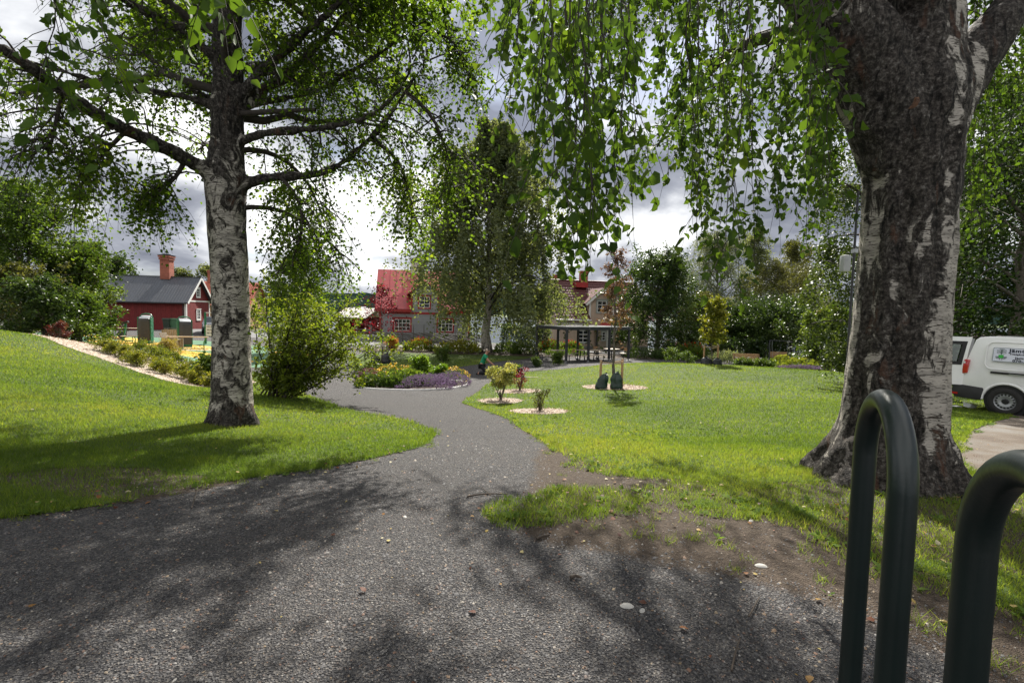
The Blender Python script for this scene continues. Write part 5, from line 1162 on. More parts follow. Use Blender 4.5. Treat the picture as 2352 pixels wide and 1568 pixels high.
def parallel_bar():
    c = gz(onground(431, 28.6)); root = empty('balance_rail', c, R_(6), 'low green balance rail with wooden top beam', 'gym equipment')
    part('beam', WOODP, root, lambda m: m.box((0, 0, .92), (2.35, .12, .06)))
    for s in (-1, 1): part('leg', LIME, root, lambda m: m.tube([(s * 1.1, 0, .9), (s * .92, 0, .62), (s * .92, 0, 0)], .03, 8))
    part('lower_rail', LIME, root, lambda m: m.tube([(-.92, 0, .22), (.92, 0, .22)], .028, 8))
parallel_bar()
def bike():
    c = gz(onground(268, 35)); root = empty('exercise_bike', c, R_(20), 'dark outdoor exercise bike at the edge of the play surface', 'gym equipment')
    part('flywheel', DGREY, root, lambda m: m.lathe([(.05, -.05), (.26, -.05), (.28, 0), (.26, .05), (.05, .05)], 20, (.35, 0, .3), 'y'))
    part('frame', DGREY, root, lambda m: (m.tube([(-.35, 0, .05), (0, 0, .3), (.35, 0, .3)], .04, 8), m.tube([(-.3, 0, .75), (0, 0, .3), (.45, 0, 1.0)], .035, 8), m.box((-.1, 0, .03), (1.0, .35, .05))))
    part('saddle', BLACKP, root, lambda m: m.box((-.32, 0, .8), (.26, .2, .06)), bevel=.02)
    part('handlebar', BLACKP, root, lambda m: m.tube([(.4, -.25, 1.05), (.45, 0, 1.0), (.4, .25, 1.05)], .02, 8))
bike()
def crosstrainer():
    c = gz(onground(286, 34.2)); root = empty('cross_trainer', c, R_(15), 'green cross trainer with tilted dark console', 'gym equipment')
    part('column', GREENP, root, lambda m: m.bar((-.1, 0, 0), (.12, 0, 1.25), .14, .12)); part('console', BLACKP, root, lambda m: m.box((.1, -.02, 1.32), (.4, .22, .14), ry=R_(-20)), bevel=.02)
    for s in (-1, 1): part('arm', DGREY, root, lambda m: m.tube([(0, s * .2, .35), (.1, s * .24, .9), (.0, s * .25, 1.25)], .025, 8)); part('footplate', BLACKP, root, lambda m: m.box((-.25 + .2 * s, s * .2, .25), (.42, .14, .04)))
    part('base', GREENP, root, lambda m: m.box((0, 0, .03), (.9, .4, .06)))
crosstrainer()
def lounge(ox, Y, rz, label):
    root = empty('wooden_lounger', gz(onground(ox, Y)), rz, label, 'seat')
    for k in range(6): part('side_slat', WOODG, root, lambda m: m.box((-.34 + .136 * k, -.34, .36), (.12, .05, .72)))
    for k in range(6): part('side_slat', WOODG, root, lambda m: m.box((-.34 + .136 * k, .34, .36), (.12, .05, .72)))
    for k in range(5): part('seat_slat', WOODG, root, lambda m: m.box((-.27 + .14 * k, 0, .44 + .05 * k), (.12, .62, .035)))
    for k in range(4): part('back_slat', WOODG, root, lambda m: m.box((-.40 - .05 * k, 0, .56 + .14 * k), (.04, .70, .125)))
    for s in (-1, 1): part('armrest', WOODG, root, lambda m: m.box((.0, s * .35, .77), (.86, .12, .04)))
lounge(398, 29.2, R_(8), 'weathered wooden box seat in front of the second training pillar')
def screen():
    root = empty('wooden_screen', gz(onground(395, 34.5)), R_(6), 'rounded upright screen of weathered vertical slats', 'screen')
    for k in range(9): part('slat', WOODG, root, lambda m: m.box((-.6 + .15 * k, 0, .72), (.13, .03, .8 if 0 < k < 8 else .68)))
    part('frame', DGREY, root, lambda m: m.tube([(-.6, .03, 0), (-.6, .03, 1.1), (-.52, .03, 1.2), (.52, .03, 1.2), (.6, .03, 1.1), (.6, .03, 0)], .025, 8))
screen()
def wheelie(ox, Y, col, label, h=1.08):
    root = empty('wheelie_bin', gz(onground(ox, Y)), R_(10), label, 'bin', 'wheelie bins by the barn')
    M_ = plain('bin_plastic', col, .5, .15, 3)
    def body(m):
        a = [(-.24, -.28), (.24, -.28), (.24, .28), (-.24, .28)]; b = [(-.3, -.36), (.3, -.36), (.3, .36), (-.3, .36)]
        m.add([(x, y, .08) for x, y in a] + [(x, y, h - .1) for x, y in b], [(3, 2, 1, 0), (4, 5, 6, 7), (0, 1, 5, 4), (1, 2, 6, 5), (2, 3, 7, 6), (3, 0, 4, 7)])
    part('body', M_, root, body, bevel=.02); part('lid', M_, root, lambda m: m.prism([(-.4, h - .1), (.4, h - .1), (.38, h - .02), (-.36, h + .04)], -.33, .33, 'yz'), bevel=.015)
    for s in (-1, 1): part('wheel', BLACKP, root, lambda m: m.lathe([(.1, -.03), (.1, .03)], 14, (s * .26, .32, .1), 'x'))
    part('handle', M_, root, lambda m: m.tube([(-.25, .42, h - .06), (.25, .42, h - .06)], .02, 8))
wheelie(387, 44.6, (.03, .045, .03), 'dark olive wheelie bin against the barn wall'); wheelie(403, 44.8, (.06, .14, .07), 'lighter green wheelie bin beside the dark olive one')

# --- parked car behind the birch ---------------------------------------
def car():
    c = gz(onground(492, 43.2)); root = empty('parked_car', c, R_(-58), 'black car parked by the barn gable partly behind the birch trunk', 'car')
    PAINT = plain('black_car_paint', (.012, .013, .016), .25, .1, 2, coat=1.0)
    prof = [(-2.1, .35), (2.1, .35), (2.18, .6), (2.05, .86), (1.1, 1.0), (.45, 1.46), (-1.3, 1.5), (-2.0, 1.05), (-2.15, .7)]
    def body(m):
        n = len(prof); sec = []
        for y, k in ((-.86, 0), (.86, 0)):
            sec += [(x, y * (0.8 if z > 1.2 else 1), z) for x, z in prof]
        m.add(sec, [tuple(range(n)), tuple(range(2 * n - 1, n - 1, -1))] + [(i, i + n, (i + 1) % n + n, (i + 1) % n) for i in range(n)])
    part('body', PAINT, root, body, bevel=.06, smooth=True)
    part('windscreen', GLASS, root, lambda m: m.add([(1.06, -.7, 1.03), (1.06, .7, 1.03), (.5, .6, 1.43), (.5, -.6, 1.43)], [(0, 1, 2, 3)]), loc=(.03, 0, .02))
    for s in (-1, 1):
        part('side_window', GLASS, root, lambda m: m.add([(.85, s * .862, 1.05), (-1.7, s * .862, 1.08), (-1.25, s * .71, 1.42), (.4, s * .71, 1.4)], [(0, 1, 2, 3)]), loc=(0, s * .03, 0))
        hl = part('headlight', plain('headlight_glass', (.6, .62, .65), .1, .05, spec=.9), root, lambda m: m.box((2.08, s * .62, .74), (.16, .34, .15), rz=s * .2), bevel=.02)
        for x in (-1.35, 1.35):
            w = part('wheel', BLACKP, root, lambda m: m.lathe([(.2, -.1), (.31, -.1), (.33, 0), (.31, .1), (.2, .1)], 20, (x, s * .8, .33), 'y', cap=False)); part('rim', STEEL, w, lambda m: m.lathe([(.2, -.11), (.05, -.09), (.05, .09), (.2, .11)], 16, (x, s * .8, .33), 'y'))
    part('grille', BLACKP, root, lambda m: m.box((2.14, 0, .62), (.08, .7, .14))); part('number_plate', WHITE, root, lambda m: m.box((2.19, 0, .48), (.02, .5, .11)))
car()

# --- white van ------------------------------------------------------------
def van():
    wc = P(2310.6, 922, 11.5); h = Vector((.49, -.872)); ang = math.atan2(h.y, h.x)
    xw = .90; o = Vector((wc.x - h.x * xw + .88 * (-h.y) * 0, wc.y - h.y * xw, 0))
    left = Vector((-h.y, h.x)); o = o + Vector((left.x * .80, left.y * .80, 0)); o.z = wc.z - .32
    root = empty('van', o, ang, 'white delivery van with its rear door swung open on the parking ground', 'van')
    PAINT = plain('white_van_paint', (.80, .80, .79), .32, .05, 2, coat=.6, dirt=.08)
    hy = .86
    def arch(cx, r, n=12): return [(cx + r * math.cos(math.pi * (1 - i / n)), .32 + r * math.sin(math.pi * (1 - i / n))) for i in range(n + 1)]
    prof = [(.03, .60), (.30, .56), (.46, .56)] + [p for p in arch(xw, .40) if p[1] > .33] + [(1.32, .30), (3.2, .28)] + [p for p in arch(3.62, .40) if p[1] > .33] + [(4.2, .36), (4.38, .5), (4.40, .78), (4.25, 1.0), (3.45, 1.15), (2.75, 1.74), (2.3, 1.86), (.5, 1.875), (.32, 1.85), (.24, 1.78), (.07, 1.0)]
    def body(m):
        n = len(prof); rings = []
        ys = [-hy, -hy + .001, hy - .001, hy]
        for y in (-hy, hy):
            rings.append([(x, y * (1 - .17 * max(0, (z - .95) / .9) ** 1.6), z) for x, z in prof])
        m.add(rings[0] + rings[1], [tuple(range(n)), tuple(range(2 * n - 1, n - 1, -1))] + [(i, i + n, (i + 1) % n + n, (i + 1) % n) for i in range(n)])
    bd = part('body', PAINT, root, body, bevel=.045, smooth=True)
    def side(x, z, d=0.0): return Vector((x, -(hy * (1 - .17 * max(0, (z - .95) / .9) ** 1.6)) - d, z))
    def rrect(x0, x1, z0, z1, r, n=5, d=.0):
        pts = []
        for cx, cz, a0 in ((x1 - r, z1 - r, 0), (x0 + r, z1 - r, 90), (x0 + r, z0 + r, 180), (x1 - r, z0 + r, 270)):
            for i in range(n + 1): a = R_(a0 + 90 * i / n); pts.append(side(cx + r * math.cos(a), cz + r * math.sin(a), d))
        return pts
    pts = rrect(.48, 1.98, 1.08, 1.74, .14); part('panel_crease', PAINT, bd, lambda m: m.tube(pts + pts[:1], .014, 6), smooth=True)
    part('arch_lip', PAINT, bd, lambda m: m.tube([side(xw + .43 * math.cos(R_(a)), .32 + .43 * math.sin(R_(a)), -.012) for a in range(0, 181, 12)], .03, 8), smooth=True)
    part('wheel_well', BLACKP, root, lambda m: (m.lathe([(.395, -.5), (.395, 0), (.3, .02)], 24, (xw, -.33, .32), 'y'), m.box((2.2, 0, .5), (4.0, 1.5, .3))))
    for cx in (xw, 3.62):
        for s in (-1, 1):
            w = part('wheel', plain('tyre_rubber', (.022, .021, .02), .8, .2, 20, .3, 60), root, lambda m: m.lathe([(.2, -.09), (.215, -.1), (.27, -.105), (.31, -.09), (.325, -.05), (.325, .05), (.31, .09), (.27, .105), (.215, .1), (.2, .09)], 32, (cx, s * .80, .325), 'y', cap=False), smooth=True)
            part('rim', plain('silver_wheel_paint', (.36, .37, .38), .4, .12, 8, metal=.5), w, lambda m: m.lathe([(.215, s * .1), (.2, s * .085), (.175, s * .05), (.15, s * .062), (.11, s * .058), (.085, s * .04), (.06, s * .04)], 32, (cx, s * .80, .325), 'y', cap=False), smooth=True)
            part('hub', BLACKP, w, lambda m: m.lathe([(.07, s * .03), (.068, s * .056), (.05, s * .07)], 8, (cx, s * .80, .325), 'y'))
            if cx == xw and s == -1:
                for k in range(16):
                    a = 2 * math.pi * k / 16; part('vent_hole', BLACKP, w, lambda m: m.lathe([(.02, -.006), (.02, .006)], 8, (cx + .158 * math.cos(a), s * .80 - .064, .325 + .158 * math.sin(a)), 'y'))
    BUMP = plain('grey_black_bumper', (.03, .03, .032), .55, .15, 6)
    bp = part('bumper', BUMP, root, lambda m: m.prism([(-.10, .60), (-.02, .64), (.50, .60), (.50, .34), (.42, .28), (-.04, .30), (-.12, .40)], -hy - .02, hy + .02), bevel=.035, smooth=True)
    part('reflector', plain('red_reflector', (.35, .01, .012), .2), bp, lambda m: m.box((-.05, -hy - .025, .40), (.14, .02, .05)))
    tl = part('tail_light', plain('tail_light_red', (.45, .008, .012), .12, .15, 8, spec=.8, coat=.8), root, lambda m: m.prism([(.035, .90), (.17, .93), (.20, 1.27), (.10, 1.28)], -hy - .015, -hy + .14), bevel=.02, smooth=True)
    part('reversing_lamp', plain('clear_lamp', (.7, .7, .68), .15), tl, lambda m: m.box((.10, -hy - .014, 1.20), (.05, .012, .05)))
    part('slide_rail', BLACKP, root, lambda m: m.box((1.35, -hy + .005, 1.0), (1.5, .03, .05)))
    part('rail_trim', STEEL, root, lambda m: m.box((1.5, -hy - .012, .985), (1.15, .012, .018)))
    # open rear door: hinged at the near rear corner
    e = Vector((h.x, h.y, 0)); dirw = Vector((-.93, .36, 0)).normalized(); rx = dirw.dot(Vector((h.x, h.y, 0))); ry = dirw.dot(Vector((left.x, left.y, 0)))
    dd = Vector((rx, ry, 0)); dn = Vector((dd.y, -dd.x, 0)); 
    if dn.dot(Vector((0, -1, 0))) < 0: dn = -dn
    hinge = Vector((.12, -hy + .02, 0))
    def dp(u, z, t): return hinge + dd * u + dn * t + Vector((0, 0, z)) + Vector((.10, .10, 0)) * max(0, (z - .95) / .9) ** 1.3
    def dbox(m, u0, u1, z0, z1, t0, t1): m.add([dp(u, z, t) for u in (u0, u1) for t in (t0, t1) for z in (z0, z1)], [(0, 1, 3, 2), (4, 6, 7, 5), (0, 4, 5, 1), (2, 3, 7, 6), (0, 2, 6, 4), (1, 5, 7, 3)])
    dr = part('rear_door', PAINT, root, lambda m: (dbox(m, .03, .78, .62, 1.16, -.05, 0), dbox(m, .03, .13, 1.16, 1.70, -.05, 0), dbox(m, .68, .78, 1.16, 1.70, -.05, 0), dbox(m, .03, .78, 1.70, 1.84, -.05, 0)))
    part('window_seal', BLACKP, dr, lambda m: (dbox(m, .10, .70, 1.13, 1.21, .001, .008), dbox(m, .10, .70, 1.65, 1.73, .001, .008), dbox(m, .10, .19, 1.21, 1.65, .001, .008), dbox(m, .61, .70, 1.21, 1.65, .001, .008)))
    gm, nt, N, L = new_mat('tinted_glass'); out = N('ShaderNodeOutputMaterial'); mx = N('ShaderNodeMixShader'); t = N('ShaderNodeBsdfTransparent'); t.inputs[0].default_value = (.45, .55, .48, 1); g = N('ShaderNodeBsdfGlossy'); g.inputs['Roughness'].default_value = .03; mx.inputs[0].default_value = .12; L(t.outputs[0], mx.inputs[1]); L(g.outputs[0], mx.inputs[2]); L(mx.outputs[0], out.inputs[0])
    part('pane', gm, dr, lambda m: dbox(m, .13, .68, 1.16, 1.70, -.03, -.026))
    part('door_edge', plain('grey_door_edge', (.3, .3, .31), .5), dr, lambda m: dbox(m, -.03, .03, .66, 1.80, -.07, -.02))
    # side lettering
    SG = plain('sign_white', (.62, .64, .72), .4, .03, 2); INK = plain('sign_ink', (.012, .016, .03), .5); GRN = plain('sign_green', (.04, .38, .05), .5); DG = plain('sign_dark_green', (.01, .05, .025), .5)
    sx0, sx1, sz0, sz1 = .60, 1.72, 1.275, 1.615
    sg = part('sign', SG, root, lambda m: m.add([side(x, z, dd_) for x in (sx0, sx1) for dd_ in (.002, .008) for z in (sz0, sz1)], [(0, 1, 3, 2), (4, 6, 7, 5), (0, 4, 5, 1), (2, 3, 7, 6), (0, 2, 6, 4), (1, 5, 7, 3)]))
    bpts = rrect(sx0 + .008, sx1 - .008, sz0 + .008, sz1 - .008, .02, 3, .009); part('border', DG, sg, lambda m: m.tube(bpts + bpts[:1], .0035, 4))
    cx, cz = .755, 1.44; D = .010
    def flat(m, pts): m.add([side(cx + a, cz + b, D) for a, b in pts] + [side(cx + a, cz + b, D + .002) for a, b in pts], [tuple(range(len(pts))), tuple(range(2 * len(pts) - 1, len(pts) - 1, -1))])
    def seg(m, a, b, w=.008):
        a = Vector(a); b = Vector(b); n = (b - a).normalized(); n = Vector((-n.y, n.x)) * w / 2; flat(m, [a + n, b + n, b - n, a - n])
    def logo(m):
        seg(m, (0, -.02), (0, .14)); seg(m, (-.045, .14), (.045, .14))
        for s in (-1, 1):
            for zz in (.055, .105):
                ring = [(s * (.045 + .036 * math.cos(k * .5236)), zz + .018 * math.sin(k * .5236) + s * .0) for k in range(12)]
                for k in range(12): seg(m, ring[k], ring[(k + 1) % 12], .007)
                seg(m, (0, zz - .03), (s * .015, zz - .005), .007)
            for tgt in ((.105, -.04), (.09, -.075), (.05, -.10), (.02, -.12)): seg(m, (s * .02, -.055), (s * tgt[0], tgt[1]), .009)
            seg(m, (s * .075, -.045), (s * .10, -.07), .007); seg(m, (s * .06, -.07), (s * .075, -.1), .007)
    part('emblem', DG, sg, logo)
    part('shield', GRN, sg, lambda m: flat(m, [(-.045, .0), (.045, .0), (.045, -.045), (.025, -.075), (0, -.085), (-.025, -.075), (-.045, -.045)]), loc=(0, -.0025, 0))
    def text(s, x, z, size, mat, wide=1.0):
        cu = bpy.data.curves.new('lettering', 'FONT'); cu.body = s; cu.size = size; cu.extrude = .0008; cu.offset = size * .035; cu.space_character = 1.12
        t = bpy.data.objects.new('lettering', cu); COL.objects.link(t); me = bpy.data.meshes.new_from_object(t.evaluated_get(bpy.context.evaluated_depsgraph_get())); bpy.data.objects.remove(t)
        o2 = bpy.data.objects.new('lettering', me); me.materials.append(mat); COL.objects.link(o2); o2.parent = sg
        q = side(x, z, .011); tilt = math.atan2(side(x, z + .1).y - side(x, z).y, .1)
        o2.location = q; o2.rotation_euler = (math.pi / 2 - tilt, 0, 0); o2.scale = (wide, 1, 1)
    text('Jämt', .885, 1.515, .115, INK, 1.15); text('Trädgård', .895, 1.455, .05, INK, 1.2); text('jamtg', 1.0, 1.362, .075, INK, 1.2); text('070-33', .96, 1.288, .08, INK, 1.15)
    part('rule', INK, sg, lambda m: m.add([side(x, z, .0105) for x, z in ((1.08, 1.432), (1.5, 1.432), (1.5, 1.435), (1.08, 1.435))], [(0, 1, 2, 3)]))
    # cab: windows and lamp so that the van is whole beyond the frame
    for s in (-1, 1): part('cab_window', GLASS, root, lambda m: m.add([(2.1, s * (hy - .03), 1.12), (3.2, s * (hy - .01), 1.12), (2.72, s * (hy - .1), 1.66), (2.1, s * (hy - .1), 1.68)], [(0, 1, 2, 3)]))
    part('windscreen', GLASS, root, lambda m: m.add([(3.42, -.76, 1.17), (3.42, .76, 1.17), (2.78, .68, 1.73), (2.78, -.68, 1.73)], [(0, 1, 2, 3)]), loc=(.02, 0, .02))
van()
def tub(ox, oy, rz, label, lid=False):
    p = hit(ox, oy); root = empty('food_box_cover' if lid else 'plastic_tub', p + Vector((0, 0, .02)), rz, label, 'plastic cover' if lid else 'tub')
    WP = plain('white_food_plastic', (.68, .69, .68), .35, .05)
    if lid: part('rim', WP, root, lambda m: m.prism([(-.1, 0), (.1, 0), (.097, .022), (-.097, .022)], -.07, .07), bevel=.008)
    else:
        def b(m):
            r0 = [(-.10, -.07), (.10, -.07), (.10, .07), (-.10, .07)]; k = 1.3
            m.add([(x, y, 0) for x, y in r0] + [(x * k, y * k, .1) for x, y in r0] + [(x * k * .93, y * k * .93, .1) for x, y in r0] + [(x * .9, y * .9, .01) for x, y in r0], [(3, 2, 1, 0)] + [(i, (i + 1) % 4, 4 + (i + 1) % 4, 4 + i) for i in range(4)] + [(4 + i, 4 + (i + 1) % 4, 8 + (i + 1) % 4, 8 + i) for i in range(4)] + [(8 + i, 8 + (i + 1) % 4, 12 + (i + 1) % 4, 12 + i) for i in range(4)] + [(12, 13, 14, 15)])
        part('bowl', WP, root, b); part('rim', WP, root, lambda m: m.tube([(-.135, -.095, .1), (.135, -.095, .1), (.135, .095, .1), (-.135, .095, .1), (-.135, -.095, .1)], .008, 6))
        root.rotation_euler = (R_(8), R_(14), rz)
tub(2225, 938, R_(20), 'open white plastic tub lying on the grass behind the van'); tub(2196, 935, R_(5), 'flat white plastic cover on the grass beside the big birch', True)

# --- hoops ---------------------------------------------------------------
HOOP = plain('dark_green_hoop_paint', (.004, .010, .009), .36, .25, 6, .06, 90, spec=.5)
def hoop(far, label):
    d = Vector((-.17, -.355)).normalized(); sep = .39; gx, gy = far
    z0 = g1(gx, gy); root = empty('bicycle_hoop', (gx, gy, z0), math.atan2(d.y, d.x), label, 'bike rack', 'dark green tube hoops')
    zt = 1.283 - z0; r = sep / 2
    pts = [(0, 0, -.1), (0, 0, .3), (0, 0, zt - r)] + [(r - r * math.cos(R_(a)), 0, zt - r + r * math.sin(R_(a))) for a in range(8, 180, 8)] + [(sep, 0, zt - r), (sep, 0, .3), (sep, 0, -.1)]
    part('tube', HOOP, root, lambda m: m.tube(pts, .0305, 28), smooth=True)
    for x in (0, sep): part('base_flange', HOOP, root, lambda m: m.lathe([(.06, -.02), (.06, .008), (.034, .012)], 20, (x, 0, 0)), smooth=True)
hoop((1.108, 1.475), 'dark green steel hoop whose whole arch stands before the big birch'); hoop((.862, .86), 'dark green steel hoop cut off by the right picture edge')

# --- park bench, swing ------------------------------------------------------
def park_bench():
    p = gz(onground(1719, 33)); root = empty('park_bench', p, R_(-3), 'brown slatted park bench beyond the mown mound', 'bench')
    for k in range(4): part('seat_slat', WOOD, root, lambda m: m.box((0, -.18 + .12 * k, .45), (1.8, .1, .035)), bevel=.005)
    for k in range(3): part('back_slat', WOOD, root, lambda m: m.box((0, .27 + .035 * k, .58 + .13 * k), (1.8, .03, .11), rx=R_(-14)), bevel=.005)
    for s in (-1, 1): part('frame', BLACKP, root, lambda m: (m.tube([(s * .82, -.24, 0), (s * .82, -.22, .43), (s * .82, .22, .43), (s * .82, .36, .9)], .022, 8), m.tube([(s * .82, .32, 0), (s * .82, .22, .43)], .022, 8), m.tube([(s * .82, -.24, .43), (s * .82, -.26, .64), (s * .82, .26, .64)], .018, 8)))
park_bench()
def swing():
    p = gz(onground(1792, 36)); root = empty('garden_swing', p, R_(-8), 'grey metal garden swing with wooden seat by the dark shrubs', 'swing')
    for s in (-1, 1):
        part('frame_leg', DGREY, root, lambda m: (m.tube([(s * .95, -.55, 0), (s * .75, 0, 1.75)], .028, 8), m.tube([(s * .95, .55, 0), (s * .75, 0, 1.75)], .028, 8)))
        part('hanger', STEEL, root, lambda m: (m.tube([(s * .58, 0, 1.75), (s * .58, -.22, .5)], .01, 6), m.tube([(s * .58, 0, 1.75), (s * .58, .22, .85)], .01, 6)))
    part('top_rail', DGREY, root, lambda m: m.tube([(-.78, 0, 1.75), (.78, 0, 1.75)], .03, 8))
    for k in range(3): part('seat_slat', WOOD, root, lambda m: m.box((0, -.2 + .14 * k, .45), (1.2, .12, .03)))
    for k in range(3): part('back_slat', WOOD, root, lambda m: m.box((0, .2 + .03 * k, .56 + .14 * k), (1.2, .025, .12), rx=R_(-12)))
swing()

# --- pole fence in front of the grey house, gate, lamps ---------------------
def pole_fence():
    a = gz(onground(850, 45.5)); b = gz(onground(1118, 46.5)); d = (b - a); n = 11; root = empty('pole_fence', a, 0, 'old roundpole fence with slanting rails before the grey house', 'fence')
    WD = plain('grey_fence_pole', (.14, .13, .115), .85, .3, 12); r = random.Random(4)
    for i in range(n + 1):
        q = d * (i / n); q.z = g1(a.x + q.x, a.y + q.y) - a.z
        for s in (-.1, .1):
            m = MB(); m.tube([q + Vector((0, s, -.1)), q + Vector((r.uniform(-.05, .05), s, 1.55 + r.uniform(0, .3)))], [.03, .018], 5); m.build('post', WD, root)
    for i in range(-2, n):
        for k in range(4):
            t0 = (i + k * .25) / n; t1 = t0 + 2.7 / n
            if t1 < 0.02 or t0 > .98: continue
            z0, z1 = .95 + r.uniform(-.06, .06), .12 + r.uniform(-.05, .05)
            if t0 < 0: z0 = z0 + (z1 - z0) * (-t0) / (t1 - t0); t0 = 0
            if t1 > 1: z1 = z0 + (z1 - z0) * (1 - t0) / (t1 - t0); t1 = 1
            p = d * t0; q = d * t1; gp = g1(a.x + p.x, a.y + p.y) - a.z; gq = g1(a.x + q.x, a.y + q.y) - a.z
            m = MB(); m.tube([Vector((p.x, p.y + r.uniform(-.04, .04), gp + z0)), Vector((q.x, q.y + r.uniform(-.04, .04), gq + z1))], [.035, .026], 5); m.build('rail', WD, root)
pole_fence()
def gate():
    p = gz(onground(818, 46)); root = empty('gate', p, R_(4), 'grey wooden gate with two square posts beside the pole fence', 'gate')
    WD = plain('grey_gate_wood', (.17, .16, .145), .85, .25, 10)
    for x, h in ((0, 1.1), (1.35, 1.35)): part('post', WD, root, lambda m: (m.box((x, 0, h / 2), (.2, .2, h)), m.box((x, 0, h + .02), (.26, .26, .05))))
    for k in range(4): part('rail', WD, root, lambda m: m.box((.68, 0, .3 + .24 * k), (1.14, .04, .07)))
    part('brace', WD, root, lambda m: m.bar((.12, -.03, .28), (1.22, -.03, 1.0), .03, .07))
    part('letter_box', REDTRIM, root, lambda m: m.box((-.12, -.2, .8), (.35, .2, .42)), bevel=.02)
    for x, h in ((0, 1.12), (1.35, 1.38)): part('post_lantern', METALCAP, root, lambda m: (m.box((x, 0, h + .2), (.14, .14, .24)), m.lathe([(.12, 0), (.02, .1)], 6, (x, 0, h + .33)), m.box((x, 0, h + .05), (.05, .05, .1))))
gate()
def street_lamp():
    p = gz(onground(834, 66)); root = empty('street_lamp', p, 0, 'slim lamp post with three lantern heads near the shore', 'lamp')
    part('pole', METALCAP, root, lambda m: m.tube([(0, 0, 0), (0, 0, 3.4)], .06, 8))
    for x in (-.4, 0, .4): part('lantern', WHITE, root, lambda m: m.lathe([(.05, 0), (.14, .08), (.14, .3), (.04, .42)], 8, (x, 0, 3.2 + (0.25 if x == 0 else 0))))
    part('arm', METALCAP, root, lambda m: m.tube([(-.4, 0, 3.2), (0, 0, 3.05), (.4, 0, 3.2)], .03, 6))
street_lamp()
def boat_rack():
    p = gz(onground(815, 64)); root = empty('flag_poles', p, 0, 'two thin pale poles standing by the shore', 'pole')
    for x in (-.5, .6): part('pole', STEEL, root, lambda m: m.tube([(x, 0, 0), (x, 0, 3.2)], .04, 6))
boat_rack()
def tall_pole():
    p = gz(onground(4, 30)); root = empty('flagpole', p, 0, 'thin white pole at the left picture edge above the trees', 'pole')
    part('shaft', WHITE, root, lambda m: m.tube([(0, 0, 0), (0, 0, 13.2)], [.06, .045], 10)); part('finial', STEEL, root, lambda m: m.lathe([(.02, 0), (.07, .06), (.02, .13)], 10, (0, 0, 13.2)))
tall_pole()
def trunk_pole():
    p = onground(1948, 7.6); root = empty('lamp_post', p, 0, 'thin grey post with pale box half hidden behind the big birch trunk', 'post')
    top = P(1950, 440, 7.6); part('pole', DGREY, root, lambda m: m.tube([(0, 0, 0), (0, 0, top.z - p.z)], .018, 10))
    q = P(1936, 606, 7.6) - p; part('box', plain('pale_grey_plastic', (.42, .43, .44), .5, .1), root, lambda m: m.box((q.x, -.05, q.z), (.12, .11, .26)), bevel=.03, smooth=True)
    part('clamp', STEEL, root, lambda m: m.box((0, -.03, q.z + .2), (.08, .1, .06)))
trunk_pole()

# --- tree stakes, watering bags --------------------------------------------
BAGM = plain('dark_green_bag_sheet', (.008, .028, .018), .35, .35, 6, .5, 14, spec=.6)
BAGB = plain('black_bag_sheet', (.014, .016, .018), .4, .3, 6, .5, 14, spec=.5)
def stakes(base, pts, h, label, strap=True, mat=STAKE):
    root = empty('tree_stakes', base, 0, label, 'stakes'); tops = []
    for (x, y) in pts:
        z = g1(base.x + x, base.y + y) - base.z; hh = h * random.uniform(.95, 1.08); part('stake', mat, root, lambda m: m.tube([(x, y, z - .1), (x * .98, y * .98, z + hh - .02), (x * .98, y * .98, z + hh)], [.045, .043, .036], 9), smooth=True); tops.append(Vector((x, y, z + hh - .07)))
    if strap:
        for t in tops: part('strap', plain('webbing', (.42, .33, .22), .8), root, lambda m: (m.bar(t, (0.0, 0.0, t.z - .02), .008, .05), m.lathe([(.042, -.03), (.042, .03)], 10, t)))
def bag(base, rz, h, w, mat, label, slump=0.0):
    root = empty('watering_bag', base, rz, label, 'watering bag'); r = np.random.default_rng(int(abs(base.x * 100)) + 3)
    n, k = 22, 14; V = []
    for i in range(k):
        t = i / (k - 1); rr = w * (.96 + .10 * math.sin(3.0 * t + .3) - .62 * max(0, t - .62) ** 1.3 / .3 - .1 * (t < .06)) * (1 + .07 * math.sin(9 * t)); dep = .62 * (1 - .3 * t)
        for j in range(n):
            a = 2 * math.pi * j / n; fold = 1 + .12 * math.sin(5 * a + 5 * t) * (.4 + t) + .06 * math.sin(11 * a - 7 * t) + r.normal(0, .03)
            V.append((rr * fold * math.cos(a) + slump * h * t * t, rr * dep * fold * math.sin(a), h * t * (1 + .05 * math.sin(2 * a + 1) * t) - .015))
    Q = [(i * n + j, i * n + (j + 1) % n, (i + 1) * n + (j + 1) % n, (i + 1) * n + j) for i in range(k - 1) for j in range(n)]
    mb = MB(); mb.add(V, Q + [tuple((k - 1) * n + j for j in range(n))]); mb.build('sack', mat, root, smooth=True)
    part('tie', mat, root, lambda m: m.tube([(slump * h, 0, h * .96), (slump * h + .02, .01, h * 1.04), (slump * h + .07, 0, h * 1.12)], [w * .32, w * .16, w * .05], 7), smooth=True)
T1 = hit(1407, 893)
stakes(T1, [(-.42, .05), (.28, -.12), (.36, .22)], .98, 'three peeled wooden stakes round the sapling with green bags')
bag(gz(T1 + Vector((-.42, -.12, 0))), R_(10), .52, .185, BAGM, 'dark green watering bag slumped against the left stake', .28); bag(gz(T1 + Vector((.08, -.18, 0))), R_(-12), .56, .19, BAGM, 'fuller dark green watering bag at the sapling trunk', .02)
T2 = hit(876, 834)
stakes(T2, [(-.35, 0), (.18, -.15), (.36, .12)], 1.25, 'three grey-brown stakes round the crimson sapling', mat=WOODG)
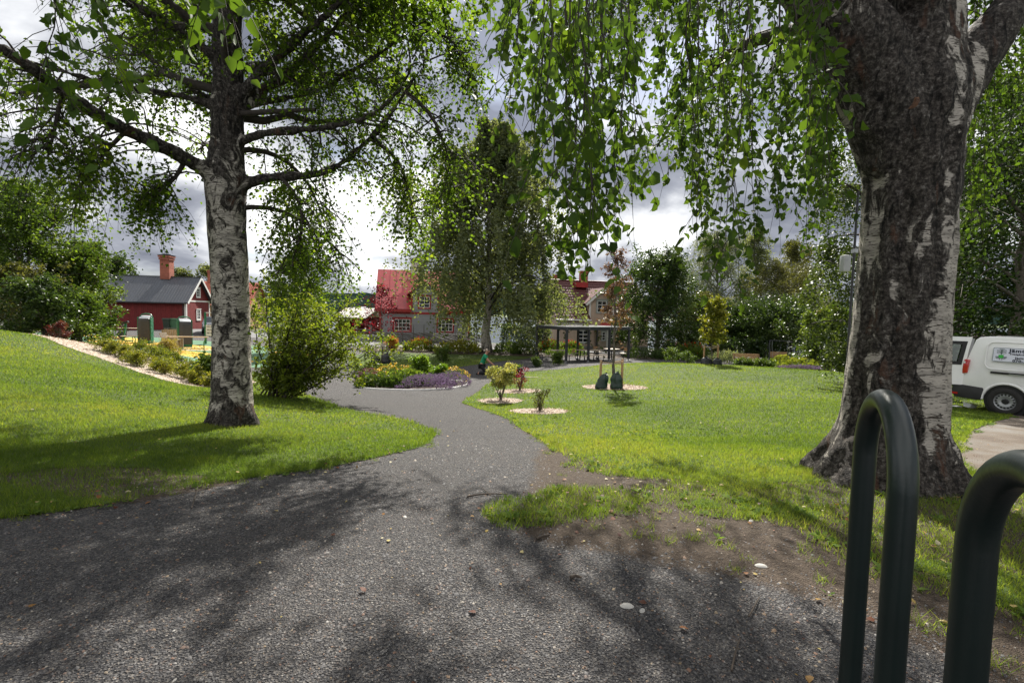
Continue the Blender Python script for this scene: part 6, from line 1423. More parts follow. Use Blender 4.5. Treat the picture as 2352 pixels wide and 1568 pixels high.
bag(gz(T2 + Vector((-.34, -.12, 0))), 0, .55, .26, BAGB, 'black watering bag left of the crimson sapling', .2); bag(gz(T2 + Vector((.33, -.1, 0))), .4, .62, .24, BAGB, 'black watering bag right of the crimson sapling', .05)
T3 = onground(1635, 24.0)
stakes(T3, [(-.38, .0), (.28, -.1), (.4, .2)], 1.0, 'three short stakes round the lime green sapling on the mound')
bag(gz(T3 + Vector((-.3, -.12, 0))), 0, .36, .26, BAGB, 'low black watering bag left at the lime green sapling'); bag(gz(T3 + Vector((.25, -.12, 0))), .3, .34, .24, BAGB, 'low black watering bag right at the lime green sapling')
def bucket():
    p = gz(onground(1190, 21.2)); root = empty('planter_bucket', p, .3, 'black plastic bucket of weeds behind the variegated shrub', 'bucket')
    part('shell', BLACKP, root, lambda m: m.lathe([(.16, 0), (.24, .36), (.26, .36), (.26, .4), (.225, .4), (.15, .03)], 18, cap=False), smooth=True)
    n = 60; pos = np.stack([rng.normal(0, .1, n), rng.normal(0, .1, n), .36 + rng.random(n) * .1], 1); d = unit(randdir(n) + [0, 0, 1.2]); leaf_obj('pulled_plants', LM['mid'], root, pos, d, randdir(n), .16, rng.random(n), 'narrow')
bucket()
def rake():
    a = gz(onground(1207, 20.6)); root = empty('garden_tool', a, 0, 'long-handled garden tool lying on the gravel by the bucket', 'tool')
    b = gz(onground(1238, 20.2)) - a; part('shaft', WOODP, root, lambda m: m.tube([(0, 0, .03), (b.x, b.y, b.z + .03)], .014, 8)); part('blade', METALCAP, root, lambda m: m.box((-.05, 0, .03), (.22, .12, .03)))
rake()
# ------------------------------------------------------------------ kneeling person
def skin_mesh(name, mat, parent, nodes, edges, sub=2):
    """nodes {key:(x,y,z,r)} grown into one smooth surface"""
    keys = list(nodes); ix = {k: i for i, k in enumerate(keys)}
    me = bpy.data.meshes.new(name); me.from_pydata([nodes[k][:3] for k in keys], [(ix[a], ix[b]) for a, b in edges], [])
    o = bpy.data.objects.new(name, me); COL.objects.link(o); md = o.modifiers.new('skin', 'SKIN')
    for i, k in enumerate(keys):
        sv = me.skin_vertices[0].data[i]; rr = nodes[k][3]; sv.radius = rr if isinstance(rr, tuple) else (rr, rr); sv.use_root = (i == 0)
    s = o.modifiers.new('sub', 'SUBSURF'); s.levels = sub; s.render_levels = sub
    em = bpy.data.meshes.new_from_object(o.evaluated_get(bpy.context.evaluated_depsgraph_get())); bpy.data.objects.remove(o)
    em.materials.clear(); em.materials.append(mat); em.polygons.foreach_set('use_smooth', [True] * len(em.polygons))
    o = bpy.data.objects.new(name, em); COL.objects.link(o); o.parent = parent; return o
def person():
    p = gz(hit(1109, 860)); root = empty('person', p, R_(-4), 'person in green t-shirt and black trousers kneeling on the gravel, weeding', 'person')
    SKIN = plain('skin', (.42, .20, .14), .5, .1, 6); SHIRT = plain('green_cotton', (.012, .24, .115), .8, .12, 8, .3, 40); TR = plain('black_trousers', (.012, .012, .014), .8, .2, 8, .3, 30); HAIR = plain('grey_blond_hair', (.36, .29, .23), .6, .35, 30, .5, 60)
    n = {'pel': (-.05, 0, .44, (.13, .11)), 'sp1': (-.02, 0, .58, (.13, .1)), 'sp2': (.04, 0, .74, (.15, .1)), 'ch': (.09, 0, .88, (.15, .1)), 'nk': (.14, 0, .99, .055), 'hd0': (.185, 0, 1.06, .075), 'hd1': (.205, 0, 1.14, .088)}
    e = [('pel', 'sp1'), ('sp1', 'sp2'), ('sp2', 'ch'), ('ch', 'nk'), ('nk', 'hd0'), ('hd0', 'hd1')]
    for s, t in ((1, 'l'), (-1, 'r')):
        fx = .06 if s < 0 else 0
        n.update({'sh' + t: (.09, s * .17, .90, .06), 'el' + t: (.22 + fx, s * .20, .66, .043), 'wr' + t: (.42 + fx, s * .13, .50, .03), 'pm' + t: (.49 + fx, s * .11, .45, .032),
                  'hp' + t: (-.05, s * .1, .42, .1), 'kn' + t: (.20, s * .13, .09, .07), 'cf' + t: (-.02, s * .13, .08, .06), 'an' + t: (-.20, s * .12, .07, .045), 'to' + t: (-.27, s * .12, .035, .04)})
        e += [('ch', 'sh' + t), ('sh' + t, 'el' + t), ('el' + t, 'wr' + t), ('wr' + t, 'pm' + t), ('pel', 'hp' + t), ('hp' + t, 'kn' + t), ('kn' + t, 'cf' + t), ('cf' + t, 'an' + t), ('an' + t, 'to' + t)]
        for k, (dx, dy, dz) in enumerate(((.07, -.03, -.055), (.085, -.01, -.06), (.085, .01, -.06), (.07, .03, -.05))):
            b = n['pm' + t]; n[f'f{k}{t}'] = (b[0] + dx * .55, b[1] + dy, b[2] + dz * .55, .010); n[f'g{k}{t}'] = (b[0] + dx, b[1] + dy, b[2] + dz * 1.3, .008); e += [('pm' + t, f'f{k}{t}'), (f'f{k}{t}', f'g{k}{t}')]
        b = n['pm' + t]; n['th' + t] = (b[0] + .02, b[1] - s * .045, b[2] + .0, .011); e.append(('wr' + t, 'th' + t))
    skin_mesh('body', SKIN, root, n, e)
    m = MB(); m.lathe([(.01, -.03), (.018, -.01), (.012, .02), (.004, .035)], 8, (.297, 0, 1.11)); m.build('nose', SKIN, root, smooth=True)
    for s in (-1, 1): part('ear', SKIN, root, lambda m: m.lathe([(.004, -.012), (.02, -.004), (.016, .008)], 8, (.185, s * .088, 1.115), 'y'), smooth=True); part('eye', BLACKP, root, lambda m: m.lathe([(.004, -.01), (.009, 0), (.004, .01)], 8, (.283, s * .034, 1.135)))
    part('mouth', plain('lips', (.28, .09, .08), .5), root, lambda m: m.box((.282, 0, 1.062), (.012, .05, .01)))
    ns = {'a': (-.065, 0, .41, (.155, .13)), 'b': (-.02, 0, .58, (.155, .125)), 'c': (.04, 0, .74, (.17, .12)), 'd': (.09, 0, .885, (.165, .115)), 'e': (.13, 0, .955, .075)}; es = [('a', 'b'), ('b', 'c'), ('c', 'd'), ('d', 'e')]
    for s, t in ((1, 'l'), (-1, 'r')):
        fx = .03 if s < 0 else 0; ns.update({'s' + t: (.09, s * .18, .905, .078), 'u' + t: (.165 + fx, s * .20, .755, .072)}); es += [('d', 's' + t), ('s' + t, 'u' + t)]
    skin_mesh('t_shirt', SHIRT, root, ns, es)
    nt = {'a': (-.06, 0, .45, (.155, .13))}; et = []
    for s, t in ((1, 'l'), (-1, 'r')):
        nt.update({'h' + t: (-.05, s * .1, .41, .118), 'm' + t: (.09, s * .12, .24, .095), 'k' + t: (.20, s * .13, .095, .085), 'c' + t: (-.02, s * .13, .09, .075), 'n' + t: (-.19, s * .12, .075, .058)}); et += [('a', 'h' + t), ('h' + t, 'm' + t), ('m' + t, 'k' + t), ('k' + t, 'c' + t), ('c' + t, 'n' + t)]
    skin_mesh('trousers', TR, root, nt, et)
    for s in (-1, 1): skin_mesh('shoe', BLACKP, root, {'a': (-.20, s * .12, .06, .055), 'b': (-.27, s * .12, .05, .052), 'c': (-.32, s * .12, .03, .04)}, [('a', 'b'), ('b', 'c')], 1)
    skin_mesh('hair', HAIR, root, {'a': (.15, 0, 1.10, .082), 'b': (.175, 0, 1.165, .092), 'c': (.225, 0, 1.20, .068)}, [('a', 'b'), ('b', 'c')])
    skin_mesh('hair_bun', plain('pale_hair', (.55, .48, .4), .6, .3, 30), root, {'a': (.085, 0, 1.14, .03), 'b': (.045, 0, 1.15, .05), 'c': (.015, 0, 1.13, .032)}, [('a', 'b'), ('b', 'c')])
person()
# ------------------------------------------------------------------ trees and shrubs of the park
LM['shrub'] = leaf_mat('glossy_shrub_leaf', [(.035, .052, .01), (.06, .085, .013), (.092, .12, .017), (.145, .15, .026)], .5, .5, tboost=2.2, spec=.15)
LM['birch_s'] = leaf_mat('shining_birch_leaf', [(.026, .045, .012), (.045, .068, .016), (.066, .095, .024), (.11, .14, .05)], .35, .45, tboost=1.4, spec=.3)
LM['tan'] = leaf_mat('tan_leaf', [(.10, .09, .02), (.19, .15, .035), (.28, .21, .06), (.26, .24, .05)], .4, .5, tboost=1.3)
LM['yg2'] = leaf_mat('green_yellow_leaf', [(.048, .07, .011), (.075, .10, .015), (.11, .13, .02), (.16, .165, .032)], .45, .5)
LM['wine'] = leaf_mat('wine_flower', [(.12, .04, .07), (.2, .07, .11), (.26, .1, .16)], .3, .6, tcol=(1.1, .7, .9), tboost=1.1)
LM['barb'] = leaf_mat('barberry_leaf', [(.03, .02, .012), (.06, .02, .015), (.11, .02, .02), (.10, .08, .02)], .35, .5, tcol=(1.2, .6, .5))
LM['mauve'] = leaf_mat('mauve_flower', [(.09, .07, .095), (.14, .11, .155), (.2, .16, .225)], .3, .7, tcol=(1.05, .85, 1.1), tboost=1.1)
LM['hyd'] = leaf_mat('hydrangea_leaf', [(.06, .09, .015), (.095, .13, .02), (.14, .17, .03), (.2, .2, .06)], .4, .6, tboost=1.3)
LM['shade'] = leaf_mat('shade_darkened_leaf', [(.010, .021, .006), (.018, .036, .009), (.03, .055, .013), (.055, .08, .022)], .3, .6, tboost=1.2, spec=.1)  # darker copy of the deep green leaf, shade put into its colour
LM['lime'] = leaf_mat('lime_leaf', [(.05, .10, .01), (.08, .145, .014), (.115, .19, .02), (.16, .22, .032)], .45, .4)
def at(ox, Y): return onground(ox, Y)
bump = lambda w, k=1.0, lo=.35: (lambda t: w * (lo + (1 - lo) * math.sin(math.pi * min(1, max(0, t * k * .85 + .12)))) * (1 - .55 * max(0, t - .6) / .4))
def dome(w): return lambda t: w * math.sqrt(max(.04, 1 - (max(0, t - .25) / .8) ** 2)) * (.75 + .25 * min(1, t / .25))
# middle birch
make_tree('birch_tree', 'tall weeping birch with grey-green crown standing beyond the kneeling person', 'tree', at(1120, 37.3), 16.6, .33, .15, lambda t: 6.2 * (1 - t) ** .62 * (.72 + .28 * min(1, t / .15)) + .35, LM['birch_m'], .115, 56, 12, 6, 16,
          el=(28, 68), weep=.75, shape='round', birch=True, bark=BARK_W, seed=101, cosmin=.5, grow=1.55, curve=.45, hang=.6, clumpvar=.3, n2len=.36)
# far left thicket
make_tree('bushy_tree', 'broad bushy green tree at the left picture edge', 'tree', at(40, 26), 6.8, .16, .12, dome(3.6), LM['mid'], .14, 34, 9, 6, 11, el=(15, 70), weep=.1, stems=3, spread=.16, seed=102, clumpvar=.4)
make_tree('bushy_tree', 'smaller bushy green tree leaning towards the barn wall', 'tree', at(172, 28), 5.0, .13, .1, dome(2.2), LM['mid'], .135, 30, 9, 6, 11, el=(15, 70), weep=.1, stems=3, spread=.18, seed=103, clumpvar=.4)
make_tree('bushy_tree', 'tall leafy tree rising behind the left thicket', 'tree', at(-60, 31), 9.0, .18, .12, dome(3.2), LM['deep'], .15, 26, 8, 5, 10, el=(20, 70), weep=.1, seed=104)
make_tree('shrub', 'dark olive spreading shrub in front of the left thicket', 'shrub', at(35, 22.5), 2.6, .05, .05, dome(1.9), LM['olive'], .10, 26, 7, 5, 10, el=(10, 65), weep=.15, stems=6, spread=.25, seed=105)
make_tree('shrub', 'bright green shrub at the foot of the left thicket', 'shrub', at(185, 21.5), 1.75, .04, .05, dome(1.6), LM['mid'], .10, 22, 7, 5, 9, el=(10, 65), weep=.15, stems=6, spread=.28, seed=106)
make_tree('shrub', 'deep green shrub between the thicket and the slope planting', 'shrub', at(105, 20), 1.9, .04, .05, dome(1.5), LM['deep'], .10, 22, 7, 5, 9, el=(10, 65), weep=.15, stems=6, spread=.28, seed=107)
make_tree('shrub', 'small dark red barberry on the wood chip slope', 'shrub', at(137, 18.6), .6, .015, .05, dome(.35), LM['barb'], .035, 14, 5, 4, 7, el=(35, 75), weep=.1, stems=5, spread=.2, seed=108)
# trees far behind the barn
make_tree('background_tree', 'rounded tree seen above the left part of the barn roof', 'tree', at(262, 74), 10.5, .25, .25, dome(3.6), LM['deep'], .30, 22, 7, 5, 8, el=(15, 65), seed=109)
make_tree('background_tree', 'pale tree seen above the right part of the barn roof', 'tree', at(418, 80), 10.2, .2, .3, dome(2.6), LM['birch_m'], .30, 16, 6, 5, 7, el=(15, 65), seed=110)
make_tree('background_tree', 'tree behind the red tiled cottage roof', 'tree', at(482, 84), 11.2, .2, .3, dome(3.0), LM['birch_m'], .30, 18, 6, 5, 7, el=(15, 65), seed=111)
# multi-stemmed shrub behind the left birch
def big_shrub():
    b = hit(640, 912); r = np.random.default_rng(55)
    root = empty('shrub', b, 0, 'large many-stemmed shrub with glossy yellow-green leaves beside the white birch trunk', 'shrub')
    n = 30; az = r.uniform(-.5, 3.6, n); az[:14] = r.uniform(-.9, .7, 14); t = r.uniform(.15, 1.0, n); d = np.stack([np.cos(az) * t * .8 + .12, np.sin(az) * t * .6, 1.15 - .6 * t], 1)
    s = np.stack([r.uniform(-.55, .35, n), r.uniform(-.2, .3, n), np.full(n, -.08)], 1); P1 = polylines(s, unit(d), r.uniform(2.3, 3.4, n), .12, 9, .12, r)
    p, g, pi, tt = along(P1, 19, .06, 1, r); P2 = polylines(p, unit(g * .7 + randdir(len(p), r) * .8), r.uniform(.25, .7, len(p)), .12, 5, .15, r)
    q, g2, qi, t2 = along(P2, 4, .2, 1, r); P3 = polylines(q, unit(g2 * .6 + randdir(len(q), r) * .8), r.uniform(.1, .3, len(q)), .1, 3, .1, r)
    V, Q = cat_mesh([tubes_np(P1, .024, .006, 6), tubes_np(P2, .006, .002, 3)]); mesh_np('stems', V, Q, TWIG, root, smooth=True)
    lp, lg, li, lt = along(P3, 9, .15, 1, r); m = len(lp); lp = lp + r.normal(0, .02, (m, 3)); k = lp[:, 2] > .12; lp = lp[k]; m = len(lp)
    ld = unit(randdir(m, r) + [0, 0, .15]); c = r.random(len(P2))[qi][li][k]
    leaf_obj('foliage', LM['shrub'], root, lp, ld, unit(randdir(m, r) + [0, 0, .7]), r.uniform(.055, .10, m), .45 + .4 * (c - .5) + r.normal(0, .18, m), 'oval')
big_shrub()
make_tree('leafy_tree', 'pale green tree behind the many-stemmed shrub', 'tree', at(672, 33), 6.6, .12, .12, dome(2.5), LM['mid'], .14, 28, 8, 5, 9, el=(20, 65), weep=.3, stems=2, spread=.1, seed=112)
# right side
make_tree('round_tree', 'dense round-headed tree right of the beige house', 'tree', at(1508, 41), 6.6, .2, .05, dome(4.0), LM['deep'], .15, 40, 10, 6, 11, el=(5, 70), weep=.1, stems=2, spread=.12, seed=113, clumpvar=.45)
make_tree('round_tree', 'low dark olive tree between round tree and willow', 'tree', at(1606, 43), 4.5, .12, .05, dome(2.6), LM['olive'], .15, 26, 8, 5, 10, el=(5, 65), weep=.2, seed=114)
make_tree('willow_tree', 'silvery willow rising behind the lime green sapling', 'tree', at(1640, 56), 12.2, .25, .15, dome(5.2), LM['willow'], .2, 34, 10, 6, 11, el=(30, 70), weep=.7, shape='narrow', seed=115, hang=.6)
make_tree('aspen_tree', 'slender open tree with visible bare branches among the willows', 'tree', at(1728, 50), 12.2, .2, .35, dome(2.3), LM['birch_m'], .14, 26, 8, 5, 7, el=(40, 75), weep=.3, seed=116)
make_tree('willow_tree', 'broad olive green willow above the dark shrubs', 'tree', at(1800, 46), 7.6, .2, .12, dome(4.4), LM['olive'], .16, 36, 10, 6, 10, el=(15, 60), weep=.55, shape='narrow', seed=117, hang=.5)
make_tree('willow_tree', 'grey drooping small willow behind the park bench', 'tree', at(1672, 42), 4.6, .12, .08, dome(1.5), LM['willow'], .13, 24, 8, 5, 9, el=(20, 60), weep=.8, shape='narrow', seed=118, hang=.6)
make_tree('leafy_tree', 'yellowish tall tree between the olive willow and the big birch', 'tree', at(1812, 62), 13, .2, .2, dome(3.8), LM['olive'], .2, 26, 8, 5, 9, el=(25, 70), weep=.3, seed=119)
make_tree('shrub', 'large dark glossy shrub behind the garden swing', 'shrub', at(1772, 39.5), 3.5, .08, .04, dome(3.6), LM['deep'], .13, 36, 10, 6, 10, el=(5, 65), weep=.12, stems=6, spread=.22, seed=120)
make_tree('shrub', 'dark rounded shrub left of the garden swing', 'shrub', at(1715, 39), 2.5, .06, .04, dome(2.2), LM['deep'], .12, 24, 8, 5, 9, el=(5, 65), weep=.12, stems=5, spread=.22, seed=121)
make_tree('birch_tree', 'leafy birch with shining hanging foliage close behind the big trunk', 'tree', at(1995, 16.5), 14.5, .18, .06, lambda t: 2.5 * (1 - .5 * t) * min(1, .6 + t * 2), LM['birch_s'], .085, 46, 11, 6, 12, el=(5, 50), weep=.9, seed=122, birch=True, bark=BARK_W, hang=.6, shape='oval', n2len=.4)
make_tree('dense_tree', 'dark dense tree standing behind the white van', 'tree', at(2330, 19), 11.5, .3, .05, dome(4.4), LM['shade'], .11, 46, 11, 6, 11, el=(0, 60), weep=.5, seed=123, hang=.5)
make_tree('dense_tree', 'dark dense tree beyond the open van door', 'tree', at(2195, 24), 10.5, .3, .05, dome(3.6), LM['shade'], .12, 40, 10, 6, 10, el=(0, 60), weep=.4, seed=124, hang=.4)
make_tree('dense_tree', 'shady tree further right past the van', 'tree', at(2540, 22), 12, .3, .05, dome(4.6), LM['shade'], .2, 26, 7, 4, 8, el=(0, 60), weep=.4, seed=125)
make_tree('shrub', 'tall light green shrub touching the left edge of the big trunk', 'shrub', at(1900, 30), 3.6, .06, .04, dome(1.5), LM['mid'], .11, 28, 8, 5, 10, el=(10, 65), weep=.2, stems=5, spread=.2, seed=126)
# hedge under the middle birch
def hedge():
    a = at(1150, 44.5); b = at(1262, 44.5); root = empty('hedge', a, 0, 'dark clipped hedge between middle birch and beige house', 'hedge'); n = 9000
    u = rng.random(n); d = b - a; x = u * d.x; y = rng.normal(0, .4, n); z = 1.9 * rng.random(n) ** .6 * (1 + .12 * np.sin(u * 9)); p = np.stack([x, y + u * d.y, z], 1); ld, nr = leaf_bits(n, .1)
    leaf_obj('foliage', LM['deep'], root, p, ld, nr, .13, .3 + .3 * z / 2 + rng.normal(0, .15, n)); m = MB()
    for i in range(8): m.tube([(d.x * (i + .5) / 8, d.y * (i + .5) / 8, -.1), (d.x * (i + .5) / 8, d.y * (i + .5) / 8, 1.4)], [.05, .02], 5)
    m.build('stems', TWIG, root)
hedge()
# saplings
make_tree('sapling', 'young crab apple with sparse bronze leaves tied to three stakes', 'tree', T1, 4.5, .06, .38, lambda t: .75 * (1 - .55 * t), LM['bronze'], .06, 18, 6, 4, 5, el=(45, 70), weep=.05, seed=130, jitter=.3)
make_tree('sapling', 'young maple with crimson leaves on the far lawn', 'tree', T2, 4.6, .05, .34, lambda t: 1.75 * (1 - .85 * t), LM['red'], .07, 24, 5, 3, 3, el=(15, 50), weep=.05, seed=131, shape='round', jitter=.8)
make_tree('sapling', 'young lime green tree staked on the mown mound', 'tree', T3, 3.05, .035, .27, lambda t: .72 * (1 - .6 * abs(t - .35)), LM['yellowgreen'], .075, 22, 5, 4, 6, el=(35, 65), weep=.1, seed=132, shape='round')
def small(name, label, ox, oy, H, w, mat, ls, seed, n1=18, n2=6, n3=4, lpt=8, stems=4, h0=.12, el=(30, 75), spread=.22, shape='oval', base=None, cat='shrub', group=None):
    return make_tree(name, label, cat, base or hit(ox, oy), H, .02, h0, dome(w), mat, ls, n1, n2, n3, lpt, el=el, weep=.1, stems=stems, spread=spread, seed=seed, shape=shape, group=group, dens=.8, grow=1.45)
small('shrub', 'vase-shaped shrub with cream and green leaves by the path edge', 1150, 920, .92, .3, LM['variegated'], .034, 140, 30, 7, 5, 8, 6, .42, (25, 60), .42)
small('shrub', 'little wine red shrub in a ring of wood chips', 1194, 897, .72, .17, LM['red'], .036, 141, 20, 4, 3, 4, 6, .1, (30, 70), .32)
small('shrub', 'thin sparse shrub in the nearest ring of wood chips', 1240, 944, .52, .15, LM['olive'], .03, 142, 18, 4, 3, 4, 7, .1, (30, 70), .32)
small('shrub', 'rounded green shrub at the pavilion gravel edge', 1281, 838, .6, .32, LM['mid'], .06, 143, 16, 6, 4, 7)
small('shrub', 'low feathery shrub between bucket and pavilion', 1232, 843, .35, .3, LM['mid'], .045, 144)
small('shrub', 'loose green shrub at the edge of the far lawn', 1018, 838, .95, .42, LM['mid'], .06, 145, 18, 5, 4, 6, 5, .15, (30, 70), .3)
small('shrub', 'orange tinted little shrub on the far wood chips', 900, 805, .85, .5, LM['orangeleaf'], .08, 146)
small('shrub', 'tan and yellow arching shrub below the outdoor gym', 384, 835, .8, .5, LM['tan'], .045, 147, 26, 8, 5, 9, 6, .05, (30, 75), .3, 'narrow', base=at(384, 20.2))
small('shrub', 'leafy green sprout poking out left of the birch trunk', 478, 822, .8, .35, LM['mid'], .09, 148, 12, 5, 3, 6, base=at(482, 13.5))
for i, (ox, Y, h) in enumerate([(1545, 27.5, .75), (1580, 28.5, .6), (1700, 26, .2), (1722, 25.6, .22), (1745, 25.4, .2), (1768, 25.2, .2)]):
    lab = ['small green shrub behind the left crest of the mound', 'tiny shrub right of the one behind the mound crest', 'low shrub in front of the left end of the park bench', 'low shrub in front of the middle of the park bench', 'low shrub in front of the right end of the park bench', 'low shrub just right of the park bench'][i]
    small('shrub', lab, 0, 0, h, .55 if i < 2 else .38, LM['mid'], .045, 150 + i, 14, 5, 4, 7, base=at(ox, Y), group='low shrubs near the park bench' if i > 1 else None)
# yellow-green shrubs on the chip slope: two rows
def slope_row():
    r = np.random.default_rng(9); k = 0
    left = np.array(px((150, 797), (240, 826), (330, 858), (400, 880), (470, 892))); words = ['first', 'second', 'third', 'fourth', 'fifth', 'sixth', 'seventh', 'eighth', 'ninth', 'tenth', 'eleventh', 'twelfth', 'thirteenth', 'fourteenth']
    for i in range(14):
        t = (i + .5) / 14 * 4; j = min(3, int(t)); f = t - j; q = left[j] * (1 - f) + left[j + 1] * f; dirn = unit(left[j + 1] - left[j]); nrm = np.array([-dirn[1], dirn[0]]); nrm = nrm if nrm[1] > 0 else -nrm
        q = q + nrm * r.uniform(.55, 1.0); b = Vector((q[0], q[1], g1(*q)))
        small('slope_shrub', f'yellow-green spirea on the chip slope, {words[i]} in the front row from the left', 0, 0, r.uniform(.16, .26), r.uniform(.28, .36), LM['yellowgreen'], .03, 200 + i, 18, 6, 4, 8, 5, .04, (20, 75), .3, base=b, group='yellow-green shrubs on the slope')
    for i in range(6):
        t = (i + .5) / 6 * 2.2; j = min(3, int(t)); f = t - j; q = left[j] * (1 - f) + left[j + 1] * f; dirn = unit(left[j + 1] - left[j]); nrm = np.array([-dirn[1], dirn[0]]); nrm = nrm if nrm[1] > 0 else -nrm
        q = q + nrm * r.uniform(1.5, 2.1); b = Vector((q[0], q[1], g1(*q)))
        small('slope_shrub', f'taller green-yellow spirea on the slope, {words[i]} in the back row from the left', 0, 0, r.uniform(.25, .38), r.uniform(.34, .45), LM['yg2'], .034, 230 + i, 18, 6, 4, 8, 5, .04, (20, 75), .3, base=b, group='taller shrubs behind the slope row')
slope_row()
# herbaceous clumps: a fountain of blades or stems with flowers on top
def clump(name, label, cat, base, w, h, n, leafm, ls, shape='narrow', flower=None, fn=0, fs=.04, fh=1.0, dep=.6, group=None, flat=False, seed=1):
    r = np.random.default_rng(seed); root = empty(name, base, 0, label, cat, group); u = r.uniform(-1, 1, n); v = r.uniform(-1, 1, n); k = np.sqrt(np.clip(1 - (u * u + v * v) * .8, .05, 1))
    gx = base.x + u * w; gy = base.y + v * w * dep; gzz = G(gx, gy) - base.z; z = r.random(n) ** .8 * h * k
    p = np.stack([u * w, v * w * dep, gzz + z], 1); d = unit(np.stack([u * .5, v * .4, np.full(n, .7)], 1) + randdir(n, r) * .6)
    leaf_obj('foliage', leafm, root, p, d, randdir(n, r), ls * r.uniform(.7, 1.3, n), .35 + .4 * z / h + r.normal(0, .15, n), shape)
    if fn:
        i = r.integers(0, n, fn); q = p[i].copy(); q[:, 2] = gzz[i] + h * k[i] * fh * r.uniform(.86, 1.06, fn); m = 5
        pos = np.repeat(q, m, 0) + r.normal(0, fs * .7, (fn * m, 3)) * ([1, 1, .25] if flat else [1, 1, 1])
        leaf_obj('flowers', flower, root, pos, randdir(fn * m, r), ([0, 0, 1] + .3 * randdir(fn * m, r)) if flat else randdir(fn * m, r), fs, r.random(fn * m), 'round')
    return root
BZ = lambda dx, dy: Vector((BED_C[0] + dx, BED_C[1] + dy, g1(BED_C[0] + dx, BED_C[1] + dy) + .03))
def ring(name, c, r0, r1, h, mat, label, n=56):
    V = []; 
    for k in range(n):
        a = 2 * math.pi * k / n
        for rr, up in ((r0, -.08), (r0, h), (r1, h), (r1, -.08)):
            x = c[0] + rr * math.cos(a); y = c[1] + rr * math.sin(a); V.append((x, y, g1(x, y) + up))
    Q = [(k * 4 + j, k * 4 + (j + 1) % 4, ((k + 1) % n) * 4 + (j + 1) % 4, ((k + 1) % n) * 4 + j) for k in range(n) for j in range(4)]
    ob = mesh_np(name, V, Q, mat); tag(ob, label, kind='structure'); return ob
ring('flower_bed_kerb', BED_C, BED_R - .07, BED_R, .045, plain('white_edging', (.55, .54, .52), .7, .1), 'pale low kerb ring round the flower bed')
V = [(BED_C[0], BED_C[1], g1(*BED_C) + .02)] + [(BED_C[0] + (BED_R - .06) * math.cos(a), BED_C[1] + (BED_R - .06) * math.sin(a), g1(BED_C[0] + (BED_R - .06) * math.cos(a), BED_C[1] + (BED_R - .06) * math.sin(a)) + .02) for a in np.linspace(0, 2 * math.pi, 48, endpoint=False)]
tag(mesh_np('flower_bed_soil', V, [(0, 1 + i, 1 + (i + 1) % 48) for i in range(48)], GM['soil']), 'dark soil inside the flower bed ring', kind='structure')
clump('catmint', 'wide cushion of purple catmint spilling over the kerb', 'flowers', BZ(.75, -1.05), 1.0, .46, 2200, LM['purple'], .075, 'narrow', LM['mauve'], 620, .026, 1.08, .85, seed=1)
clump('catmint', 'purple catmint at the right end of the flower bed', 'flowers', BZ(1.5, -.35), .75, .48, 1400, LM['purple'], .075, 'narrow', LM['mauve'], 420, .026, 1.08, .9, seed=2)
clump('perennial', 'dark green leafy perennial at the front left of the flower bed', 'plant', BZ(-.75, -1.0), .95, .5, 2600, LM['deep'], .11, 'oval', seed=3)
clump('perennial', 'broad-leaved green perennial in the middle of the flower bed', 'plant', BZ(-.1, -.35), .9, .62, 2200, LM['mid'], .12, 'oval', seed=4)
clump('yarrow', 'flat-topped yellow yarrow at the back left of the flower bed', 'flowers', BZ(-.75, .55), 1.0, .72, 2000, LM['mid'], .08, 'narrow', LM['yellowflower'], 90, .055, 1.08, .7, flat=True, seed=5)
clump('yarrow', 'yellow yarrow at the right back of the flower bed', 'flowers', BZ(1.55, .45), .6, .6, 900, LM['mid'], .08, 'narrow', LM['yellowflower'], 45, .05, 1.08, .7, flat=True, seed=6)
clump('meadow_sage', 'dusky purple flower spikes at the left end of the flower bed', 'flowers', BZ(-1.6, -.2), .45, .62, 700, LM['mid'], .08, 'narrow', LM['wine'], 160, .04, 1.0, .8, seed=7)
small('shrub', 'bright lime leafy shrub at the back of the flower bed', 0, 0, .95, .42, LM['lime'], .06, 160, 24, 7, 5, 8, 6, .05, (25, 75), .25, base=BZ(.2, .9))
small('shrub', 'little lime shrub right of the bigger one in the flower bed', 0, 0, .6, .28, LM['lime'], .06, 161, 16, 6, 4, 8, 5, .05, (25, 75), .25, base=BZ(.95, .6))
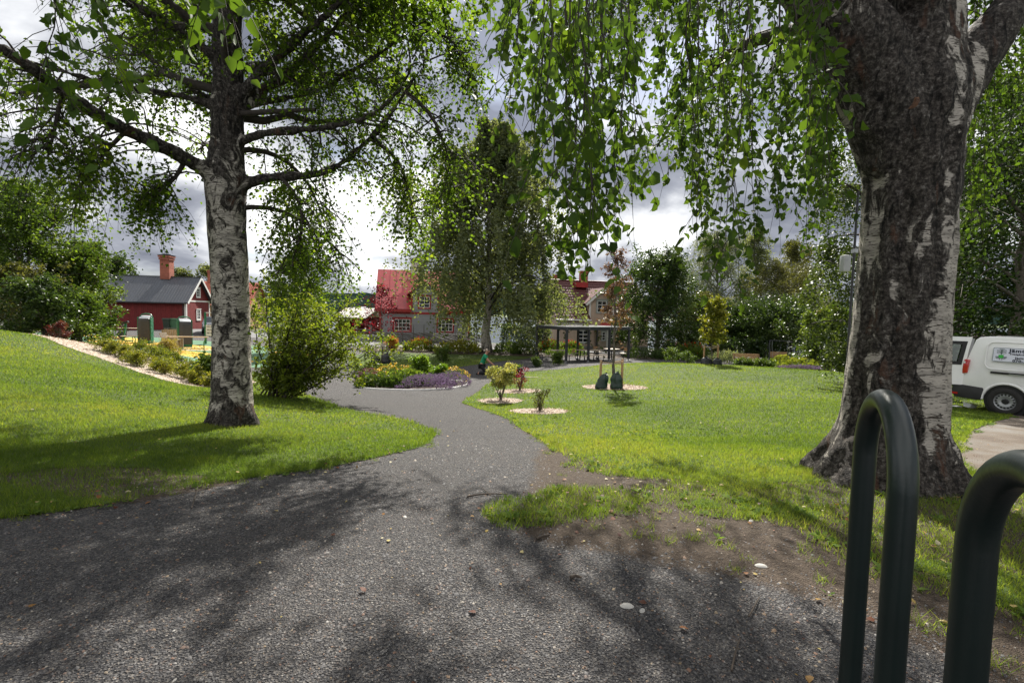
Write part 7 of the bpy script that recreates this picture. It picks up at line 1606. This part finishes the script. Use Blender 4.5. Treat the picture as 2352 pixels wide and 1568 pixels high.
# beds by the street
def strip_plants():
    r = np.random.default_rng(12)
    clump('day_lily', 'clump of red-orange lilies before the pole fence', 'flowers', at(964, 37.6), 1.15, .95, 1100, LM['yg2'], .26, 'narrow', LM['redflower'], 46, .075, 1.1, .4, seed=20)
    clump('day_lily', 'row of red-orange lilies left behind the pavilion', 'flowers', at(1266, 39.0), 1.1, .95, 1000, LM['mid'], .26, 'narrow', LM['redflower'], 46, .075, 1.12, .4, seed=21)
    clump('day_lily', 'row of red-orange lilies right behind the pavilion', 'flowers', at(1312, 39.2), .9, .9, 900, LM['mid'], .26, 'narrow', LM['redflower'], 40, .075, 1.12, .4, seed=22)
    clump('day_lily', 'orange-red lilies in tall green blades behind the lime sapling', 'flowers', at(1592, 37), 1.3, 1.2, 1500, LM['mid'], .34, 'narrow', LM['redflower'], 30, .075, 1.12, .5, seed=23)
    clump('peony', 'pink flowering clump left of the orange lilies', 'flowers', at(1545, 39), 1.0, 1.3, 900, LM['mid'], .16, 'oval', LM['pink'], 14, .12, 1.05, .5, seed=24)
    clump('lavender', 'grey-green lavender clump behind the stakes of the lime sapling', 'plant', at(1672, 35.5), 1.4, .9, 1200, LM['willow'], .25, 'narrow', seed=25)
    clump('hydrangea', 'yellow-green hydrangea bed near the big trunk', 'plant', at(1842, 29.5), 1.6, .8, 2400, LM['hyd'], .14, 'round', seed=26)
    clump('hydrangea', 'yellow-green hydrangea at the left end of the bed by the swing', 'plant', at(1800, 30.5), .8, .95, 1200, LM['hyd'], .14, 'round', seed=30)
    clump('catmint', 'low purple flowers edging the bed near the big trunk', 'flowers', at(1845, 28.2), 1.6, .42, 1500, LM['purple'], .09, 'narrow', LM['mauve'], 260, .04, 1.0, .45, seed=27)
    clump('perennial', 'green leafy planting left under the middle birch', 'plant', at(1165, 36.6), 1.0, .9, 1100, LM['mid'], .15, 'oval', seed=28); clump('perennial', 'green leafy planting right under the middle birch', 'plant', at(1205, 36.2), 1.0, 1.0, 1200, LM['mid'], .15, 'oval', seed=29)
    clump('ground_elder', 'pale green planting behind the pavilion chairs', 'plant', at(1300, 36.8), 1.7, .5, 1200, LM['mid'], .14, 'oval', seed=31)
    clump('rose_bush', 'dark leafy border right of the pavilion', 'plant', at(1485, 36.5), 1.7, .8, 1500, LM['deep'], .14, 'oval', seed=32); clump('rose_bush', 'dark leafy border under the round-headed tree', 'plant', at(1545, 37), 1.5, .7, 1200, LM['deep'], .14, 'oval', seed=33)
    words = ['first', 'second', 'third', 'fourth', 'fifth', 'sixth', 'seventh', 'eighth', 'ninth', 'tenth', 'eleventh', 'twelfth']
    for i in range(12):
        ox = 845 + i * 22
        clump('young_plant', f'young green plant in the dark planting strip, {words[i]} from the left', 'plant', at(ox, 37.6 - .05 * i), .32, .55 + .25 * r.random(), 130, LM['yg2'], .13, 'narrow', seed=40 + i, group='young plants in the street bed')
    clump('tall_grass', 'sunlit yellow-green grasses left of the middle birch', 'plant', at(1052, 36.6), 1.6, .85, 1300, LM['yellowgreen'], .28, 'narrow', seed=60)
strip_plants()
def kerb():
    pts = [at(ox, Y) for ox, Y in ((800, 40.4), (870, 39.8), (960, 39.4), (1072, 39.2), (1180, 39.2), (1300, 39.3), (1420, 39.5))]
    m = MB()
    for a, b in zip(pts[:-1], pts[1:]): m.bar(a + Vector((0, 0, .05)), b + Vector((0, 0, .05)), .14, .16)
    tag(m.build('kerb', plain('pale_kerb_stone', (.42, .41, .4), .8, .15)), 'pale kerb along the street', kind='structure')
kerb()
# ------------------------------------------------------------------ grass, gravel, chips, litter
GRASS = leaf_mat('grass_blade', [(.042, .072, .010), (.084, .13, .020), (.14, .182, .032), (.20, .21, .048), (.26, .22, .07)], .5, .7, tcol=(1.1, 1.12, .45), tboost=1.7)
def scatter(y0, y1, dens, r, field, xr=None):
    w1 = y1 * 1.14 + .4; n = int(dens * (2 * w1) * (y1 - y0)); x = r.uniform(-w1, w1, n); y = r.uniform(y0, y1, n); k = np.abs(x) < y * 1.14 + .4; x, y = x[k], y[k]
    f = field(x, y); return x, y, f
def blades(x, y, z, h, w, lean, r, rnd):
    n = len(x); a = r.uniform(0, 2 * math.pi, n); b = r.uniform(0, 2 * math.pi, n); V = np.empty((n, 3, 3), np.float32)
    dx, dy = np.cos(a) * w / 2, np.sin(a) * w / 2
    V[:, 0] = np.stack([x - dx, y - dy, z - .004], 1); V[:, 1] = np.stack([x + dx, y + dy, z - .004], 1); V[:, 2] = np.stack([x + np.cos(b) * lean * h, y + np.sin(b) * lean * h, z + h], 1)
    return V.reshape(-1, 3), rnd
def grass():
    r = np.random.default_rng(77); Vs = []; Rs = []
    def bare(x, y):   # worn, shaded ground: thin grass
        return np.clip(.78 - .9 * (trunk_soil(x, y) + .15) / .5, 0, .92)
    for y0, y1, dens, h, w in ((2.2, 5.2, 8000, .036, .0044), (5.2, 8, 3700, .034, .0064), (8, 13, 1250, .034, .0115), (13, 24.5, 300, .036, .023), (24.5, 32, 110, .04, .036)):
        x, y, f = scatter(y0, y1, dens, r, lawn_field)
        edge = .045 * np.clip(1.2 - y / 12, .2, 1); th = vnoise(x, y, 1.6, 3); zone = np.clip((8.5 - y) / 3, 0, 1) * np.clip((x + 0.5) / 1.0, 0, 1); thin = np.clip((f + .55) / .75, 0, 1) * zone; keep = (f < edge * r.random(len(x)) ** 2 + .12 * zone) & (r.random(len(x)) > thin ** .7 * (.75 + 1.2 * th)) & (r.random(len(x)) > bare(x, y) * .95 * (.7 + th))
        cf = chip_field(x, y); keep &= (cf > -.02)
        x, y, f = x[keep], y[keep], f[keep]; n = len(x); cl = vnoise(x, y, 2.2, 3) + .5; cl2 = vnoise(x + 50, y, .35, 3) + .5
        hh = h * r.uniform(.45, 1.35, n) * (.75 + .7 * np.clip(cl, 0, 1)) * (1 + .9 * np.exp(-np.abs(f) / .07) * (y < 14))
        rnd = .10 + .55 * cl * .75 + .9 * (cl2 - .4) * .7 + r.normal(0, .12, n) + .25 * (r.random(n) < .05)
        V, R1 = blades(x, y, G(x, y) + .005, hh, w * r.uniform(.7, 1.4, n), r.uniform(.15, 1.0, n), r, rnd); Vs.append(V); Rs.append(R1)
    # straggling tufts on soil and over the gravel edge
    x, y, f = scatter(2.0, 9, 14, r, lambda a, b: np.minimum(in_any(a, b, [DIRT]), np.abs(lawn_field(a, b)) - .16)); k = (f < 0) & (vnoise(x, y, 1.1, 3) > -.12); cx, cy = x[k], y[k]
    m = 26; x = np.repeat(cx, m) + r.normal(0, .03, len(cx) * m); y = np.repeat(cy, m) + r.normal(0, .03, len(cx) * m); s = np.repeat(r.uniform(.5, 1.5, len(cx)), m)
    V, R1 = blades(x, y, G(x, y) + .003, .05 * s * r.uniform(.4, 1.2, len(x)), .004 + 0 * x, r.uniform(.3, 1.2, len(x)), r, r.uniform(.1, .7, len(x))); Vs.append(V); Rs.append(R1)
    V = np.concatenate(Vs); o = mesh_np('grass', V, np.arange(len(V)).reshape(-1, 3), GRASS, attrs={'rnd': ('FACE', np.clip(np.concatenate(Rs), 0, 1))})
    tag(o, 'short mown grass blades covering the lawns', 'grass', kind='stuff')
grass()
def weeds():
    r = np.random.default_rng(78); pos, d, nr, sz, rn = [], [], [], [], []
    x, y, f = scatter(2.2, 11, 26, r, lawn_field); b = (f < .1) & ((np.abs(f) < .25) | (vnoise(x, y, .8, 3) > .13)); b |= (in_any(x, y, [DIRT]) < 0) & (r.random(len(x)) < .05); x, y = x[b], y[b]; gz_ = G(x, y)
    for i in range(len(x)):
        k = r.integers(5, 10); a = r.uniform(0, 6.28, k); e = r.uniform(.1, .7, k); s = r.uniform(.035, .075)
        pos.append(np.stack([x[i] + .012 * np.cos(a), y[i] + .012 * np.sin(a), np.full(k, gz_[i] + .008)], 1)); d.append(np.stack([np.cos(a) * np.cos(e), np.sin(a) * np.cos(e), np.sin(e)], 1)); nr.append(np.tile([0, 0, 1.], (k, 1)) + r.normal(0, .2, (k, 3))); sz.append(s * r.uniform(.6, 1.2, k)); rn.append(r.uniform(.3, .95, k))
    o = leaf_obj('weeds', LM['weed'], None, np.concatenate(pos), np.concatenate(d), np.concatenate(nr), np.concatenate(sz), np.concatenate(rn), 'oval'); tag(o, 'broad-leaved weeds and clover along the lawn edges', 'weeds', kind='stuff')
LM['weed'] = leaf_mat('weed_leaf', [(.03, .06, .012), (.055, .10, .016), (.085, .14, .025), (.12, .17, .04)], .4, .7, tboost=1.6, spec=.08)
weeds()
def gravel():
    r = np.random.default_rng(79); m, nt, N, L = new_mat('gravel_stone'); out = N('ShaderNodeOutputMaterial'); b = N('ShaderNodeBsdfPrincipled'); L(b.outputs[0], out.inputs[0]); at = N('ShaderNodeAttribute'); at.attribute_name = 'rnd'
    rp = ramp(N, L, at.outputs['Fac'], [(0, (.022, .022, .024)), (.5, (.06, .058, .06)), (.8, (.10, .095, .092)), (.9, (.13, .07, .045)), (.95, (.15, .11, .065)), (1, (.26, .25, .235))]); L(rp.outputs[0], b.inputs['Base Color']); b.inputs['Roughness'].default_value = .75
    base = np.array([[1, 0, 0], [0, 1, 0], [-1, 0, 0], [0, -1, 0], [0, 0, .8], [.2, .1, -.5]]); tri = np.array([[0, 1, 4], [1, 2, 4], [2, 3, 4], [3, 0, 4], [1, 0, 5], [2, 1, 5], [3, 2, 5], [0, 3, 5]])
    P_, S_ = [], []
    for y0, y1, dens, s in ((1.5, 2.6, 3000, .0042), (2.6, 4.2, 1500, .0048), (4.2, 7.5, 300, .006)):
        x, y, f = scatter(y0, y1, dens, r, lawn_field); k = ((f > -.05) | (trunk_soil(x, y) < -.1)) & (r.random(len(x)) > .75 * (in_any(x, y, [DIRT]) < -.1)) & (in_any(x, y, [PARK]) > 0); x, y = x[k], y[k]; P_.append(np.stack([x, y, G(x, y)], 1)); S_.append(s * r.lognormal(0, .38, len(x)))
    p = np.concatenate(P_); s = np.concatenate(S_); n = len(p); a = r.uniform(0, 6.28, n); ca, sa = np.cos(a), np.sin(a); ax = r.uniform(.6, 1.3, (n, 3)); jit = r.uniform(.7, 1.3, (n, 6, 1))
    B = base[None] * ax[:, None] * jit * s[:, None, None]; V = np.stack([B[..., 0] * ca[:, None] - B[..., 1] * sa[:, None], B[..., 0] * sa[:, None] + B[..., 1] * ca[:, None], B[..., 2]], -1) + p[:, None] + np.array([0, 0, .001])
    T = (np.arange(n)[:, None, None] * 6 + tri[None, :4]).reshape(-1, 3); rn = r.random(n) ** 1.0
    o = mesh_np('gravel', V.reshape(-1, 3), T, m, attrs={'rnd': ('FACE', np.repeat(rn, len(T) // n))}); tag(o, 'loose crushed stones on the near gravel path', 'gravel', kind='stuff')
gravel()
def chips():
    r = np.random.default_rng(80); CH = leaf_mat('wood_chip', [(.15, .085, .05), (.32, .235, .17), (.46, .37, .29), (.6, .53, .44)], .1, .8, tcol=(1, .8, .6), tboost=1.0)
    Ps = []
    for poly, dens in [(q, 620) for q in MULCH.values()] + [(SLOPE, 260), (ISLE_CHIP, 60), (CHIP_ROAD, 50)]:
        q = np.array(poly); x0, y0 = q.min(0) - .1; x1, y1 = q.max(0) + .1; n = int(dens * (x1 - x0) * (y1 - y0)); x = r.uniform(x0, x1, n); y = r.uniform(y0, y1, n)
        k = in_any(x, y, [poly], .06, 3.0) < .05 * r.random(n); Ps.append(np.stack([x[k], y[k], G(x[k], y[k]) + .016 + .012 * r.random(k.sum())], 1))
    p = np.concatenate(Ps); n = len(p); d = randdir(n, r) * [1, 1, .35]; nr = unit(randdir(n, r) * .6 + np.array([0, 0, 1])); far = np.clip(p[:, 1] / 15, 1, 2.4)
    o = leaf_obj('wood_chips', CH, None, p, d, nr, r.uniform(.03, .06, n) * far, r.random(n), 'oval'); tag(o, 'scattered pale wood chips on the mulch rings and slope', 'wood chips', kind='stuff')
chips()
def litter():
    r = np.random.default_rng(81); LT = leaf_mat('fallen_leaf', [(.05, .015, .008), (.16, .055, .02), (.26, .17, .045), (.34, .28, .10), (.36, .33, .22)], .25, .6, tcol=(1.1, .9, .5), tboost=1.0)
    x, y, f = scatter(1.6, 10, 26, r, lawn_field); k = r.random(len(x)) < np.where((np.abs(f) < .35) | (in_any(x, y, [DIRT]) < 0), 1.0, np.where(f > 0, .16, .25)); k &= r.random(len(x)) < np.clip(5 / y, .15, 1); x, y = x[k], y[k]; n = len(x)
    p = np.stack([x, y, G(x, y) + np.where(lawn_field(x, y) < 0, .03, .01)], 1); d = randdir(n, r) * [1, 1, .2]; nr = unit(randdir(n, r) * .35 + np.array([0, 0, 1]))
    o = leaf_obj('fallen_leaves', LT, None, p, d, nr, np.where(r.random(n) < .55, r.uniform(.010, .022, n), r.uniform(.022, .048, n)), r.random(n) ** 1.4, 'birch'); tag(o, 'fallen yellow and brown birch leaves on gravel and soil', 'leaves', kind='stuff')
    TW = plain('grey_brown_stick', (.05, .038, .028), .85, .4, 30)
    def stick(pts, rad, label):
        h = [hit(*q) for q in pts]; b = h[0]; root = empty('twig', b, 0, label, 'twig'); part('stem', TW, root, lambda m: m.tube([q - b + Vector((0, 0, .012 + .006 * (i % 2))) for i, q in enumerate(h)], [rad * (1 - .6 * i / len(h)) for i in range(len(h))], 6)); return root, b
    t, b = stick([(1072, 1143), (1095, 1140), (1122, 1136), (1145, 1138), (1166, 1137)], .008, 'dark forked twig lying across the middle of the path')
    q = [hit(1122, 1136), hit(1112, 1127), hit(1106, 1122)]; part('fork', TW, t, lambda m: m.tube([k - b + Vector((0, 0, .015)) for k in q], [.005, .004, .002], 5))
    stick([(1232, 1240), (1248, 1236), (1262, 1232)], .011, 'short pale stick at the corner of the bare soil'); stick([(1310, 1330), (1322, 1328), (1336, 1330)], .011, 'stubby broken stick in the shade on the gravel')
    stick([(1720, 1420), (1732, 1400), (1744, 1375)], .005, 'thin bent twig near the hoops'); stick([(1680, 1545), (1690, 1500), (1700, 1470)], .005, 'long thin twig at the bottom of the gravel'); stick([(440, 1170), (450, 1140), (455, 1118)], .005, 'pale thin twig standing out of the left lawn edge')
    ST = plain('pale_pebble', (.30, .29, .27), .7, .15, 20)
    for i, (ox, oy, s, lab) in enumerate([(1440, 1392, .03, 'largest pale pebble on the near gravel'), (1475, 1402, .018, 'smaller pale pebble beside the largest one'), (930, 1187, .018, 'white pebble in the sun on the path'), (1748, 1300, .03, 'pale flat stone in the brown soil'), (1725, 1196, .018, 'white stone at the edge of grass and soil')]):
        h = hit(ox, oy); m = MB(); m.lathe([(s * .3, -s * .3), (s * .9, -s * .1), (s, .1 * s), (s * .7, s * .4), (s * .2, s * .5)], 9, axis='z'); o = m.build('pebble', ST, smooth=True, loc=h); o.scale = (1.3, .8, .9); o.rotation_euler = (0, 0, i); tag(o, lab, 'stone')
litter()
